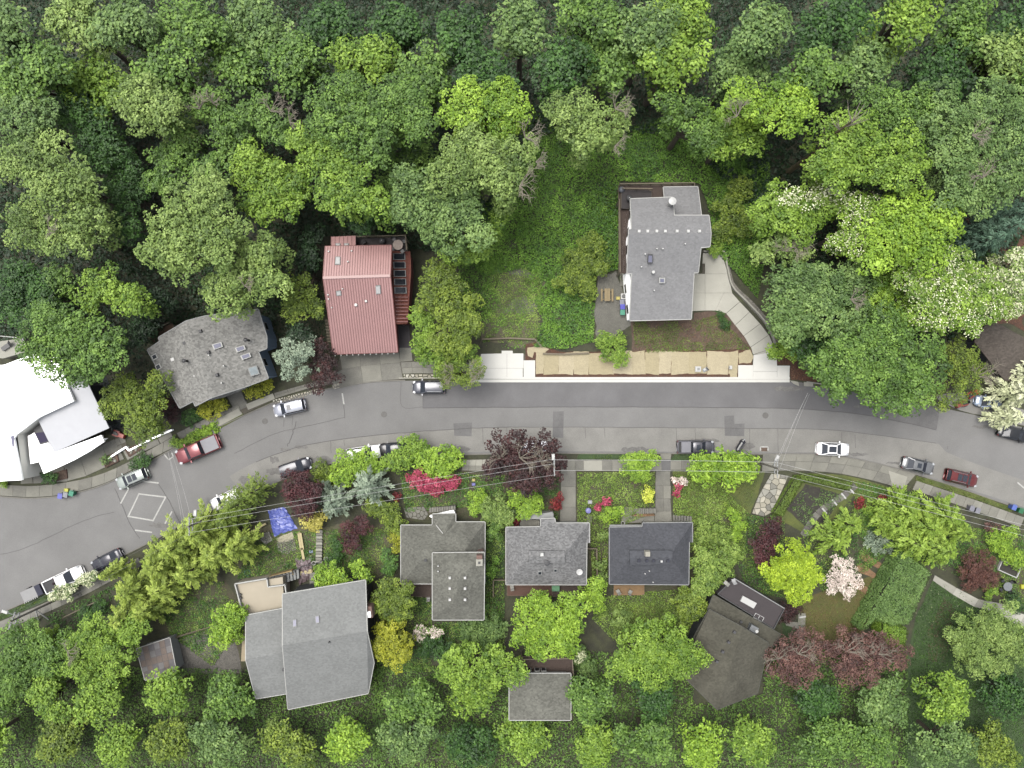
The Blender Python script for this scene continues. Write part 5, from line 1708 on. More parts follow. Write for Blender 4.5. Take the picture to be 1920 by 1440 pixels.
def vehicle(kind, label, px, py, ang, col, group='cars parked along the street', name='parked_car', cat='car', sunroof=0, rails=False, bed='open', scale=1.0, metal=0.35, roofcol=None, flip=False):
    """ang: direction the front points in the photograph, degrees counter-clockwise from right"""
    st, (bx0, bx1, tx0, tx1, zb, zt, wb, wt), fw, rw = CARS[kind]
    p = P2(px, py, 0.8)
    t = thing(name, label, cat, (p[0], p[1], 0.03), math.radians(ang), group, local=True)
    t.scale = (scale, scale, scale)
    pm = paint('paint_%d_%d_%d' % col, tuple(v * 2.2 for v in C(*col)) if min(col) > 228 else C(*col), metal)
    body = loft(st).build('body', pm, t, True)
    # cabin: roof panel, panes, pillars
    B = [(bx0, -wb, zb), (bx1, -wb, zb), (bx1, wb, zb), (bx0, wb, zb)]
    T = [(tx0, -wt, zt), (tx1, -wt, zt), (tx1, wt, zt), (tx0, wt, zt)]
    MB().add(B + [(x, y, z - 0.03) for x, y, z in T], [(0, 1, 5, 4), (1, 2, 6, 5), (2, 3, 7, 6), (3, 0, 4, 7), (4, 5, 6, 7), (3, 2, 1, 0)]).build('cabin_core', M_BTRIM, t)
    for nm, q in (('windshield', (B[1], B[2], T[2], T[1])), ('rear_window', (B[3], B[0], T[0], T[3])), ('side_window', (B[0], B[1], T[1], T[0])), ('side_window', (B[2], B[3], T[3], T[2]))):
        q = [np.array(v) for v in q]
        c = sum(q) / 4
        nn = np.cross(q[1] - q[0], q[3] - q[0])
        nn /= np.linalg.norm(nn)
        q = [v + (c - v) * 0.06 + nn * 0.012 for v in q]
        MB().slabquad(q, 0.02).build(nm, M_CGLASS, t)
    for a, b in zip(B, T):
        MB().bar((a[0], a[1], a[2] + .03), (b[0], b[1], b[2] + .02), 0.1, 0.07).build('pillar', pm, t)
    rp = MB()
    n = 6
    vs = []
    for i in range(n + 1):
        x = tx0 - 0.06 + (tx1 - tx0 + 0.12) * i / n
        ar = 0.05 * (1 - (2 * i / n - 1) ** 2)
        wd = wt * (0.93 if i in (0, n) else 1.0) + 0.03
        for j, (yy, dz) in enumerate(((-1, -0.035), (-0.7, 0.03), (0, 0.045), (0.7, 0.03), (1, -0.035))):
            vs.append((x, yy * wd, zt + dz + ar))
    m5 = 5
    top = [(i * m5 + j, (i + 1) * m5 + j, (i + 1) * m5 + j + 1, i * m5 + j + 1) for i in range(n) for j in range(4)]
    N0 = len(vs)
    rp.add(vs + [(x, y, z - 0.04) for x, y, z in vs], top + [tuple(v + N0 for v in f[::-1]) for f in top])
    rp.build('roof', paint('paint_%d_%d_%d' % roofcol, C(*roofcol), metal) if roofcol else pm, t, True)
    if sunroof:
        xs = [(tx1 - 0.75, tx1 - 0.2)] if sunroof == 1 else ([(tx1 - 0.75, tx1 - 0.15), (tx1 - 1.45, tx1 - 0.85)] if sunroof == 2 else [(tx0 + 0.1, tx1 - 0.08)])
        for a, b in xs:
            MB().box((a + b) / 2, 0, zt + 0.1, b - a, wt * (1.35 if sunroof > 1 else 1.1), 0.03).build('sunroof', M_CGLASS, t)
    if rails:
        for s in (-1, 1):
            MB().bar((tx0 + 0.15, s * wt * 0.9, zt + 0.14), (tx1 - 0.2, s * wt * 0.9, zt + 0.14), 0.05, 0.05).build('roof_rail', M_METAL, t)
    for x in (fw, rw):
        for s in (-1, 1):
            wl = MB()
            y0 = s * 0.78
            prof = [(0.24, -0.11), (0.33, -0.1), (0.34, 0.0), (0.33, 0.1), (0.24, 0.11)]
            vs, fs, nn = [], [], 16
            for r, d in prof:
                for k in range(nn):
                    a = 6.2832 * k / nn
                    vs.append((x + r * math.cos(a), y0 + d, 0.31 + r * math.sin(a)))
            for i in range(len(prof) - 1):
                for k in range(nn):
                    fs.append((i * nn + k, (i + 1) * nn + k, (i + 1) * nn + (k + 1) % nn, i * nn + (k + 1) % nn))
            fs += [tuple(range(nn)), tuple((len(prof) - 1) * nn + k for k in range(nn - 1, -1, -1))]
            w = wl.add(vs, fs).build('wheel', M_TYRE, t)
            rm = MB()
            vs = [(x + 0.22 * math.cos(6.2832 * k / 12), y0 + s * 0.118, 0.31 + 0.22 * math.sin(6.2832 * k / 12)) for k in range(12)]
            vs += [(a, y0 + s * 0.1, c) for a, b, c in vs]
            rm.add(vs, [tuple(range(12)), tuple(range(23, 11, -1))] + [(k, (k + 1) % 12, 12 + (k + 1) % 12, 12 + k) for k in range(12)]).build('rim', M_RIM, w)
    f, r = st[-3], st[1]
    for s in (-1, 1):
        MB().box(f[0] + 0.02, s * f[1] * 0.82, f[2] - 0.05, 0.34, 0.26, 0.12, s * -0.5).build('headlight', M_LAMP, t)
        MB().box(r[0] + 0.02, s * r[1] * 0.86, r[2] - 0.14, 0.16, 0.24, 0.2).build('taillight', M_TAIL, t)
        MB().box(bx1 - 0.28, s * (wb + 0.2), zb + 0.06, 0.14, 0.26, 0.15).build('mirror', pm, t)
    MB().box(st[-2][0] - 0.02, 0, 0.5, 0.12, st[-2][1] * 1.7, 0.16).build('grille', M_BTRIM, t)
    for s in (-1, 1):
        MB().box((bx0 + bx1) / 2 - 0.3, s * (st[3][1] + 0.004), 0.7, 1.7, 0.012, 0.03).build('door_trim', M_BTRIM, t)
    if kind == 'pickup':
        L0, L1 = -2.6, -0.8
        if bed == 'cover':
            MB().box((L0 + L1) / 2, 0, 1.09, L1 - L0, 1.62, 0.06).build('bed_cover', mat('tonneau', C(150, 150, 158), var=0.06, scale=2, rough=0.5), t)
        else:
            MB().box((L0 + L1) / 2, 0, 1.065, L1 - L0, 1.5, 0.03).build('bed_floor', M_BTRIM if bed == 'open' else mat('bed_liner', C(80, 80, 82)), t)
            for s in (-1, 1):
                MB().box((L0 + L1) / 2, s * 0.82, 1.16, L1 - L0 + 0.1, 0.12, 0.22).build('bed_side', pm, t)
            MB().box(L0 - 0.05, 0, 1.16, 0.1, 1.7, 0.22).build('tailgate', pm, t)
            if bed == 'half':
                MB().box(-1.55, 0, 1.24, 1.35, 1.5, 0.1).build('bed_box', mat('tonneau', C(150, 150, 158)), t)
            if bed == 'load':
                for k in range(6):
                    MB().box(-1.3 + k * 0.08, -0.5 + k * 0.2, 1.2, 0.7, 0.14, 0.22, 0.3 + k).build('load_timber', mat('load', C(96, 70, 80), var=0.4, scale=3), t)
    return t


vehicle('suv', 'dark grey wagon with roof rails parked by the pale flagstone verge', 804, 726, 180, (112, 114, 124), rails=True)
vehicle('suv', 'white-silver wagon with sunroof parked below the blue spruce', 543, 764, 193, (214, 218, 232), sunroof=1, rails=True)
vehicle('pickup', 'red pickup truck with grey bed cover parked below the blue house', 371, 843, 203, (176, 88, 94), bed='cover', name='pickup_truck', cat='truck', scale=1.17)
vehicle('suv', 'pale silver wagon parked beside the painted diamond', 248, 897, 203, (214, 224, 216), sunroof=2, rails=True)
vehicle('suv', 'black wagon half under the purple tree on the south kerb', 554, 876, 18, (70, 72, 82))
vehicle('suv', 'white van mostly hidden by lime shrubs on the south kerb', 682, 850, 8, (236, 236, 234), scale=1.05, metal=0.05)
vehicle('sedan', 'dark car peeking out above the leafy hedge on the south kerb', 738, 842, 184, (62, 62, 64))
vehicle('suv', 'white car screened by feathery branches beside the utility pole', 425, 936, 205, (238, 238, 236), metal=0.05)
vehicle('sedan', 'black sedan parked behind the white pickup on the southwest kerb', 200, 1051, 207, (66, 66, 78), flip=True)
vehicle('pickup', 'white pickup truck with loaded bed towing a small trailer', 121, 1086, 25, (240, 240, 238), bed='load', name='pickup_truck', cat='truck', scale=1.05, metal=0.05)
vehicle('suv', 'white car under the dark purple plum tree', 999, 839, 0, (238, 238, 242), metal=0.05)
vehicle('pickup', 'dark silver pickup truck parked beside the grass verge', 1305, 838, 0, (120, 120, 128), bed='half', sunroof=1, name='pickup_truck', cat='truck', scale=0.96)
vehicle('sedan', 'white sedan with dark glass roof on the south kerb', 1562, 842, 358, (240, 240, 240), sunroof=3, metal=0.05)
vehicle('sedan', 'silver-grey sedan with sunroof ahead of the red car', 1722, 873, 347, (156, 158, 160), sunroof=1)
vehicle('suv', 'dark red wagon with twin sunroofs on the south kerb', 1803, 896, 347, (142, 52, 52), sunroof=2, rails=True)
vehicle('hatch', 'light blue hatchback parked nose in beside the brown house', 1853, 755, 168, (190, 208, 232), sunroof=1, scale=0.92)
vehicle('sedan', 'black car under the white weeping tree at the right edge', 1902, 813, 345, (48, 50, 54))

# small trailer behind the white pickup
p = P2(60, 1112, 0.5)
t = thing('trailer', 'small grey open trailer with slatted side hitched to the white pickup', 'trailer', (p[0], p[1], 0.03), math.radians(25), local=True)
MB().box(-0.25, 0, 0.62, 2.1, 1.5, 0.3).build('box', mat('trailer_grey', C(190, 190, 190), var=0.05, scale=2), t)
MB().box(1.2, 0, 0.62, 0.8, 1.5, 0.34).build('front_bin', mat('trailer_dark', C(58, 60, 84)), t)
for i in range(8):
    MB().box(-1.2 + i * 0.28, -0.84, 0.8, 0.1, 0.14, 0.3).build('slat', M_PLAST, t)
for s in (-1, 1):
    MB().bar((1.6, s * 0.5, 0.5), (2.4, 0, 0.5), 0.07, 0.07).build('drawbar', M_BLACK, t)
    o = MB().box(-0.2, s * 0.86, 0.28, 0.56, 0.16, 0.56, 0, 0.8).build('wheel', M_TYRE, t)
# covered motor scooter
p = P2(1389, 836, 0.5)
t = thing('motor_scooter', 'motor scooter under a black and white cover on the south kerb', 'scooter', (p[0], p[1], 0.03), math.radians(62), local=True)
mb = MB()
vs = []
pr = [(-0.95, 0.12, 0.7), (-0.7, 0.32, 0.95), (-0.1, 0.34, 0.9), (0.35, 0.3, 1.0), (0.6, 0.36, 1.15), (0.85, 0.22, 0.95), (1.0, 0.1, 0.6)]
for x, w, z in pr:
    vs += [(x, -w, 0.02), (x, -w * 0.9, z * 0.6), (x, -w * 0.4, z), (x, w * 0.4, z), (x, w * 0.9, z * 0.6), (x, w, 0.02)]
fs = [(i * 6 + j, i * 6 + j + 1, (i + 1) * 6 + j + 1, (i + 1) * 6 + j) for i in range(6) for j in range(5)] + [(5, 4, 3, 2, 1, 0), tuple(36 + j for j in range(6))]
mb.add(vs, [f[::-1] for f in fs]).build('cover', mat('cover_black', C(50, 52, 64), var=0.2, scale=4, rough=0.6), t)
for s, x in ((0.22, 0.62), (0.28, -0.2)):
    MB().slabquad([(x - 0.6, s + .02, 0.72), (x + 0.25, s + 0.03, 0.78), (x + 0.25, s - 0.1, 1.06), (x - 0.6, s - 0.1, 0.98)], 0.02).build('white_stripe', M_PLAST, t)
MB().lathe(0.95, 0, [(0.1, 0.6), (0.12, 0.7), (0.05, 0.76)], 10).build('headlamp', M_LAMP, t)
# ride-on mower by the white house, and one in the right-hand yard
def mower(label, px, py, ang, col=(190, 62, 44)):
    p = P2(px, py, 0.4)
    t = thing('garden_tractor', label, 'tractor', (p[0], p[1], 0.03), math.radians(ang), local=True, group='red garden machines')
    rm = mat('mower_red_%d' % col[1], C(*col), var=0.1, scale=3, rough=0.4)
    MB().box(0.5, 0, 0.62, 0.95, 0.62, 0.45, 0, 0.85).build('hood', rm, t)
    MB().box(-0.35, 0, 0.5, 0.9, 0.85, 0.2).build('fender', rm, t)
    MB().box(-0.45, 0, 0.7, 0.42, 0.45, 0.12).build('seat', M_BLACK, t)
    MB().slabquad([(-0.68, -0.22, 0.7), (-0.68, 0.22, 0.7), (-0.78, 0.22, 1.05), (-0.78, -0.22, 1.05)], 0.08).build('backrest', M_BLACK, t)
    MB().lathe(-0.02, 0, [(0.17, 0.95), (0.19, 0.97), (0.17, 0.99)], 12).build('steering_wheel', M_BLACK, t)
    for x, y, r in ((0.7, 0.36, 0.2), (0.7, -0.36, 0.2), (-0.45, 0.46, 0.28), (-0.45, -0.46, 0.28)):
        MB().tube([(x, y - 0.09, r), (x, y + 0.09, r)], r, 12).build('wheel', M_TYRE, t)


mower('red garden tractor beside the white house driveway', 223, 814, -20)
mower('red garden tractor half hidden under the olive tree near the light blue hatchback', 1803, 757, 200, (176, 76, 60))
mower('red garden tractor behind the light blue hatchback, deeper under the olive tree', 1823, 738, 30, (190, 70, 46))

# ------------------------------------------------------------------ bins, boxes, furniture
def bin_(label, px, py, col, ang=0.0, name='wheelie_bin', cat='bin', group='wheeled bins', z=0.03, s=1.0):
    p = P2(px, py, 0.8)
    t = thing(name, label, cat, (p[0], p[1], z), ang, group, local=True)
    t.scale = (s, s, s)
    m = mat('bin_%d_%d_%d' % col, C(*col), var=0.06, scale=4, rough=0.45)
    MB().box(0, 0, 0.5, 0.46, 0.5, 0.92, 0, 1.24).build('body', m, t)
    MB().slabquad([(-0.32, -0.36, 1.0), (0.32, -0.36, 1.0), (0.32, 0.34, 1.06), (-0.32, 0.34, 1.06)], 0.07).build('lid', m, t)
    MB().bar((-0.26, 0.42, 1.0), (0.26, 0.42, 1.0), 0.05, 0.05).build('handle', m, t)
    for x in (-0.24, 0.24):
        MB().tube([(x - 0.03, 0.26, 0.13), (x + 0.03, 0.26, 0.13)], 0.12, 10).build('wheel', M_TYRE, t)
    return t


def crate(label, px, py, col, s=0.5, h=0.35, z=0.03, name='recycling_crate', cat='crate', ang=0.0):
    p = P2(px, py, 0.3)
    t = thing(name, label, cat, (p[0], p[1], z), ang, local=True)
    m = mat('crate_%d_%d_%d' % col, C(*col), var=0.06, scale=4, rough=0.5)
    MB().box(0, 0, 0.03, s, s * 0.8, 0.06).build('base', m, t)
    for x, y, a, b in ((0, s * 0.4, s, 0.04), (0, -s * 0.4, s, 0.04), (s * 0.5, 0, 0.04, s * 0.84), (-s * 0.5, 0, 0.04, s * 0.84)):
        MB().box(x, y, h / 2, a, b, h).build('side', m, t)
    MB().box(0, 0, h * 0.8, s * 0.9, s * 0.72, 0.05).build('contents', m, t)


bin_('blue wheeled bin at the kerb in front of the white house', 114, 930, (118, 124, 226), -0.2)
bin_('grey wheeled bin between the blue and green bins by the white house', 124, 927.5, (164, 168, 176), -0.2)
bin_('green wheeled bin at the kerb in front of the white house', 135, 925, (60, 168, 132), -0.3)
crate('yellow recycling crate behind the three bins by the white house', 125, 919, (232, 232, 60), 0.55, z=0.14)
bin_('grey wheeled bin in the gravel yard of the grey house', 1166, 567, (150, 152, 168))
bin_('deep blue wheeled bin in the gravel yard of the grey house', 1167, 575.5, (72, 74, 222))
bin_('teal wheeled bin in the gravel yard of the grey house', 1167, 586, (56, 176, 140))
crate('yellow crate on the gravel beside the air conditioner', 1159, 559, (222, 206, 86), 0.5, 0.3)
bin_('blue wheeled bin at the right end of the south pavement', 1899, 951, (110, 136, 224), -0.35, z=0.14)
bin_('green wheeled bin at the right end of the south pavement', 1912, 957, (44, 132, 84), -0.35, z=0.14)
bin_('grey wheeled bin left of its twin beside the south hedge', 1821, 953, (160, 160, 172), -0.3)
bin_('grey wheeled bin right of its twin beside the south hedge', 1832, 957, (162, 162, 174), -0.3)
crate('small blue box on the path by the pink rhododendron', 888, 908, (116, 116, 206), 0.45, 0.4)
crate('yellow tub above the blue box on the path', 888, 900, (206, 186, 84), 0.4, 0.4, name='tub', cat='tub')
crate('pale grey box in the front garden of the flecked-roof house', 1106, 941, (196, 198, 204), 0.55, 0.5, name='storage_box', cat='box')
crate('small blue-grey box lying beside the timber steps', 583, 1034, (142, 162, 196), 0.45, 0.25, name='storage_box', cat='box')
p = P2(1103, 957, 0.5)
t = thing('rain_barrel', 'round lavender-blue barrel in the front garden', 'barrel', (p[0], p[1], 0.03), local=True)
MB().lathe(0, 0, [(0.32, 0), (0.4, 0.3), (0.4, 0.55), (0.34, 0.85), (0.31, 0.85), (0.3, 0.8)], 16).build('barrel', mat('barrel_blue', C(142, 142, 214), var=0.06, scale=4, rough=0.5), t, True)
MB().lathe(0, 0, [(0.35, 0.84), (0.36, 0.88), (0.1, 0.92)], 16).build('lid', mat('barrel_blue', C(142, 142, 214)), t)
# picnic table on the gravel
p = P2(1138.5, 553, 0.6)
t = thing('picnic_table', 'weathered wooden picnic table with two benches on the gravel', 'table', (p[0], p[1], 0.03), math.pi / 2, local=True)
M_PIC = mat('picnic_wood', C(186, 166, 126), var=0.12, scale=3, fine=0.1, fscale=10)
for i in range(4):
    MB().box(0, -0.3 + i * 0.2, 0.76, 1.75, 0.185, 0.045).build('tabletop_plank', M_PIC, t)
for y in (-0.75, 0.75):
    MB().box(0, y, 0.45, 1.75, 0.26, 0.05).build('bench_seat', M_PIC, t)
for x in (-0.6, 0.6):
    MB().bar((x, -0.8, 0.4), (x, 0.8, 0.4), 0.05, 0.1).build('cross_beam', M_PIC, t)
    for s in (-1, 1):
        MB().bar((x, s * 0.72, 0.0), (x, s * 0.25, 0.74), 0.09, 0.05).build('leg', M_PIC, t)
# air conditioner
p = P2(1169, 556, 0.5)
t = thing('air_conditioner', 'white outdoor air conditioner with round fan beside the grey house', 'air conditioner', (p[0], p[1], 0.03), local=True)
MB().box(0, 0, 0.42, 0.78, 0.78, 0.78).build('casing', M_PLAST, t)
MB().lathe(0, 0, [(0.28, 0.8), (0.28, 0.83), (0.24, 0.84), (0.22, 0.815), (0.02, 0.815)], 18).build('fan_ring', M_BLACK, t)
for k in range(4):
    a = k * math.pi / 2
    MB().box(0.12 * math.cos(a), 0.12 * math.sin(a), 0.84, 0.2, 0.06, 0.015, a).build('fan_blade', M_TRIMG, t)
# garden hose coils
def coil(label, px, py, m, r=0.45, n=3, z=0.1, tail=None):
    p = P2(px, py, z)
    t = thing('garden_hose', label, 'hose', (p[0], p[1], z), local=True)
    pts = [(r * (1 - 0.1 * k / 12) * math.cos(k * 0.52), r * (0.9 + 0.05 * math.sin(k)) * math.sin(k * 0.52), 0.02 + 0.004 * k) for k in range(12 * n)]
    if tail:
        e = P2(*tail)
        d = (e[0] - p[0], e[1] - p[1])
        pts += [(pts[-1][0] + (d[0] - pts[-1][0]) * k / 6, pts[-1][1] + (d[1] - pts[-1][1]) * k / 6 + 0.25 * math.sin(k), 0.03) for k in range(1, 7)]
    MB().tube(pts, 0.025, 5).build('hose', m, t)


coil('pale garden hose coiled behind the grey house, trailing over the lawn', 1167, 521, mat('hose_pale', C(190, 200, 160)), 0.4, 3, 0.16, (1155, 490))
coil('teal garden hose in the corner beside the beige terrace', 464, 1074, mat('hose_teal', C(112, 176, 176)), 0.45, 2)
# furniture on the decks
def round_table(label, px, py, z, r, col, hh=0.74, seats=4, umb=False):
    p = P2(px, py, z + hh)
    t = thing('patio_table', label, 'table', (p[0], p[1], z), local=True)
    m = mat('table_%d' % col[0], C(*col), var=0.1, scale=4, fine=0.1, fscale=9)
    MB().lathe(0, 0, [(r, hh - 0.05), (r, hh), (r * 0.25, hh), (r * 0.24, hh + 0.015), (0.02, hh + 0.015)], 24).build('table_top', m, t)
    MB().lathe(0, 0, [(0.25, 0), (0.24, 0.04), (0.05, 0.08), (0.05, hh - 0.05)], 12).build('pedestal', M_BLACK, t)
    for k in range(seats):
        a = 0.6 + k * 6.283 / seats
        c = thing('patio_chair', 'dark metal chair, %s of the %s' % (('upper right', 'upper left', 'lower left', 'lower right')[k % 4], label), 'chair', (p[0] + (r + 0.3) * math.cos(a), p[1] + (r + 0.3) * math.sin(a), z), a + math.pi / 2, 'chairs at the %s' % label, local=True)
        MB().box(0, 0, 0.43, 0.46, 0.46, 0.05).build('seat', M_BLACK, c)
        MB().slabquad([(-0.23, -0.22, 0.45), (0.23, -0.22, 0.45), (0.23, -0.34, 0.9), (-0.23, -0.34, 0.9)], 0.04).build('backrest', M_BLACK, c)
        for x in (-0.2, 0.2):
            for y in (-0.2, 0.2):
                MB().box(x, y, 0.21, 0.04, 0.04, 0.42).build('leg', M_BLACK, c)


round_table('round mosaic table on the red house deck', 746, 459, 5.0, 0.68, (214, 196, 184), seats=4)
round_table('round grey table beside the brown dome shrub', 1890, 1100, 0.05, 0.62, (150, 156, 160), seats=4)
for lab, px, py, z, r in (('round grey kettle grill at the corner of the grey house deck', 1166, 355, 3.6, 0.42), ('dark grey kettle grill on the upper deck of the grey house', 1180, 371, 4.3, 0.4), ('covered grill on the red house deck', 716, 451, 5.0, 0.42)):
    p = P2(px, py, z + 0.9)
    t = thing('kettle_grill', lab, 'grill', (p[0], p[1], z), local=True)
    MB().lathe(0, 0, [(0.1, 0.5), (r * 0.8, 0.62), (r, 0.8), (r * 0.95, 0.9), (r * 0.7, 1.05), (0.06, 1.12)], 16).build('bowl', mat('grill_grey', C(120, 124, 132), rough=0.35) if px == 1166 else M_VENTD, t, True)
    for k in range(3):
        a = k * 2.094
        MB().bar((r * 0.5 * math.cos(a), r * 0.5 * math.sin(a), 0.6), (r * 0.9 * math.cos(a), r * 0.9 * math.sin(a), 0.02), 0.04, 0.04).build('leg', M_BLACK, t)
    MB().lathe(0, 0, [(0.05, 1.1), (0.06, 1.18), (0.02, 1.2)], 8).build('knob', M_PLAST, t)
for lab, px, py, z, ang, col in (('pale folding chair on the new wooden deck, left of its twin', 1159, 1109, 0.7, 0.5, (190, 190, 180)), ('pale folding chair on the new wooden deck, right of its twin', 1182, 1110, 0.7, -0.5, (190, 190, 180)),
                                 ('dark slatted chair on the red house deck', 681, 453, 5.0, 0.7, (60, 58, 58)), ('white garden chair on the lower deck of the weathered house', 803, 1121, 0.05, 0.1, (214, 214, 210)),
                                 ('white garden chair at the left end of the cedar deck', 960, 1101, 1.6, 0.2, (206, 204, 196)), ('pale chair on the dark roof terrace of the mossy house', 1361, 1093, 3.4, 0.9, (206, 206, 206)),
                                 ('small pale chair at the corner of the dark roof terrace', 1376, 1089, 3.4, 0.3, (220, 220, 220))):
    p = P2(px, py, z + 0.5)
    c = thing('garden_chair', lab, 'chair', (p[0], p[1], z), ang, local=True)
    m = mat('chair_%d' % col[0], C(*col), var=0.06, scale=4)
    for k in range(5):
        MB().box(0, -0.2 + k * 0.1, 0.43, 0.5, 0.085, 0.03).build('seat_slat', m, c)
    MB().slabquad([(-0.25, -0.24, 0.45), (0.25, -0.24, 0.45), (0.25, -0.4, 0.92), (-0.25, -0.4, 0.92)], 0.04).build('backrest', m, c)
    for x in (-0.22, 0.22):
        for y in (-0.2, 0.2):
            MB().box(x, y, 0.21, 0.04, 0.04, 0.42).build('leg', m, c)
p = P2(1042, 1104, 2.4)
t = thing('deck_box', 'pale green storage chest on the rear deck of the flecked-roof house', 'box', (p[0], p[1], 1.61), local=True)
MB().box(0, 0, 0.3, 1.0, 0.7, 0.6).build('chest', mat('chest_green', C(128, 184, 140), var=0.06, scale=3), t)
MB().box(0, 0, 0.64, 1.06, 0.76, 0.08).build('lid', mat('chest_green', C(128, 184, 140)), t)
MB().box(0, 0.55, 0.2, 0.9, 0.35, 0.4).build('step', mat('chest_teal', C(84, 140, 116), var=0.06, scale=3), t)
p = P2(1425, 1160, 4)
t = thing('window_sash', 'white double window sash leaning on the dark roof terrace', 'sash', (p[0], p[1], 3.41), -0.5, local=True)
for x, y, a, b in ((0, 0.32, 1.3, 0.06), (0, -0.32, 1.3, 0.06), (-0.65, 0, 0.06, 0.7), (0.65, 0, 0.06, 0.7), (0, 0, 0.06, 0.7)):
    MB().box(x, y, 0.06, a, b, 0.1).build('bar', M_PLAST, t)
# white box frame (cold frame) and yellow box, right garden
p = P2(1893, 1067, 0.4)
t = thing('cold_frame', 'raised bed with white timber frame near the right edge', 'planter', (p[0], p[1], 0.03), -0.42, local=True)
MB().box(0, 0, 0.12, 2.7, 1.4, 0.2).build('soil', mat('dark_bed', C(62, 58, 46)), t)
for x, y, a, b in ((0, 0.72, 2.9, 0.12), (0, -0.72, 2.9, 0.12), (1.4, 0, 0.12, 1.4), (-1.4, 0, 0.12, 1.4)):
    MB().box(x, y, 0.2, a, b, 0.4).build('board', M_PLAST, t)
crate('bright yellow box at the right edge by the grey round table', 1919, 1100, (226, 226, 70), 0.7, 0.4, name='storage_box', cat='box')
# construction corner: blue tarpaulin, timber, brown tarpaulin
def cloth(name, label, quad, m, z=0.25, amp=0.16, n=14, seed=3):
    c = P2(*quad[0])
    t = []
    r = np.random.default_rng(seed).random((n + 1, n + 1))
    vs = []
    for j in range(n + 1):
        for i in range(n + 1):
            u, v = i / n, j / n
            x = (1 - v) * ((1 - u) * quad[0][0] + u * quad[1][0]) + v * ((1 - u) * quad[3][0] + u * quad[2][0])
            y = (1 - v) * ((1 - u) * quad[0][1] + u * quad[1][1]) + v * ((1 - u) * quad[3][1] + u * quad[2][1])
            w = P2(x + (r[i, j] - .5) * 2.4, y + (r[j, i] - .5) * 2.4)
            e = min(u, v, 1 - u, 1 - v)
            vs.append((w[0], w[1], 0.06 + min(1, e * 5) * z + (r[i, j] ** 2) * amp))
    k = n + 1
    fs = [(j * k + i, (j + 1) * k + i, (j + 1) * k + i + 1, j * k + i + 1) for j in range(n) for i in range(n)]
    mb = MB().add(vs + [(x, y, zz - 0.03) for x, y, zz in vs], fs + [tuple(q + k * k for q in f[::-1]) for f in fs])
    o = mb.build(name, m)
    return tag(o, label, name.replace('_', ' ').replace('tarpaulin', 'tarp'))


cloth('tarpaulin', 'crumpled bright blue tarpaulin on the bare slope beside the purple maple', [(503, 957), (533, 950), (558, 990), (514, 1006)], mat('tarp_blue', C(120, 136, 232), var=0.12, scale=2, rough=0.4))
cloth('tarpaulin', 'crumpled brown-mauve tarpaulin below the timber walkway', [(553, 1046), (584, 1044), (586, 1082), (562, 1096)], mat('tarp_mauve', C(142, 122, 126), var=0.15, scale=2, rough=0.5), 0.3, 0.2, 12, 9)
cloth('canvas_sheet', 'cream canvas sheet at the foot of the blue tarpaulin', [(518, 1008), (548, 998), (552, 1010), (524, 1018)], mat('canvas', C(214, 208, 178), var=0.1, scale=2), 0.1, 0.12, 8, 5)
for i, (lab, a, b, w) in enumerate((('long pale timber plank, upper end of the plank walkway', (561, 1000), (566, 1031), 0.6), ('pale timber plank continuing the walkway downhill', (565, 1028), (569, 1048), 0.36), ('wide pale plank bridging to the terrace stairs', (552, 1078), (584, 1071), 0.55))):
    pa, pb = P(*a, 0.5), P(*b, 0.5)
    c = ((pa[0] + pb[0]) / 2, (pa[1] + pb[1]) / 2, 0)
    t = thing('timber_plank', lab, 'plank', c)
    nb = 2 if w > 0.5 else 1
    d = np.array((pb[0] - pa[0], pb[1] - pa[1]))
    d /= np.linalg.norm(d)
    for k in range(nb):
        o = np.array((-d[1], d[0])) * (k - (nb - 1) / 2) * w / nb
        MB().bar((pa[0] + o[0], pa[1] + o[1], 0.42), (pb[0] + o[0], pb[1] + o[1], 0.42), w / nb - 0.02, 0.07).build('board', mat('fresh_pine', C(236, 220, 168), var=0.06, scale=3), t)
    for q in (pa, pb):
        MB().box(q[0], q[1], 0.18, 0.3, 0.3, 0.36).build('support', M_PIC, t)
steps('garden_stairs', 'straight flight of timber-edged garden steps beside the plank walkway', [[(593, 994 + i * 5.6), (604, 994 + i * 5.6), (605, 998.6 + i * 5.6), (593, 998.6 + i * 5.6)] for i in range(11)], [M_CONCP, M_CONC], 0.3, 0.04)
steps('garden_stairs', 'short flight of steps beside the pale grey house entrance', [[(581, 1074 + i * 5), (593, 1073 + i * 5), (593, 1077 + i * 5), (581, 1078 + i * 5)] for i in range(5)], [M_CONC], 0.3, 0.04)
steps('garden_stairs', 'dark-edged garden steps along the porch of the weathered house', [[(805 + i * 4.6, 952 - i * 0.5), (808.8 + i * 4.6, 952 - i * 0.5), (808.8 + i * 4.6, 961 - i * 0.6), (805 + i * 4.6, 961 - i * 0.6)] for i in range(11)], [M_CONC2, M_CONC], 0.3, 0.08)
steps('garden_stairs', 'stone steps beside the lavender-blue barrel', [[(1100, 965 + i * 5), (1110, 965 + i * 5), (1110, 969 + i * 5), (1100, 969 + i * 5)] for i in range(3)], [M_CONC2], 0.2, 0.05)
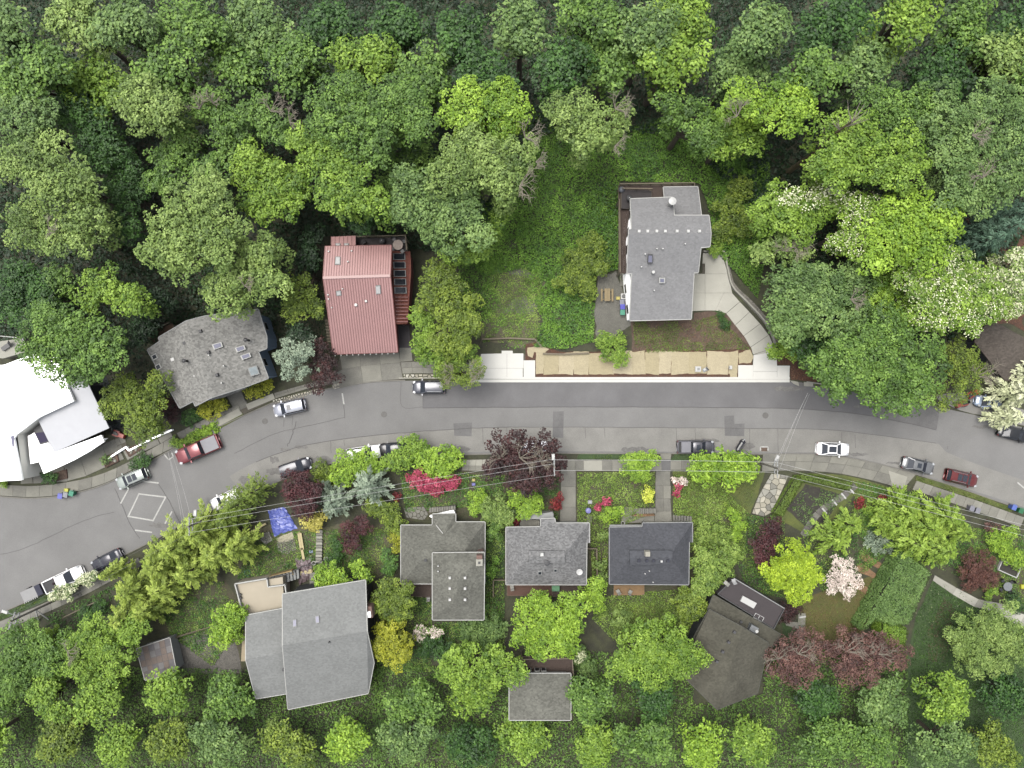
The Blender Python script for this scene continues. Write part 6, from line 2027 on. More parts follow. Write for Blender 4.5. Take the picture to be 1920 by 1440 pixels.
# planters ring by the stairs + black handrail
t = thing('handrail', 'curved black handrail running to the round posts by the terrace', 'handrail', (*P2(560, 1065), 0))
MB().tube([tuple(q) for q in smooth_line([P(537, 1098, 1.2), P(545, 1078, 1.2), P(562, 1064, 1.2), P(588, 1057, 1.1), P(611, 1050, 1.1)], 20)], 0.06, 6).build('rail', M_BLACK, t)
for q in ((537, 1098), (562, 1064), (611, 1050)):
    w = P2(*q, 0.6)
    MB().box(w[0], w[1], 0.55, 0.08, 0.08, 1.1).build('post', M_BLACK, t)
for lab, x, y in (('round white-rimmed pot left of the steps at the black handrail', 588, 1056), ('round white-rimmed pot right of the steps at the black handrail', 611, 1048), ('round dark-mouthed pot at the patio corner of the slate-roof house', 1168, 981)):
    w = P2(x, y, 0.6)
    t = thing('round_pot', lab, 'pot', (w[0], w[1], 0.12), local=True)
    MB().lathe(0, 0, [(0.18, 0), (0.26, 0.4), (0.3, 0.42), (0.3, 0.47), (0.22, 0.47), (0.2, 0.36)], 16).build('pot', M_TRIM, t)
    MB().lathe(0, 0, [(0.2, 0.36), (0.03, 0.38)], 12).build('soil', M_SOIL, t)

# ------------------------------------------------------------------ poles and wires
M_POLE = mat('pole_wood', C(150, 144, 132), var=0.15, scale=3)
M_WIRE = mat('wire', (0.17, 0.17, 0.165), var=0.05, scale=2, rough=0.5)
M_WIRED = mat('wire_dark', C(120, 120, 118), var=0.05, scale=2, rough=0.5)
POLES = {}


def pole(key, label, top, ht, arm_to=None, cross=True, cross_a=math.pi / 2):
    p = P2(*top, ht)
    t = thing('utility_pole', label, 'utility pole', (p[0], p[1], 0), group='utility poles on the south side')
    MB().tube([(p[0], p[1], -0.3), (p[0], p[1], ht)], 0.17, 10, 0.12).build('pole', M_POLE, t)
    if cross:
        for z, L in ((ht - 0.4, 2.4), (ht - 1.4, 1.6)):
            dx, dy = math.cos(cross_a) * L / 2, math.sin(cross_a) * L / 2
            c = MB().bar((p[0] - dx, p[1] - dy, z), (p[0] + dx, p[1] + dy, z), 0.12, 0.12).build('crossarm', M_TRIMG, t)
            for k in (-0.9, -0.3, 0.3, 0.9):
                MB().lathe(p[0] + dx * k, p[1] + dy * k, [(0.05, z), (0.07, z + 0.12), (0.03, z + 0.2)], 8).build('insulator', M_PLAST, c)
    q = P(*arm_to, ht - 2.0) if arm_to else None
    if q:
        MB().tube([(p[0], p[1], ht - 2.6), ((p[0] + q[0]) / 2, (p[1] + q[1]) / 2, ht - 2.0), q], 0.05, 6).build('lamp_arm', M_METAL, t)
        d = math.atan2(q[1] - p[1], q[0] - p[0])
        MB().box(q[0], q[1], q[2] + 0.02, 0.85, 0.42, 0.16, d, 0.85).build('street_lamp', M_PLAST, t)
    POLES[key] = (p[0], p[1], ht)
    return t


pole('A', 'utility pole with white street lamp beside the dark plum tree', (1040, 876), 10.5, (1037.5, 857))
pole('B', 'utility pole with white street lamp above the flagstone path', (1460, 879), 10.5, (1457, 859))
pole('C', 'utility pole with white street lamp among the feathery conifers', (352, 988), 10.5, (366, 962))
pole('D', 'utility pole with white street lamp at the lower left edge', (18, 1166), 10.5, (9, 1147), cross_a=1.2)


def span(label, a, b, offs, sag=0.8, m=None, r=0.015):
    c = ((a[0] + b[0]) / 2, (a[1] + b[1]) / 2, 0)
    t = thing('power_line', label, 'power line', c, group='overhead lines')
    for (o0, o1, z) in offs:
        pts = []
        for k in range(15):
            u = k / 14
            d = np.array((b[0] - a[0], b[1] - a[1]))
            nn = np.array((-d[1], d[0])) / np.linalg.norm(d)
            o = o0 + (o1 - o0) * u
            pts.append((a[0] + d[0] * u + nn[0] * o, a[1] + d[1] * u + nn[1] * o, a[2] + (b[2] - a[2]) * u + z - sag * 4 * u * (1 - u)))
        MB().tube(pts, r, 5).build('wire', m or M_WIRE, t)


pa, pb, pc, pd = (POLES[k] for k in 'ABCD')
span('overhead lines running west from the plum tree pole to the conifer pole', pa, pc, [(1.0, 0.8, -.3), (-0.4, -0.3, -.3), (-1.0, -0.9, -.3)], r=0.013)
span('overhead line along the pavement between the two south poles', pa, pb, [(0.9, 0.8, -.3), (-0.6, -0.6, -1.4)], m=M_WIRE, r=0.018)
span('overhead lines leaving the flagstone path pole to the right edge', pb, (*P2(2010, 1018, 10.5), 10.5), [(0.7, 0.7, -.3), (0.1, 0.1, -.5), (-0.7, -0.6, -.3)])
span('overhead lines from the conifer pole to the lower left pole', pc, pd, [(0.8, 0.8, -.3), (-0.3, -0.3, -.3), (-0.9, -0.9, -.8)], m=M_WIRED)
span('thin service wires crossing the road from the flagstone path pole to the big maple', pb, (*P2(1520, 738, 7), 7.0), [(0.5, 0.2, -.4), (-0.4, -0.1, -.6), (0.05, 0.05, -.9)], 0.3, r=0.009)
span('thin service wires crossing the road beside the painted diamond', pc, (*P2(315, 846, 6), 6.0), [(0.5, 0.2, -.4), (-0.4, -0.1, -.6), (1.1, 0.5, -.9)], 0.3, r=0.009)
t = thing('road_drain', 'square storm drain with white edge opposite the red pickup', 'drain', (*P2(318, 853), 0))
for a, b in (((308, 852), (316, 862)), ((316, 862), (325, 856)), ((325, 856), (322, 849))):
    MB().bar(P(*a, 0.075), P(*b, 0.075), 0.18, 0.05).build('edge', M_MARK, t)
MB().prism(px_poly([(311, 850), (320, 846), (324, 855), (316, 860)]), 0.0, 0.06).build('grate', M_STAIN, t)
t = thing('road_drain', 'storm drain with white edge beside the covered scooter', 'drain', (*P2(1432, 842), 0))
for a, b in (((1426, 845), (1426, 838)), ((1426, 838), (1440, 838)), ((1440, 838), (1440, 845))):
    MB().bar(P(*a, 0.075), P(*b, 0.075), 0.16, 0.05).build('edge', M_MARK, t)
MB().prism(px_poly([(1427, 839), (1439, 839), (1439, 846), (1427, 846)]), 0.0, 0.06).build('grate', M_MULCH, t)
t = thing('road_drain', 'concrete kerb inlet under the big maple by the red mulch', 'drain', (*P2(1500, 718), 0))
MB().prism(px_poly([(1480, 713), (1496, 716), (1498, 724), (1488, 720)]), 0.0, 0.14).build('apron', M_CONCP, t)
MB().prism(px_poly([(1498, 717), (1506, 718), (1506, 724), (1498, 723)]), 0.0, 0.1).build('grate', M_STAIN, t)
MB().prism(px_poly([(1507, 716), (1524, 719), (1524, 725), (1507, 724)]), 0.0, 0.15).build('cover', M_CONCP, t)
# swing / A-frame at lower left
t = thing('a_frame', 'white A-shaped timber frame standing beside the southwest pavement', 'frame', (*P2(78, 1150), 0))
top = P(66, 1144, 2.2)
for q in ((72, 1166), (92, 1163)):
    MB().bar(top, P(*q, 0.0), 0.16, 0.12).build('leg', M_PLAST, t)
# meters / boxes near the erosion mats
p = P2(1309, 692, 0.3)
t = thing('utility_box', 'white square valve box on the burlap matting', 'box', (p[0], p[1], 0.03), local=True)
MB().box(0, 0, 0.15, 0.8, 0.75, 0.3).build('casing', M_PLAST, t)
MB().box(0.05, 0, 0.31, 0.35, 0.35, 0.04).build('lid', M_TRIMG, t)
p = P2(1323, 693, 0.3)
t = thing('sandbag_frame', 'small grey metal sign frame lying beside the white valve box', 'sign', (p[0], p[1], 0.08), 0.5, local=True)
MB().box(0, 0, 0.1, 0.8, 0.5, 0.06).build('plate', M_METAL, t)
MB().box(0.3, -0.05, 0.16, 0.18, 0.5, 0.06, 0.3).build('dark_edge', M_BLACK, t)
MB().box(-0.1, 0.1, 0.16, 0.3, 0.3, 0.06, 0.6).build('white_plate', M_PLAST, t)
p = P2(1369, 689, 0.3)
t = thing('marker_post', 'short white marker post near the driveway ramp', 'post', (p[0], p[1], 0.03), local=True)
MB().box(0, 0, 0.3, 0.3, 0.45, 0.6).build('post', M_PLAST, t)
MB().box(0, 0, 0.63, 0.36, 0.5, 0.06).build('cap', M_PLAST, t)

# ------------------------------------------------------------------ erosion matting, flagstones, walls
M_BURL = [mat('burlap_%d' % i, C(*c), var=0.06, scale=1.2, fine=0.1, fscale=6, bump=0.5, bscale=10) for i, c in enumerate(((222, 208, 170), (214, 200, 160), (228, 214, 178)))]
t = thing('erosion_matting', 'strip of tan burlap matting pegged along the new kerb', 'matting', (*P2(1200, 680), 0))
xs = [1005, 1020, 1048, 1076, 1104, 1150, 1184, 1210, 1236, 1259, 1292, 1326, 1366, 1384]
for i in range(len(xs) - 1):
    y0 = 664 if i < 3 else 660
    q = [(xs[i] - 0.4, y0 + rnd.uniform(-4, 2)), (xs[i + 1] + rnd.choice((0.5, 0.5, -1.6)), y0 + rnd.uniform(-4, 2)), (xs[i + 1] + rnd.choice((0.4, 0.4, -1.2)), 702 + rnd.uniform(-2, 1)), (xs[i] - 0.4, 702 + rnd.uniform(-2, 1))]
    mb = MB()
    w = wobble(px_poly(q), 0.05, 0.5, i)
    mb.prism(w, 0.0, 0.06 + 0.004 * (i % 3))
    mb.build('mat_strip', M_BURL[i % 3], t)
for q in ([(1384, 662), (1406, 655), (1412, 670), (1408, 680), (1386, 682)], [(988, 652), (1012, 648), (1030, 655), (1018, 664), (1002, 660), (998, 672), (990, 668)], [(1366, 684), (1382, 684), (1382, 706), (1370, 707)]):
    MB().prism(wobble(px_poly(q), 0.08, 0.5, int(q[0][0])), 0.0, 0.075).build('mat_strip', M_BURL[0], t)


def stones(name, label, poly, size, m, seed, gap=0.06, zt=0.13, parent=None, cat='stone paving'):
    """irregular flat stones: shrunken Voronoi-like cells in a polygon"""
    r = random.Random(seed)
    w = ccw(px_poly(poly))
    xs, ys = [p[0] for p in w], [p[1] for p in w]
    wa = np.array(w)
    pts = []
    for _ in range(6000):
        q = (r.uniform(min(xs), max(xs)), r.uniform(min(ys), max(ys)))
        s = size * r.uniform(0.75, 1.25)
        if in_poly(np.array([q[0]]), np.array([q[1]]), w)[0] and all((q[0] - a) ** 2 + (q[1] - b) ** 2 > (s * 0.9) ** 2 for a, b, _ in pts):
            pts.append((q[0], q[1], s))
    t = parent or thing(name, label, cat, (w[0][0], w[0][1], 0))
    for i, (x, y, s) in enumerate(pts):
        poly_ = [(x + 1.6 * size * math.cos(a), y + 1.6 * size * math.sin(a)) for a in np.linspace(0, 6.283, 13)[:-1]]
        for j, (u, v, _) in enumerate(pts):
            if i == j or (u - x) ** 2 + (v - y) ** 2 > (3.4 * size) ** 2:
                continue
            mx, my, dx, dy = (x + u) / 2, (y + v) / 2, u - x, v - y
            L = math.hypot(dx, dy)
            mx, my = mx - dx / L * gap / 2, my - dy / L * gap / 2
            poly_ = clip(poly_, mx, my, dx, dy)
        n = len(w)
        for k in range(n):
            ax, ay = w[k]
            bx, by = w[(k + 1) % n]
            poly_ = clip(poly_, ax, ay, by - ay, ax - bx) if len(poly_) > 2 else poly_
        if len(poly_) < 3:
            continue
        MB().prism(poly_, 0.0, zt + r.uniform(-0.03, 0.03)).build('stone', m[i % len(m)], t)
    return t


def clip(poly, mx, my, dx, dy):
    out = []
    n = len(poly)
    for i in range(n):
        a, b = poly[i], poly[(i + 1) % n]
        da, db = (a[0] - mx) * dx + (a[1] - my) * dy, (b[0] - mx) * dx + (b[1] - my) * dy
        if da <= 0:
            out.append(a)
        if (da < 0) != (db < 0) and abs(da - db) > 1e-9:
            t = da / (da - db)
            out.append((a[0] + (b[0] - a[0]) * t, a[1] + (b[1] - a[1]) * t))
    return out


M_STN = [mat('flag_pale', C(226, 220, 200), var=0.1, scale=2, fine=0.08, fscale=8), mat('flag_cream', C(206, 200, 180), var=0.1, scale=2), mat('flag_white', C(238, 234, 218), var=0.08, scale=2)]
stones('flagstone_strip', 'strip of pale flagstones along the kerb by the dark grey wagon', [(757, 702), (890, 702), (890, 709), (758, 710)], 0.62, M_STN, 4, 0.12)
stones('flagstone_strip', 'mossy strip of small pale stones along the kerb above the white-silver wagon', [(512, 750), (560, 738), (604, 727), (606, 735), (560, 746), (514, 759)], 0.42, M_STN, 5, 0.14)
stones('flagstone_strip', 'two pale stones at the kerb beside the red house driveway', [(624, 722), (636, 718), (637, 727), (626, 730)], 0.45, M_STN, 6, 0.1)
stones('flagstone_path', 'broad crazy-paved flagstone path running down from the flagstone pole', [(1446, 888), (1478, 892), (1466, 918), (1446, 960), (1432, 968), (1410, 962), (1422, 930)], 0.85, [M_STN[0], M_STN[1], M_CONCP, M_CONC], 7, 0.07)
stones('flagstone_path', 'stone landing before the garden steps of the weathered house', [(757, 952), (795, 950), (803, 964), (795, 975), (762, 970)], 0.7, [M_CONC2, M_CONC], 8, 0.07)
stones('rock_pile', 'heap of rocks on the bare slope left of the blue tarpaulin', [(494, 1000), (506, 996), (512, 1012), (500, 1020), (490, 1012)], 0.4, [M_CONC2, M_CONC, M_CONCP], 9, 0.05, 0.35, cat='rocks')
stones('rock_pile', 'rubble and stones below the cream canvas sheet', [(520, 1016), (552, 1010), (556, 1030), (540, 1038), (522, 1034)], 0.3, [M_CONC2, M_CONC], 10, 0.1, 0.16, cat='rocks')
t = thing('timber_wall', 'weathered timber retaining wall at the foot of the empty lot', 'wall', (*P2(955, 636), 0))
for a, b in (((903, 636), (955, 634)), ((955, 634), (1003, 636)), ((1003, 636), (1016, 650)), ((1018, 663), (1060, 664)), ((1060, 664), (1104, 662))):
    for z in (0.5, 0.25):
        MB().bar(P(*a, z), P(*b, z), 0.22, 0.22).build('log', M_RAIL, t)
t = thing('garden_wall', 'curved low concrete wall along the outer edge of the grey house drive', 'wall', (*P2(1400, 560), 0))
q = smooth_line([P2(1318, 472), P2(1355, 472), P2(1362, 500), P2(1372, 537), P2(1400, 567), P2(1430, 600), P2(1447, 630), P2(1455, 660)], 40)
for i in range(0, 39, 3):
    mb = MB()
    for k in range(i, min(i + 3, 39)):
        mb.bar((*q[k], 0.5), (*q[k + 1], 0.5), 0.22, 0.5)
    mb.build('wall_segment', M_CONCP, t)
t = thing('timber_path', 'curved dark board path with white step edges through the square garden', 'path', (*P2(1560, 955), 0))
c0 = smooth_line([(1604, 909), (1580, 930), (1556, 945), (1536, 960), (1520, 980), (1505, 1004)], 15)
for i in range(14):
    a, b = c0[i], c0[i + 1]
    d = (b - a) / np.linalg.norm(b - a)
    nn = np.array((-d[1], d[0])) * 6.2
    g = d * 0.35
    w = [a + nn + g, b + nn - g, b - nn - g, a - nn + g]
    MB().prism([P2(*k) for k in w], 0.0, 0.1).build('board', M_CONC2 if i % 2 else mat('grey_board', C(128, 124, 118), var=0.12, scale=3), t)
for (x, y) in ((1597, 920), (1582, 930), (1565, 942), (1546, 958), (1512, 998), (1505, 1157)):
    a = math.atan2(1, 0.8) if y < 1100 else 0.1
    dx, dy = (4.2, 5.2) if y < 1100 else (6, -1)
    MB().bar(P(x - dx, y - dy, 0.2), P(x + dx, y + dy, 0.2), 0.22, 0.1).build('white_edge', M_PLAST, t)
pave('garden_path', [[(1497, 1150), (1510, 1150), (1509, 1172), (1496, 1172)], [(1496, 1173), (1509, 1173), (1506, 1205), (1494, 1206)], [(1470, 1164), (1495, 1167), (1495, 1178), (1474, 1172)]], [M_CONC, M_CONC2], 0.07, [(1497, 1150), (1510, 1150), (1506, 1205), (1494, 1206)])
t = thing('garden_bench', 'dark slatted bench beside the long clipped hedge', 'bench', (*P2(1665, 1075), 0))
for i in range(4):
    a, b = (1678 - i * 6, 1052 + i * 12), (1673 - i * 6, 1063 + i * 12)
    MB().bar(P(*a, 0.5), P(*b, 0.5), 0.95, 0.5).build('seat', M_VENTD, t)
t = thing('timber_edging', 'pale timber board along the bed near the conifer pole', 'edging', (*P2(470, 1005), 0))
MB().bar(P(448, 1010, 0.5), P(498, 982, 0.5), 0.28, 0.3).build('board', mat('fresh_pine', C(236, 220, 168)), t)
t = thing('picket_fence', 'low picket fence between the yard and the lime shrub', 'fence', (*P2(350, 1190), 0))
for i in range(16):
    x, y = 332 + i * 2.6, 1194 - i * 0.8
    MB().box(*P2(x, y, 0.4), 0.45, 0.12, 0.06, 0.9).build('picket', M_RAIL, t)
a, b = P(330, 1194, 0.7), P(400, 1174, 0.7)
MB().bar(a, b, 0.08, 0.1).build('rail', M_RAIL, t)
t = thing('garden_rail', 'pale handrail beside the southwest pavement', 'handrail', (*P2(150, 1140), 0))
MB().bar(P(118, 1158, 1.0), P(180, 1128, 1.0), 0.12, 0.1).build('rail', M_RAIL, t)
for k in range(4):
    q = P2(120 + k * 19, 1157 - k * 9.3, 0.5)
    MB().box(q[0], q[1], 0.48, 0.1, 0.1, 0.96).build('post', M_RAIL, t)
for lab, pts in (('wooden fence boxing the small bed left of the flecked-roof house', [(925, 1088), (948, 1088), (925, 1088), (925, 1120)]), ('wooden fence boxing the small bed right of the flecked-roof house', [(1101, 1029), (1119, 1029), (1119, 1029), (1120, 1085)])):
    t = thing('garden_fence', lab, 'fence', (*P2(*pts[0]), 0))
    for a, b in ((pts[0], pts[1]), (pts[2], pts[3])):
        MB().bar(P(*a, 1.2), P(*b, 1.2), 0.14, 0.08).build('top_rail', M_RAIL, t)
        A, B = np.array(P2(*a, 1.2)), np.array(P2(*b, 1.2))
        k = max(4, int(np.linalg.norm(B - A) / 0.2))
        for i in range(k + 1):
            q = A + (B - A) * i / k
            MB().box(q[0], q[1], 0.56, 0.14, 0.05, 1.12, math.atan2(B[1] - A[1], B[0] - A[0])).build('board', M_RAIL, t)

# ------------------------------------------------------------------ trees and shrubs
WOODS = 'trees of the wood north of the street'


def tree(label, pal, zt, blobs, **k):
    return plant('leafy_tree', label, 'tree', pal, zt, blobs, group=k.pop('group', WOODS), **k)


def shrub(label, pal, zt, blobs, **k):
    return plant(k.pop('name', 'shrub'), label, k.pop('cat', 'shrub'), pal, zt, blobs, style='shrub', group=k.pop('group', 'garden shrubs'), **k)


def conifer(label, pal, zt, blobs, **k):
    return plant('conifer_tree', label, 'tree', pal, zt, blobs, style='conifer', group=k.pop('group', 'conifers'), **k)


# --- woods, left
tree('olive-green tree in the top left corner', 'grey', 17, [(30, 240, 60), (75, 215, 45)])
tree('dark green tree right of the top left corner tree', 'dark', 13, [(170, 225, 60), (185, 285, 50), (140, 200, 40)])
tree('light green spreading tree left of the dark gap near the left edge', 'pale', 18, [(95, 315, 70), (155, 345, 50), (45, 320, 45), (100, 360, 40)])
tree('pale feathery tree with two crowns below the left-edge spreading tree', 'pale', 17, [(60, 420, 52), (165, 425, 55), (115, 455, 40)], twigs=[(85, 425, 22, 0.3)])
tree('dark green tree between the left pale trees and the big rounded pale tree', 'dark', 11, [(235, 365, 45), (245, 310, 35), (240, 420, 35)])
tree('pale grey-green tree at the top edge, first from the left', 'pale', 18, [(285, 198, 60), (320, 215, 35), (250, 190, 30)])
tree('mid green tree below the pale grey-green tree at the top edge', 'mid', 13, [(320, 300, 45), (345, 265, 35), (300, 340, 30)])
tree('leafless-topped tree at the top edge with pale twigs', 'mid', 15, [(400, 200, 45), (430, 235, 35)], twigs=[(370, 200, 24, 2.2), (395, 190, 18, 0.9)])
tree('mid green tree left of the bright tree with the leafless top above', 'mid', 14, [(430, 275, 50), (400, 320, 40), (455, 240, 35)])
tree('large rounded pale green tree standing above the blue house', 'pale', 19, [(380, 395, 70), (330, 440, 55), (410, 450, 60), (350, 480, 55), (300, 480, 30), (400, 355, 35)])
tree('pale tree touching the roof of the blue house', 'pale', 16, [(465, 520, 62), (425, 560, 45), (500, 475, 42), (510, 530, 36)], twigs=[(455, 535, 20, 1.0)])
tree('bright green tree left of the red house, above the dark gap', 'bright', 15, [(505, 330, 58), (530, 380, 52), (470, 310, 38), (560, 350, 32), (490, 390, 40)])
tree('green tree at the top edge with bare pale twigs', 'mid', 16, [(490, 215, 42), (525, 250, 38)], twigs=[(505, 205, 30, 1.2), (540, 225, 24, 0.3)])
tree('deep green low tree beside the left edge below the feathery tree', 'dark', 10, [(30, 520, 45), (80, 545, 45), (20, 580, 40)])
tree('mid green low tree in the gap left of the large rounded tree', 'mid', 10, [(110, 520, 35), (95, 580, 35)])
tree('bright green tree above the white roof', 'bright', 14, [(200, 530, 42), (235, 560, 40), (175, 560, 36), (260, 575, 24)])
tree('green maple hanging over the white flat roof', 'mid', 15, [(110, 610, 52), (80, 650, 48), (150, 640, 55), (205, 650, 48), (120, 690, 42), (175, 690, 38)])
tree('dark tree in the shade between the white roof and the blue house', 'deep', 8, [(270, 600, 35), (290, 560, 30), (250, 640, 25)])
tree('large mid green tree at the top edge above the red house', 'mid', 19, [(650, 205, 75), (720, 215, 75), (690, 260, 65), (770, 200, 50), (615, 245, 40), (790, 240, 35)])
tree('bright yellow-green tree leaning toward the red house roof', 'bright', 18, [(600, 285, 45), (625, 330, 55), (670, 345, 52), (695, 385, 40), (565, 260, 30), (640, 380, 40)])
tree('dark green tree directly above the red house roof', 'dark', 11, [(665, 398, 36), (705, 405, 26)])
tree('lime green tree at the top edge, left of the clearing', 'lime', 18, [(880, 205, 55), (940, 205, 55), (970, 220, 35), (850, 230, 30)])
tree('tall pale green tree overlooking the clearing, with leafless right side', 'pale', 19, [(880, 300, 65), (930, 310, 55), (850, 330, 50), (985, 300, 38), (950, 350, 35)], twigs=[(985, 255, 32, 0.9), (975, 345, 34, -0.3), (1005, 300, 22, 0.2)])
tree('pale grey-green tree between the red house and the clearing', 'grey', 17, [(800, 390, 62), (850, 410, 60), (770, 350, 45), (870, 370, 50), (900, 440, 35), (755, 395, 28)])
tree('yellow-green tree beside the red house deck', 'bright', 11, [(890, 460, 40), (845, 470, 30), (930, 420, 25)])
tree('mid green filler tree in the gap between the bright leaning tree and the pale trees', 'mid', 12, [(750, 310, 42), (790, 290, 35), (735, 350, 30)])
tree('olive tree with light crown beside the red house lean-to', 'olive', 9.5, [(830, 520, 42), (850, 570, 48), (800, 560, 30), (870, 610, 38), (840, 640, 40)], lr=1.0, leaf=0.15)
tree('green shrubby tree between the olive tree and the red house driveway', 'bright', 7, [(830, 670, 40), (800, 640, 36), (870, 660, 36), (790, 600, 26)], lr=0.9, leaf=0.14)
tree('sparse olive street tree over the dark grey wagon and new pavement', 'olive', 7.5, [(850, 692, 34), (890, 700, 24), (840, 712, 22), (875, 716, 18)], lr=0.7, leaf=0.1, per=0.5, gap=0.2, twigs=[(880, 695, 24, 0.3), (850, 700, 22, 3.0)])
tree('olive-gold rounded tree left of the red house', 'olive', 8, [(560, 545, 38), (580, 575, 30), (545, 580, 24)], lr=0.9, leaf=0.14)
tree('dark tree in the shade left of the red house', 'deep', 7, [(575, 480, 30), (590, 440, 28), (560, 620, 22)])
tree('olive-green tree between the white house and the blue house', 'olive', 9, [(240, 740, 42), (270, 770, 45), (215, 755, 32), (295, 720, 30), (265, 800, 34)], lr=1.0, leaf=0.14, group='trees beside the houses')
plant('conifer_tree', 'silver-blue rounded spruce beside the blue house', 'tree', 'blue', 8, [(553, 669, 47)], style='shrub', lr=0.75, leaf=0.13, per=0.8, sq=0.9, clump=0.36, group='conifers')
tree('dark purple plum tree at the end of the red house driveway', 'plum', 5.5, [(605, 680, 30), (620, 700, 24), (595, 718, 24), (600, 650, 20)], lr=0.7, leaf=0.13, group='purple trees')
shrub('dark purple shrub below the blue house roof corner', 'plum', 3, [(312, 763, 24), (320, 780, 18)], group='purple shrubs')
# --- woods, centre and right
tree('pale tree at the top edge above the clearing, with bare right twigs', 'pale', 17, [(1080, 225, 55), (1130, 240, 45), (1045, 215, 35), (1100, 265, 35), (1165, 215, 28)], twigs=[(1155, 200, 30, 0.9), (1155, 270, 20, -0.6)])
tree('green tree right of the clearing at the top edge', 'mid', 14, [(1290, 215, 45), (1320, 250, 45), (1250, 195, 30)])
tree('yellow-green tree left of the dark gap by the leaning trunk', 'bright', 13, [(1360, 240, 48), (1400, 260, 38), (1340, 280, 28)])
tree('lime tree at the top edge right of the grey house', 'lime', 18, [(1390, 200, 48), (1460, 205, 55), (1500, 215, 38)], twigs=[(1385, 215, 30, 2.6)])
tree('low green tree in the gap below the lime tree', 'dark', 9, [(1418, 262, 32)])
bt = thing('bare_tree', 'tall bare trunk with leafless twigs standing in the dark gap beside the horse chestnuts', 'tree', (*P2(1478, 322), terrain(*P2(1478, 322))), group=WOODS)
bp = P2(1478, 322)
MB().tube([(*bp, terrain(*bp) - 0.3), (bp[0] + 0.3, bp[1], 9), (bp[0] - 0.1, bp[1] + 0.2, 15), (bp[0] + 0.2, bp[1] + 0.3, 20)], 0.42, 8, 0.08).build('trunk', mat('mossy_bark', C(124, 112, 74), var=0.3, scale=4, bump=0.5), bt)
for i_, (z_, a_) in enumerate(((11, 1.2), (13, 3.0), (15, 0.2), (16.5, 2.0), (18, 0.9), (19.5, 1.6))):
    q_ = MB()
    for k_ in range(5):
        b_ = a_ + rnd.uniform(-0.7, 0.7)
        L_ = rnd.uniform(1.0, 2.4)
        q_.tube([(bp[0] + 0.1, bp[1] + 0.15, z_), (bp[0] + math.cos(b_) * L_ * 0.5, bp[1] + math.sin(b_) * L_ * 0.5, z_ + 0.7), (bp[0] + math.cos(b_) * L_, bp[1] + math.sin(b_) * L_, z_ + rnd.uniform(0.8, 2.0))], 0.08, 4, 0.02)
    q_.build('bare_twigs', TWIG, bt)
tree('large horse chestnut with bright clustered leaves', 'bright', 18, [(1590, 270, 62), (1640, 300, 60), (1556, 305, 42), (1690, 290, 50), (1570, 335, 45), (1680, 335, 45)], clump=0.75, leaf=0.2)
tree('green tree at the top edge above the large horse chestnut', 'mid', 16, [(1650, 205, 55), (1710, 210, 50), (1690, 245, 38)])
tree('wide grey-green tree in the top right corner', 'grey', 18, [(1790, 230, 70), (1860, 215, 70), (1830, 290, 65), (1900, 270, 55), (1780, 310, 55), (1840, 350, 60), (1790, 370, 42), (1900, 340, 45)], twigs=[(1830, 250, 26, 0.5), (1850, 330, 30, 2.0)])
tree('white-flowering horse chestnut right of the grey house', 'bright', 13, [(1460, 390, 52), (1520, 385, 55), (1565, 385, 32), (1490, 420, 40), (1425, 395, 28)], clump=0.7, leaf=0.19, flowers=('white', 0.06, 0.11, [(1520, 375, 34), (1570, 385, 26), (1545, 365, 24), (1470, 375, 24)]))
tree('lime horse chestnut in the middle of the right-hand wood', 'lime', 17, [(1690, 400, 55), (1740, 430, 55), (1660, 450, 52), (1720, 480, 52), (1770, 410, 38), (1640, 490, 34)], clump=0.75, leaf=0.2)
tree('speckled white-flowering tree between the two horse chestnuts', 'bright', 15, [(1610, 410, 42), (1600, 455, 40), (1640, 400, 35)], clump=0.6, flowers=('white', 0.05, 0.1, None))
tree('pale tree with a leafless grey top beside the curved drive', 'pale', 11, [(1470, 465, 40), (1500, 475, 24), (1430, 480, 28)], twigs=[(1490, 455, 34, 0.2), (1475, 470, 26, 1.5)])
tree('grey-green tree overhanging the curved drive', 'grey', 13, [(1500, 540, 62), (1560, 540, 55), (1530, 590, 62), (1590, 590, 50), (1470, 580, 42), (1600, 520, 40), (1480, 620, 34)], twigs=[(1600, 560, 22, 0.4)])
tree('bright green tree covered in white blossom at the right', 'bright', 15, [(1760, 540, 62), (1820, 545, 58), (1790, 590, 55), (1730, 580, 48), (1850, 570, 40), (1770, 500, 45), (1710, 530, 40)], clump=0.65, leaf=0.18, flowers=('white', 0.05, 0.1, None))
tree('large mid green maple overhanging the road', 'mid', 15, [(1640, 670, 72), (1700, 680, 65), (1580, 680, 58), (1660, 730, 58), (1610, 720, 48), (1720, 720, 45), (1650, 620, 50), (1545, 700, 36), (1740, 670, 38), (1680, 765, 24), (1560, 740, 22)], clump=0.6)
tree('yellow-green tree left of the maple, at the end of the drive', 'bright', 6, [(1458, 660, 22), (1470, 625, 24), (1490, 655, 24)], lr=0.8, leaf=0.14)
tree('dark understorey tree between the grey-green tree and the maple', 'dark', 8, [(1520, 650, 36), (1560, 640, 36), (1660, 585, 30)])
tree('sparse olive tree beside the brown roof and light blue hatchback', 'olive', 8, [(1800, 670, 40), (1815, 710, 36), (1780, 738, 30), (1838, 698, 22), (1765, 760, 18)], lr=0.8, leaf=0.12, per=0.6, gap=0.15, twigs=[(1835, 705, 26, 1.2), (1850, 700, 24, -0.5)])
tree('pale blossoming tree at the right edge above the brown roof', 'white', 13, [(1890, 520, 40), (1905, 560, 38), (1915, 490, 30)], lr=0.9, leaf=0.15, flowers=('pale', 0.6, 0.15, None))
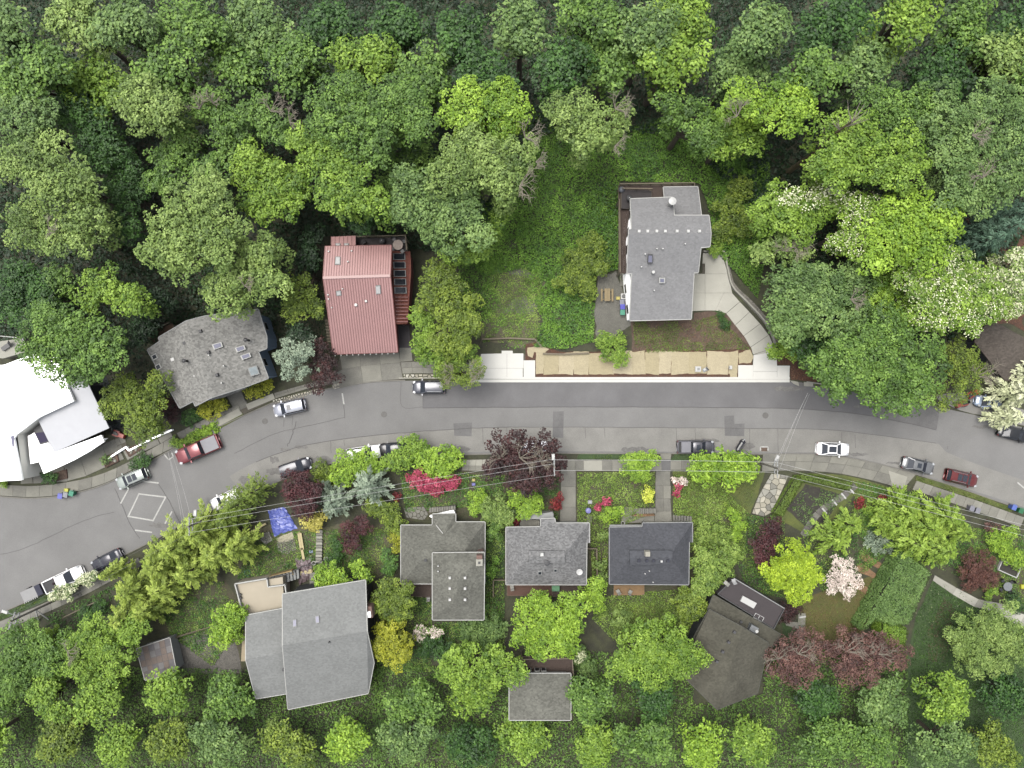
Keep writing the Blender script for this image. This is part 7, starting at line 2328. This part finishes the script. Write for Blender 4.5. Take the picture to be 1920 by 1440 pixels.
plant('weeping_tree', 'white-leaved weeping tree at the right edge beside the road', 'tree', 'white', 7.5, [(1920, 738, 46), (1906, 782, 34), (1938, 700, 40)], style='conifer', leaf=0.26, per=1.3, sq=0.55, group='trees beside the houses')
conifer('dark blue-green fir at the right edge in shade', 'bluegrn', 14, [(1880, 430, 55), (1910, 400, 50), (1850, 450, 35)])
tree('low green tree at the right edge by the dark soil', 'dark', 7, [(1815, 470, 26), (1800, 500, 22), (1850, 480, 20)])
tree('lime tree between the lime chestnut and the big maple', 'bright', 12, [(1660, 540, 42), (1640, 570, 38), (1690, 600, 34)], clump=0.6)
# --- shrubs of the clearing
shrub('yellowish shrub beside the grey house, right side', 'olive', 3.5, [(1390, 350, 28), (1370, 390, 34), (1400, 420, 28), (1360, 430, 24)], lr=0.75, leaf=0.13, group='clearing shrubs')
shrub('olive shrub on the lot left of the grey house', 'olive', 3.6, [(1090, 500, 42), (1110, 460, 30), (1065, 530, 26), (1125, 500, 22), (1100, 540, 24)], lr=0.75, leaf=0.13, group='clearing shrubs')
shrub('green spreading shrub over the burlap matting', 'bright', 3, [(1152, 650, 32), (1165, 672, 20), (1135, 640, 22)], lr=0.6, leaf=0.12, group='clearing shrubs')
shrub('leafy shrub at the corner behind the grey house drive', 'bright', 2, [(1345, 460, 18), (1340, 475, 10)], group='clearing shrubs')
shrub('small green bush beside the drive bend', 'dark', 1.4, [(1360, 604, 14), (1352, 590, 8)], group='clearing shrubs')
# --- southwest garden
conifer('large feathery yellow-green conifer below the painted diamond', 'conif', 9, [(325, 1030, 62), (370, 1000, 55), (400, 1040, 58), (290, 1060, 50), (440, 1030, 40), (350, 1075, 50)], leaf=0.23, per=1.7)
conifer('paler feathery conifer at the foot of the large one', 'conif', 8.5, [(240, 1110, 48), (270, 1145, 46), (225, 1160, 40), (300, 1105, 44), (205, 1075, 22)], leaf=0.23, per=1.7)
conifer('olive feathery conifer screening the white car', 'olive', 8, [(440, 950, 48), (470, 925, 34), (420, 975, 34)], leaf=0.22, per=0.85)
tree('green tree at the lower left edge', 'mid', 8, [(40, 1215, 55), (90, 1230, 50), (20, 1260, 50)], lr=1.0, leaf=0.15, group='lower gardens')
tree('bright tree between the lower left tree and the shed', 'bright', 8.5, [(170, 1195, 45), (210, 1225, 50), (150, 1240, 48), (250, 1180, 32)], lr=1.0, leaf=0.15, group='lower gardens', twigs=[(120, 1225, 26, 0.6)])
shrub('yellow-green shrub in the lower left corner garden', 'lime', 3, [(90, 1205, 26), (110, 1220, 22)])
tree('lime-gold tree beside the beige terrace', 'lime', 6, [(425, 1165, 34), (415, 1190, 30), (440, 1150, 22)], lr=0.8, leaf=0.14, group='lower gardens')
for lab, q in (('white-flowering bush beside the white pickup, upper one', [(164, 1086, 18), (150, 1090, 8)]), ('white-flowering bush beside the trailer, left one', [(103, 1115, 17)]), ('white-flowering bush between its two neighbours on the southwest verge', [(126, 1112, 18)])):
    shrub(lab, 'grey', 2.6, q, flowers=('white', 0.55, 0.09, None), group='white-flowering street bushes')
shrub('glossy green shrub in the dark bed right of the southwest pavement', 'dark', 2, [(165, 1150, 22), (185, 1140, 16)])
tree('deep purple maple above the blue tarpaulin', 'purple', 6, [(555, 905, 32), (580, 920, 28), (570, 950, 26), (545, 930, 20)], lr=0.75, leaf=0.13, group='purple trees')
conifer('silver-blue cedar left of its twin below the street', 'blue', 6, [(625, 940, 42)], leaf=0.24, per=1.6, sq=0.15)
conifer('silver-blue cedar right of its twin below the street', 'blue', 7, [(692, 910, 52)], leaf=0.24, per=1.6, sq=0.15)
shrub('lime shrub in front of the white van', 'lime', 4.2, [(655, 870, 34), (685, 868, 28), (640, 895, 26), (700, 880, 20)], lr=0.7, leaf=0.12)
shrub('low olive shrub beside the black wagon', 'olive', 2.2, [(600, 885, 22), (615, 895, 20)])
shrub('bright green laurel at the left of the leafy kerb hedge', 'bright', 3.5, [(760, 850, 32), (735, 865, 24), (780, 835, 24)], lr=0.6, leaf=0.15)
shrub('lime laurel at the right of the leafy kerb hedge', 'lime', 3.5, [(815, 865, 34), (845, 858, 26), (790, 860, 26), (835, 880, 20)], lr=0.6, leaf=0.16)
shrub('crimson-pink rhododendron in full bloom', 'pink', 2.4, [(785, 900, 26), (815, 908, 26), (845, 905, 18)], lr=0.5, leaf=0.1)
shrub('small rust-red shrub left of the rhododendron', 'red', 1.4, [(744, 930, 10)])
shrub('creamy yellow shrub beside the blue tarpaulin', 'yellow', 2.6, [(575, 975, 18), (598, 975, 20), (590, 988, 14)], lr=0.5, leaf=0.13)
tree('red-purple maple on the slope left of the cypress', 'purple', 4, [(655, 1000, 24), (680, 985, 22), (660, 1020, 20)], lr=0.6, leaf=0.1, group='purple trees')
shrub('yellow-green shrub right of the cedars', 'olive', 3.2, [(725, 960, 28), (740, 985, 24), (700, 950, 22)], lr=0.6, leaf=0.12)
shrub('tall yellow-green shrub at the corner of the weathered house', 'ygold', 3, [(740, 1010, 14), (742, 1030, 12)])
shrub('green bush on the slope right of the timber steps', 'dark', 2, [(625, 1045, 18), (630, 1020, 14)])
tree('lime shrubby tree at the entrance of the pale grey house, left', 'lime', 5, [(615, 1075, 26), (635, 1085, 22), (600, 1090, 16)], lr=0.6, leaf=0.14, group='lower gardens')
tree('lime shrubby tree at the entrance of the pale grey house, right', 'lime', 4.6, [(670, 1066, 20), (685, 1080, 15)], lr=0.6, leaf=0.14, group='lower gardens')
shrub('clipped green cypress bush left of the weathered house', 'ivyd', 3.4, [(728, 1045, 18), (730, 1068, 17)], lr=0.55)
tree('olive-gold tree right of the pale grey house', 'olive', 6, [(725, 1115, 32), (745, 1140, 34), (715, 1140, 24), (755, 1110, 22)], lr=0.8, leaf=0.13, group='lower gardens')
tree('golden tree at the corner of the pale grey house', 'ygold', 6.5, [(735, 1195, 36), (740, 1225, 34), (715, 1215, 26)], lr=0.8, leaf=0.13, group='lower gardens')
shrub('white-blossomed shrub below the weathered house', 'mid', 2.5, [(790, 1190, 18), (815, 1185, 16)], flowers=('ppink', 0.5, 0.09, None))
shrub('mixed green shrub below the weathered house, left part', 'dark', 3, [(800, 1215, 28), (830, 1225, 26)], lr=0.6)
shrub('grey-green shrub below the weathered house, right part', 'grey', 3.5, [(905, 1195, 34), (930, 1180, 26), (880, 1180, 24)], lr=0.65)
tree('bright tree at the bottom edge below the weathered house', 'bright', 9, [(880, 1255, 48), (930, 1245, 40), (850, 1250, 36), (965, 1260, 32)], lr=1.0, leaf=0.16, group='lower gardens')
shrub('leafy green shrub between the weathered house and the flecked-roof house', 'mid', 3, [(925, 1000, 20), (930, 980, 14)])
shrub('green bush behind the weathered house chimney side', 'ivy', 2.2, [(922, 1070, 14), (930, 1050, 10)])
# --- central south gardens
tree('dark purple-brown plum tree spreading over the south kerb', 'plum', 7.5, [(945, 838, 36), (985, 830, 32), (1020, 838, 30), (930, 865, 28), (965, 880, 36), (1010, 885, 36), (1040, 880, 26), (985, 905, 30), (925, 885, 22)], lr=0.8, leaf=0.15, per=0.85, gap=0.12, group='purple trees', twigs=[(975, 860, 36, 0.8), (940, 860, 24, 2.2), (1010, 868, 26, 0.9)])
shrub('light green tree-like shrub before the flecked-roof house', 'lime', 4, [(970, 935, 22), (995, 930, 22), (1000, 950, 22), (985, 960, 18)], lr=0.6, leaf=0.12)
shrub('rounded pale rhododendron at the corner of the flecked-roof house', 'pale', 3.4, [(930, 955, 30), (945, 970, 24), (920, 970, 20)], lr=0.6, leaf=0.13)
shrub('green shrub beside the tub and blue box', 'lime', 2.8, [(895, 930, 20), (892, 955, 18)], lr=0.5, leaf=0.12)
shrub('bright red maple shrub by the porch of the flecked-roof house', 'red', 1.8, [(962, 974, 14), (955, 980, 10)])
shrub('dusky red maple beside the front path', 'red', 2.2, [(1042, 945, 15), (1050, 932, 9)])
tree('fine-leaved lime street tree by the grass verge', 'lime', 5.5, [(1197, 872, 30), (1180, 865, 22), (1215, 862, 22), (1200, 890, 18)], lr=0.7, leaf=0.12, group='street trees')
tree('large yellow-lime street tree beside the dark silver pickup', 'lime', 7, [(1320, 880, 32), (1350, 868, 34), (1385, 880, 34), (1370, 895, 26), (1405, 872, 24), (1300, 872, 18)], lr=0.85, leaf=0.17, clump=0.5, group='street trees')
shrub('bright yellow clipped bush beside the slate-roof front path', 'ylime', 2.2, [(1217, 925, 13), (1216, 935, 12)], lr=0.45)
shrub('magenta azalea in the garden left of the slate-roof house', 'pink', 1.6, [(1136, 940, 11), (1122, 952, 9)], lr=0.4)
shrub('green-yellow shrub beside the magenta azalea', 'lime', 2.2, [(1145, 968, 20), (1160, 960, 14)], lr=0.5)
shrub('red-pink azalea in the garden right of the front path', 'pink', 1.6, [(1270, 925, 9), (1274, 912, 8)], lr=0.4)
shrub('pale lilac shrub above the red-pink azalea', 'ppink', 1.6, [(1280, 905, 11), (1266, 900, 8)], lr=0.4)
shrub('bushy green shrub left of the slate-roof house wall', 'pale', 2.6, [(1133, 1005, 12), (1128, 1060, 14), (1130, 1088, 14)], lr=0.5)
tree('big lime tree below the flecked-roof house', 'lime', 8, [(1000, 1160, 42), (1050, 1165, 50), (1025, 1200, 45), (1080, 1140, 32), (975, 1190, 26), (1060, 1200, 34), (1010, 1130, 26)], lr=0.95, leaf=0.15, group='lower gardens')
tree('lime shrubby tree right of the cedar deck', 'lime', 4.5, [(1110, 1110, 24), (1118, 1130, 22), (1125, 1095, 14)], lr=0.7, leaf=0.13, group='lower gardens')
tree('large round bright green tree at the bottom centre right', 'bright', 9, [(1200, 1220, 50), (1250, 1215, 55), (1290, 1235, 42), (1170, 1245, 36), (1225, 1250, 50)], lr=1.0, leaf=0.16, group='lower gardens')
shrub('grey-green rounded bush in the yard below the slate-roof house', 'pale', 2.6, [(1165, 1160, 22)], lr=0.5)
shrub('white-flowered shrub at the bottom edge right of the brown deck', 'grey', 2.5, [(1090, 1235, 22), (1105, 1255, 22)], flowers=('white', 0.4, 0.08, [(1086, 1232, 12)]))
tree('pale yellow-green thicket right of the slate-roof house', 'weed', 4.5, [(1320, 1050, 30), (1350, 1065, 32), (1330, 1090, 30), (1370, 1040, 26), (1310, 1110, 26)], lr=0.7, leaf=0.12, group='lower gardens')
tree('golden-green thicket left of the mossy house', 'olive', 4.5, [(1290, 1120, 30), (1305, 1145, 28), (1280, 1155, 24), (1310, 1125, 20)], lr=0.7, leaf=0.13, group='lower gardens')
shrub('mixed olive shrub on the slope right of the slate-roof house', 'weed', 2.2, [(1330, 1000, 28), (1360, 1010, 26), (1310, 1020, 22)], lr=0.5, leaf=0.09, per=0.6)
shrub('yellow-green shrub near the lower end of the crazy paving', 'lime', 2, [(1385, 985, 20), (1375, 965, 14), (1380, 1005, 14)], lr=0.45)
tree('dark wine-red maple below the crazy paving', 'purple', 5, [(1440, 1000, 28), (1435, 1030, 30), (1430, 1055, 22), (1455, 985, 16)], lr=0.75, leaf=0.12, group='purple trees')
tree('vivid lime dome-shaped tree beside the wine-red maple', 'vlime', 6.5, [(1485, 1050, 40), (1490, 1085, 44), (1460, 1075, 34), (1515, 1075, 34), (1500, 1110, 28)], lr=0.75, leaf=0.12, clump=0.4, group='lower gardens')
shrub('dark purple bush at the corner of the dark roof terrace', 'plum', 2.5, [(1475, 1150, 22), (1490, 1140, 18)], lr=0.5)
tree('pink-white cherry in blossom beside the vegetable beds', 'ppink', 4, [(1585, 1070, 28), (1600, 1090, 22), (1570, 1095, 24), (1590, 1110, 14)], lr=0.6, leaf=0.1, per=0.7, gap=0.15, group='lower gardens')
conifer('spiky lime conifer left of its wide neighbour in the right garden', 'fern', 5, [(1570, 1010, 50), (1600, 985, 36)], leaf=0.26, per=1.3)
conifer('wide lime conifer spreading below the right pavement', 'fern', 7, [(1700, 960, 52), (1740, 990, 62), (1780, 970, 50), (1770, 1030, 52), (1720, 1020, 50), (1680, 985, 36), (1810, 1000, 36)], leaf=0.26, per=1.2)
shrub('red-leaved shrub between the board path and the conifers', 'red', 1.4, [(1615, 945, 12), (1655, 935, 10)], lr=0.4)
shrub('green shrub behind the red-leaved shrub', 'bright', 2, [(1690, 940, 22), (1670, 955, 20), (1640, 960, 18)])
shrub('grey fading shrub at the top of the vegetable beds', 'blue', 1.6, [(1650, 1020, 22), (1635, 1010, 14), (1670, 1025, 16)], lr=0.45, per=0.5)
hedge('hedge', 'long clipped green hedge beside the lush lawn', [(1692, 1035), (1718, 1055), (1740, 1072), (1700, 1165), (1672, 1170), (1640, 1158), (1612, 1180), (1650, 1110)], 3.4, 'grey', leaf=0.11, dens=170, seed=4, group='clipped hedges')
hedge('hedge', 'square lower end of the clipped hedge by the red-brown tree', [(1655, 1160), (1697, 1180), (1690, 1212), (1660, 1206), (1650, 1185)], 3.2, 'bright', leaf=0.11, dens=170, seed=5, group='clipped hedges')
hedge('hedge', 'low boxy hedge around the square garden, left arm', [(1450, 962), (1494, 893), (1506, 898), (1466, 966)], 1.0, 'grass', leaf=0.08, dens=200, seed=6, group='clipped hedges')
hedge('hedge', 'low boxy hedge around the square garden, street arm', [(1500, 890), (1598, 905), (1594, 918), (1504, 900)], 1.0, 'grass', leaf=0.08, dens=200, seed=7, group='clipped hedges')
shrub('smooth brown-purple dome maple near the right edge', 'dome', 2.6, [(1840, 1065, 36), (1825, 1085, 28), (1855, 1085, 24)], lr=0.5, leaf=0.08, clump=0.25, sq=0.45, name='dome_maple', cat='tree')
tree('pale olive tree in the bottom right corner', 'pale', 6.5, [(1830, 1190, 48), (1880, 1170, 48), (1870, 1225, 55), (1830, 1235, 40), (1910, 1210, 40)], lr=0.8, leaf=0.12, group='lower gardens', gap=0.1)
tree('bare-looking red-brown tree along the bottom edge, left crown', 'brownred', 7, [(1470, 1235, 42), (1520, 1220, 42), (1500, 1255, 42)], lr=0.8, leaf=0.12, per=0.55, group='red-brown trees', twigs=[(1500, 1230, 30, 1.3), (1460, 1240, 26, 1.8)])
tree('bare-looking red-brown tree along the bottom edge, right crown', 'brownred', 7, [(1590, 1225, 46), (1640, 1220, 40), (1680, 1225, 34), (1620, 1255, 46)], lr=0.8, leaf=0.12, per=0.55, group='red-brown trees', twigs=[(1590, 1225, 34, 1.4), (1650, 1230, 30, 1.1)])
shrub('leafy shrub below the right pavement beside the wide conifer', 'lime', 2.2, [(1870, 1010, 22), (1885, 1030, 20), (1900, 1000, 16)])
shrub('lime shrub at the right edge above the cold frame', 'lime', 2.2, [(1900, 1040, 20), (1915, 1055, 18)])
shrub('pinkish grey shrub right of the wide conifer', 'brownred', 1.8, [(1865, 990, 16)], per=0.5)
shrub('green bush at the end of the pale garden path', 'bright', 1.6, [(1862, 1108, 16), (1855, 1118, 10)])
shrub('green bush at the right edge by the yellow box', 'dark', 2, [(1905, 1125, 18), (1915, 1140, 14)])
# shrubs near the north pavement
shrub('golden hedge shrub before the blue house, right one', 'ygold', 2, [(480, 728, 18), (500, 720, 16), (465, 735, 12)], lr=0.45)
shrub('golden hedge shrub before the blue house, left one', 'ygold', 2.2, [(395, 765, 24), (412, 758, 16), (380, 770, 14)], lr=0.45)
shrub('dark green shrub on the verge below the purple shrub', 'dark', 1.6, [(350, 785, 18), (365, 778, 14)], lr=0.4)
shrub('low green verge shrub beside the garden wall end', 'bright', 1.2, [(340, 835, 16), (325, 828, 12), (355, 822, 12)], lr=0.4)
shrub('low lime verge planting below the blue house', 'lime', 0.8, [(400, 800, 13), (385, 808, 12), (370, 815, 12)], lr=0.35)
shrub('rounded green shrub on the pavement by the pale silver wagon', 'dark', 1.8, [(262, 866, 17), (275, 861, 12), (250, 872, 10)], lr=0.45)
shrub('rounded dark shrub before the porch of the white house', 'dark', 1.8, [(85, 897, 15), (98, 894, 10)], lr=0.45)
shrub('small bright plant at the left edge before the white house', 'lime', 1.0, [(4, 908, 8)], lr=0.3)
shrub('wispy shrub in the planter of the white house', 'grey', 1.4, [(194, 862, 11)], lr=0.4, per=0.4)
# --- wood beyond the top and bottom borders of the picture
ORD = ('first second third fourth fifth sixth seventh eighth ninth tenth eleventh twelfth thirteenth fourteenth fifteenth sixteenth seventeenth eighteenth nineteenth').split()
LOOK = {'mid': 'mid green', 'pale': 'pale green', 'bright': 'bright green', 'dark': 'dark green', 'grey': 'grey-green', 'lime': 'lime green', 'olive': 'olive green'}
for k, x in enumerate(range(-30, 1990, 118)):
    for y, row in ((135, 'nearer'), (55, 'farther')):
        r2 = random.Random(x * 3 + y)
        pal = r2.choice(('mid', 'pale', 'bright', 'dark', 'grey', 'mid'))
        cx, cy = x + r2.uniform(-25, 25) + (50 if y == 55 else 0), y + r2.uniform(-18, 18)
        bl = [(cx, cy, r2.uniform(48, 62))] + [(cx + r2.uniform(-45, 45), cy + r2.uniform(-35, 35), r2.uniform(30, 46)) for _ in range(3)]
        plant('leafy_tree', '%s woodland tree, %s from the left in the %s top row' % (LOOK[pal], ORD[k], row), 'tree', pal, r2.uniform(13, 18), bl, group='far rows of the wood', leaf=0.25, per=0.72)
for k, x in enumerate(range(-20, 1990, 112)):
    if 440 < x < 720 or 1240 < x < 1450 or 930 < x < 1100:
        ys = (1400,)
    else:
        ys = (1310, 1400)
    for y in ys:
        r2 = random.Random(x * 5 + y)
        pal = r2.choice(('mid', 'lime', 'bright', 'dark', 'olive', 'grey'))
        cx, cy = x + r2.uniform(-22, 22), y + r2.uniform(-12, 12)
        bl = [(cx, cy, r2.uniform(36, 50))] + [(cx + r2.uniform(-38, 38), cy + r2.uniform(-28, 28), r2.uniform(24, 36)) for _ in range(3)]
        plant('leafy_tree', '%s garden tree, %s from the left in the %s bottom row' % (LOOK[pal], ORD[k], 'upper' if y < 1350 else 'lowest'), 'tree', pal, r2.uniform(6, 9), bl, group='far row of garden trees', lr=1.0, leaf=0.2, per=0.7)

# ------------------------------------------------------------------ low growth
CLEAR = [(880, 300), (960, 380), (1000, 205), (1090, 225), (1180, 235), (1260, 215), (1440, 290), (1440, 420), (1420, 560), (1340, 470), (1330, 400), (1310, 345), (1160, 340), (1158, 505), (1118, 515), (1112, 640), (1060, 655), (1002, 650), (1018, 600), (1000, 560), (1024, 530), (985, 503), (940, 512), (905, 520), (880, 480)]
cover('ivy_thicket', 'thick green ivy and bramble covering the clearing around the grey house', 'ground cover', 'ivy', [CLEAR], 75, 0.13, 1.0, 3.2, 0.16, 3)
cover('bramble_patch', 'darker bramble leaves among the ivy of the clearing', 'ground cover', 'ivyd', [CLEAR], 26, 0.15, 1.1, 4.5, 0.42, 13)
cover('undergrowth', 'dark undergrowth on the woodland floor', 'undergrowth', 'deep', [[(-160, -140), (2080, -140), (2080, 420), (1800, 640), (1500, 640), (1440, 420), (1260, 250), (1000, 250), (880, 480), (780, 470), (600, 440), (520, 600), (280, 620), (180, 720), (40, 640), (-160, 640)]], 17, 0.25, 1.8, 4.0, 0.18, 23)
cover('dry_weeds', 'dry grass and weeds on the bare lot', 'weeds', 'weed', [[(905, 490), (1015, 490), (1012, 650), (905, 640)]], 70, 0.1, 0.35, 2.4, 0.36, 33)
cover('lot_ivy', 'ivy creeping over the bare lot beside the clearing', 'ground cover', 'ivy', [[(860, 470), (1020, 490), (1014, 650), (860, 660)]], 60, 0.12, 0.6, 3.6, 0.42, 34)
cover('bed_weeds', 'low weeds and moss on the mulch bed before the grey house', 'weeds', 'grass', [[(1186, 602), (1300, 602), (1345, 590), (1408, 655), (1190, 662)]], 90, 0.08, 0.28, 2.2, 0.38, 43)
cover('bark_litter', 'scattered bark chips on the mulch bed', 'bark chips', 'mulchleaf', [[(1186, 602), (1300, 602), (1345, 590), (1408, 655), (1190, 662)], [(1458, 664), (1528, 676), (1528, 714), (1482, 710)]], 30, 0.07, 0.06, 1.2, 0.2, 44)
cover('verge_grass', 'short grass on the strips beside the pavements', 'grass', 'grass', [[(1086, 852), (1228, 852), (1236, 861), (1084, 861)], [(1260, 860), (1268, 852), (1400, 852), (1418, 862)], [(1720, 893), (1830, 928), (1898, 953), (1894, 960), (1830, 937), (1718, 900)], [(0, 1153), (150, 1085), (156, 1093), (0, 1162)]], 120, 0.07, 0.26, 1.5, 0.12, 53, upright=True)
cover('lawn_grass', 'grass blades on the garden lawns', 'grass', 'grass', [[(1262, 884), (1425, 884), (1400, 965), (1360, 990), (1300, 985), (1262, 960)], [(1490, 1130), (1640, 1082), (1600, 1208), (1502, 1208)], [(1510, 890), (1690, 920), (1600, 930)]], 45, 0.07, 0.12, 2.0, 0.25, 63, upright=True)
cover('lush_grass', 'deep green grass of the lower right lawn', 'grass', 'ivyd', [[(1750, 1085), (1920, 1165), (1920, 1440), (1690, 1440), (1716, 1160)]], 60, 0.08, 0.12, 2.0, 0.08, 73, upright=True)
G1 = [[(1082, 885), (1228, 885), (1226, 960), (1165, 985), (1140, 990), (1138, 1098), (1110, 1098), (1106, 984), (1082, 978)], [(1262, 890), (1330, 890), (1400, 960), (1395, 1040), (1335, 1105), (1300, 1100), (1300, 985), (1262, 965)],
      [(1120, 1118), (1300, 1100), (1290, 1200), (1150, 1200), (1110, 1160)]]
cover('cottage_planting', 'mixed flowering perennials in the gardens around the slate-roof house', 'planting', 'weed', G1, 95, 0.09, 0.7, 1.6, 0.2, 83)
cover('lime_perennials', 'lime green perennials dotted through the gardens around the slate-roof house', 'planting', 'lime', G1, 26, 0.09, 0.8, 1.3, 0.56, 93)
cover('white_wildflowers', 'tiny white flowers scattered through the gardens', 'flowers', 'white', G1 + [[(1700, 1090), (1830, 1130), (1720, 1240)]], 6, 0.05, 0.6, 1.2, 0.62, 94)
G2 = [[(480, 1000), (745, 985), (740, 1080), (560, 1078), (445, 1085)], [(750, 885), (880, 885), (880, 950), (760, 960)], [(880, 890), (1048, 890), (1046, 975), (1020, 960), (915, 985)], [(290, 1110), (420, 1090), (445, 1180), (400, 1250), (320, 1190)], [(760, 1096), (810, 1125), (810, 1260), (700, 1260)],
      [(910, 985), (946, 985), (946, 1230), (815, 1230), (815, 1166), (908, 1166)], [(1500, 1000), (1540, 1000), (1600, 930), (1690, 960), (1660, 1040), (1600, 1090), (1540, 1110), (1520, 1040)], [(1395, 960), (1430, 970), (1470, 960), (1470, 1120), (1400, 1110), (1380, 1050)], [(1600, 900), (1720, 925), (1830, 990), (1920, 1000), (1920, 1140), (1820, 1090), (1600, 1000)]]
cover('garden_weeds', 'patchy weeds and seedlings on the garden soil south of the street', 'weeds', 'weed', G2, 60, 0.09, 0.35, 2.0, 0.34, 103)
cover('garden_greens', 'dark green low planting on the garden soil south of the street', 'planting', 'ivyd', G2, 50, 0.11, 0.5, 2.4, 0.42, 113)
cover('slope_ivy', 'ivy bank beside the southwest pavement', 'ground cover', 'ivyd', [[(0, 1190), (90, 1154), (180, 1112), (280, 1062), (300, 1100), (280, 1180), (0, 1300)]], 40, 0.12, 0.6, 2.0, 0.3, 123)
cover('bed_rosettes', 'grey-green rosettes in the square planting bed', 'planting', 'grey', [[(1512, 910), (1560, 922), (1584, 931), (1536, 984), (1512, 988), (1478, 955)]], 60, 0.09, 0.4, 1.1, 0.52, 133)
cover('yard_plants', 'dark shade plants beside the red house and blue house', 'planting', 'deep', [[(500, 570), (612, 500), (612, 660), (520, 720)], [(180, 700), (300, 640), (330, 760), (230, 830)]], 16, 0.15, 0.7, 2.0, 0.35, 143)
cover('lower_greens', 'low green growth along the bottom edge gardens', 'planting', 'mid', [[(-60, 1240), (480, 1255), (480, 1460), (-60, 1460)], [(700, 1240), (960, 1255), (960, 1460), (700, 1460)], [(1075, 1210), (1300, 1255), (1300, 1460), (1075, 1460)], [(1430, 1215), (1700, 1215), (1700, 1460), (1430, 1460)], [(480, 1300), (720, 1250), (720, 1460), (480, 1460)], [(960, 1350), (1075, 1350), (1075, 1460), (960, 1460)], [(1300, 1320), (1430, 1300), (1430, 1460), (1300, 1460)]], 34, 0.15, 0.8, 2.4, 0.12, 153)
cover('fallen_petals', 'ring of fallen pinkish blossom under the pale olive tree', 'petals', 'brownred', [[(1770, 1120), (1800, 1150), (1770, 1240), (1740, 1240), (1740, 1180)]], 60, 0.06, 0.12, 1.2, 0.3, 163)
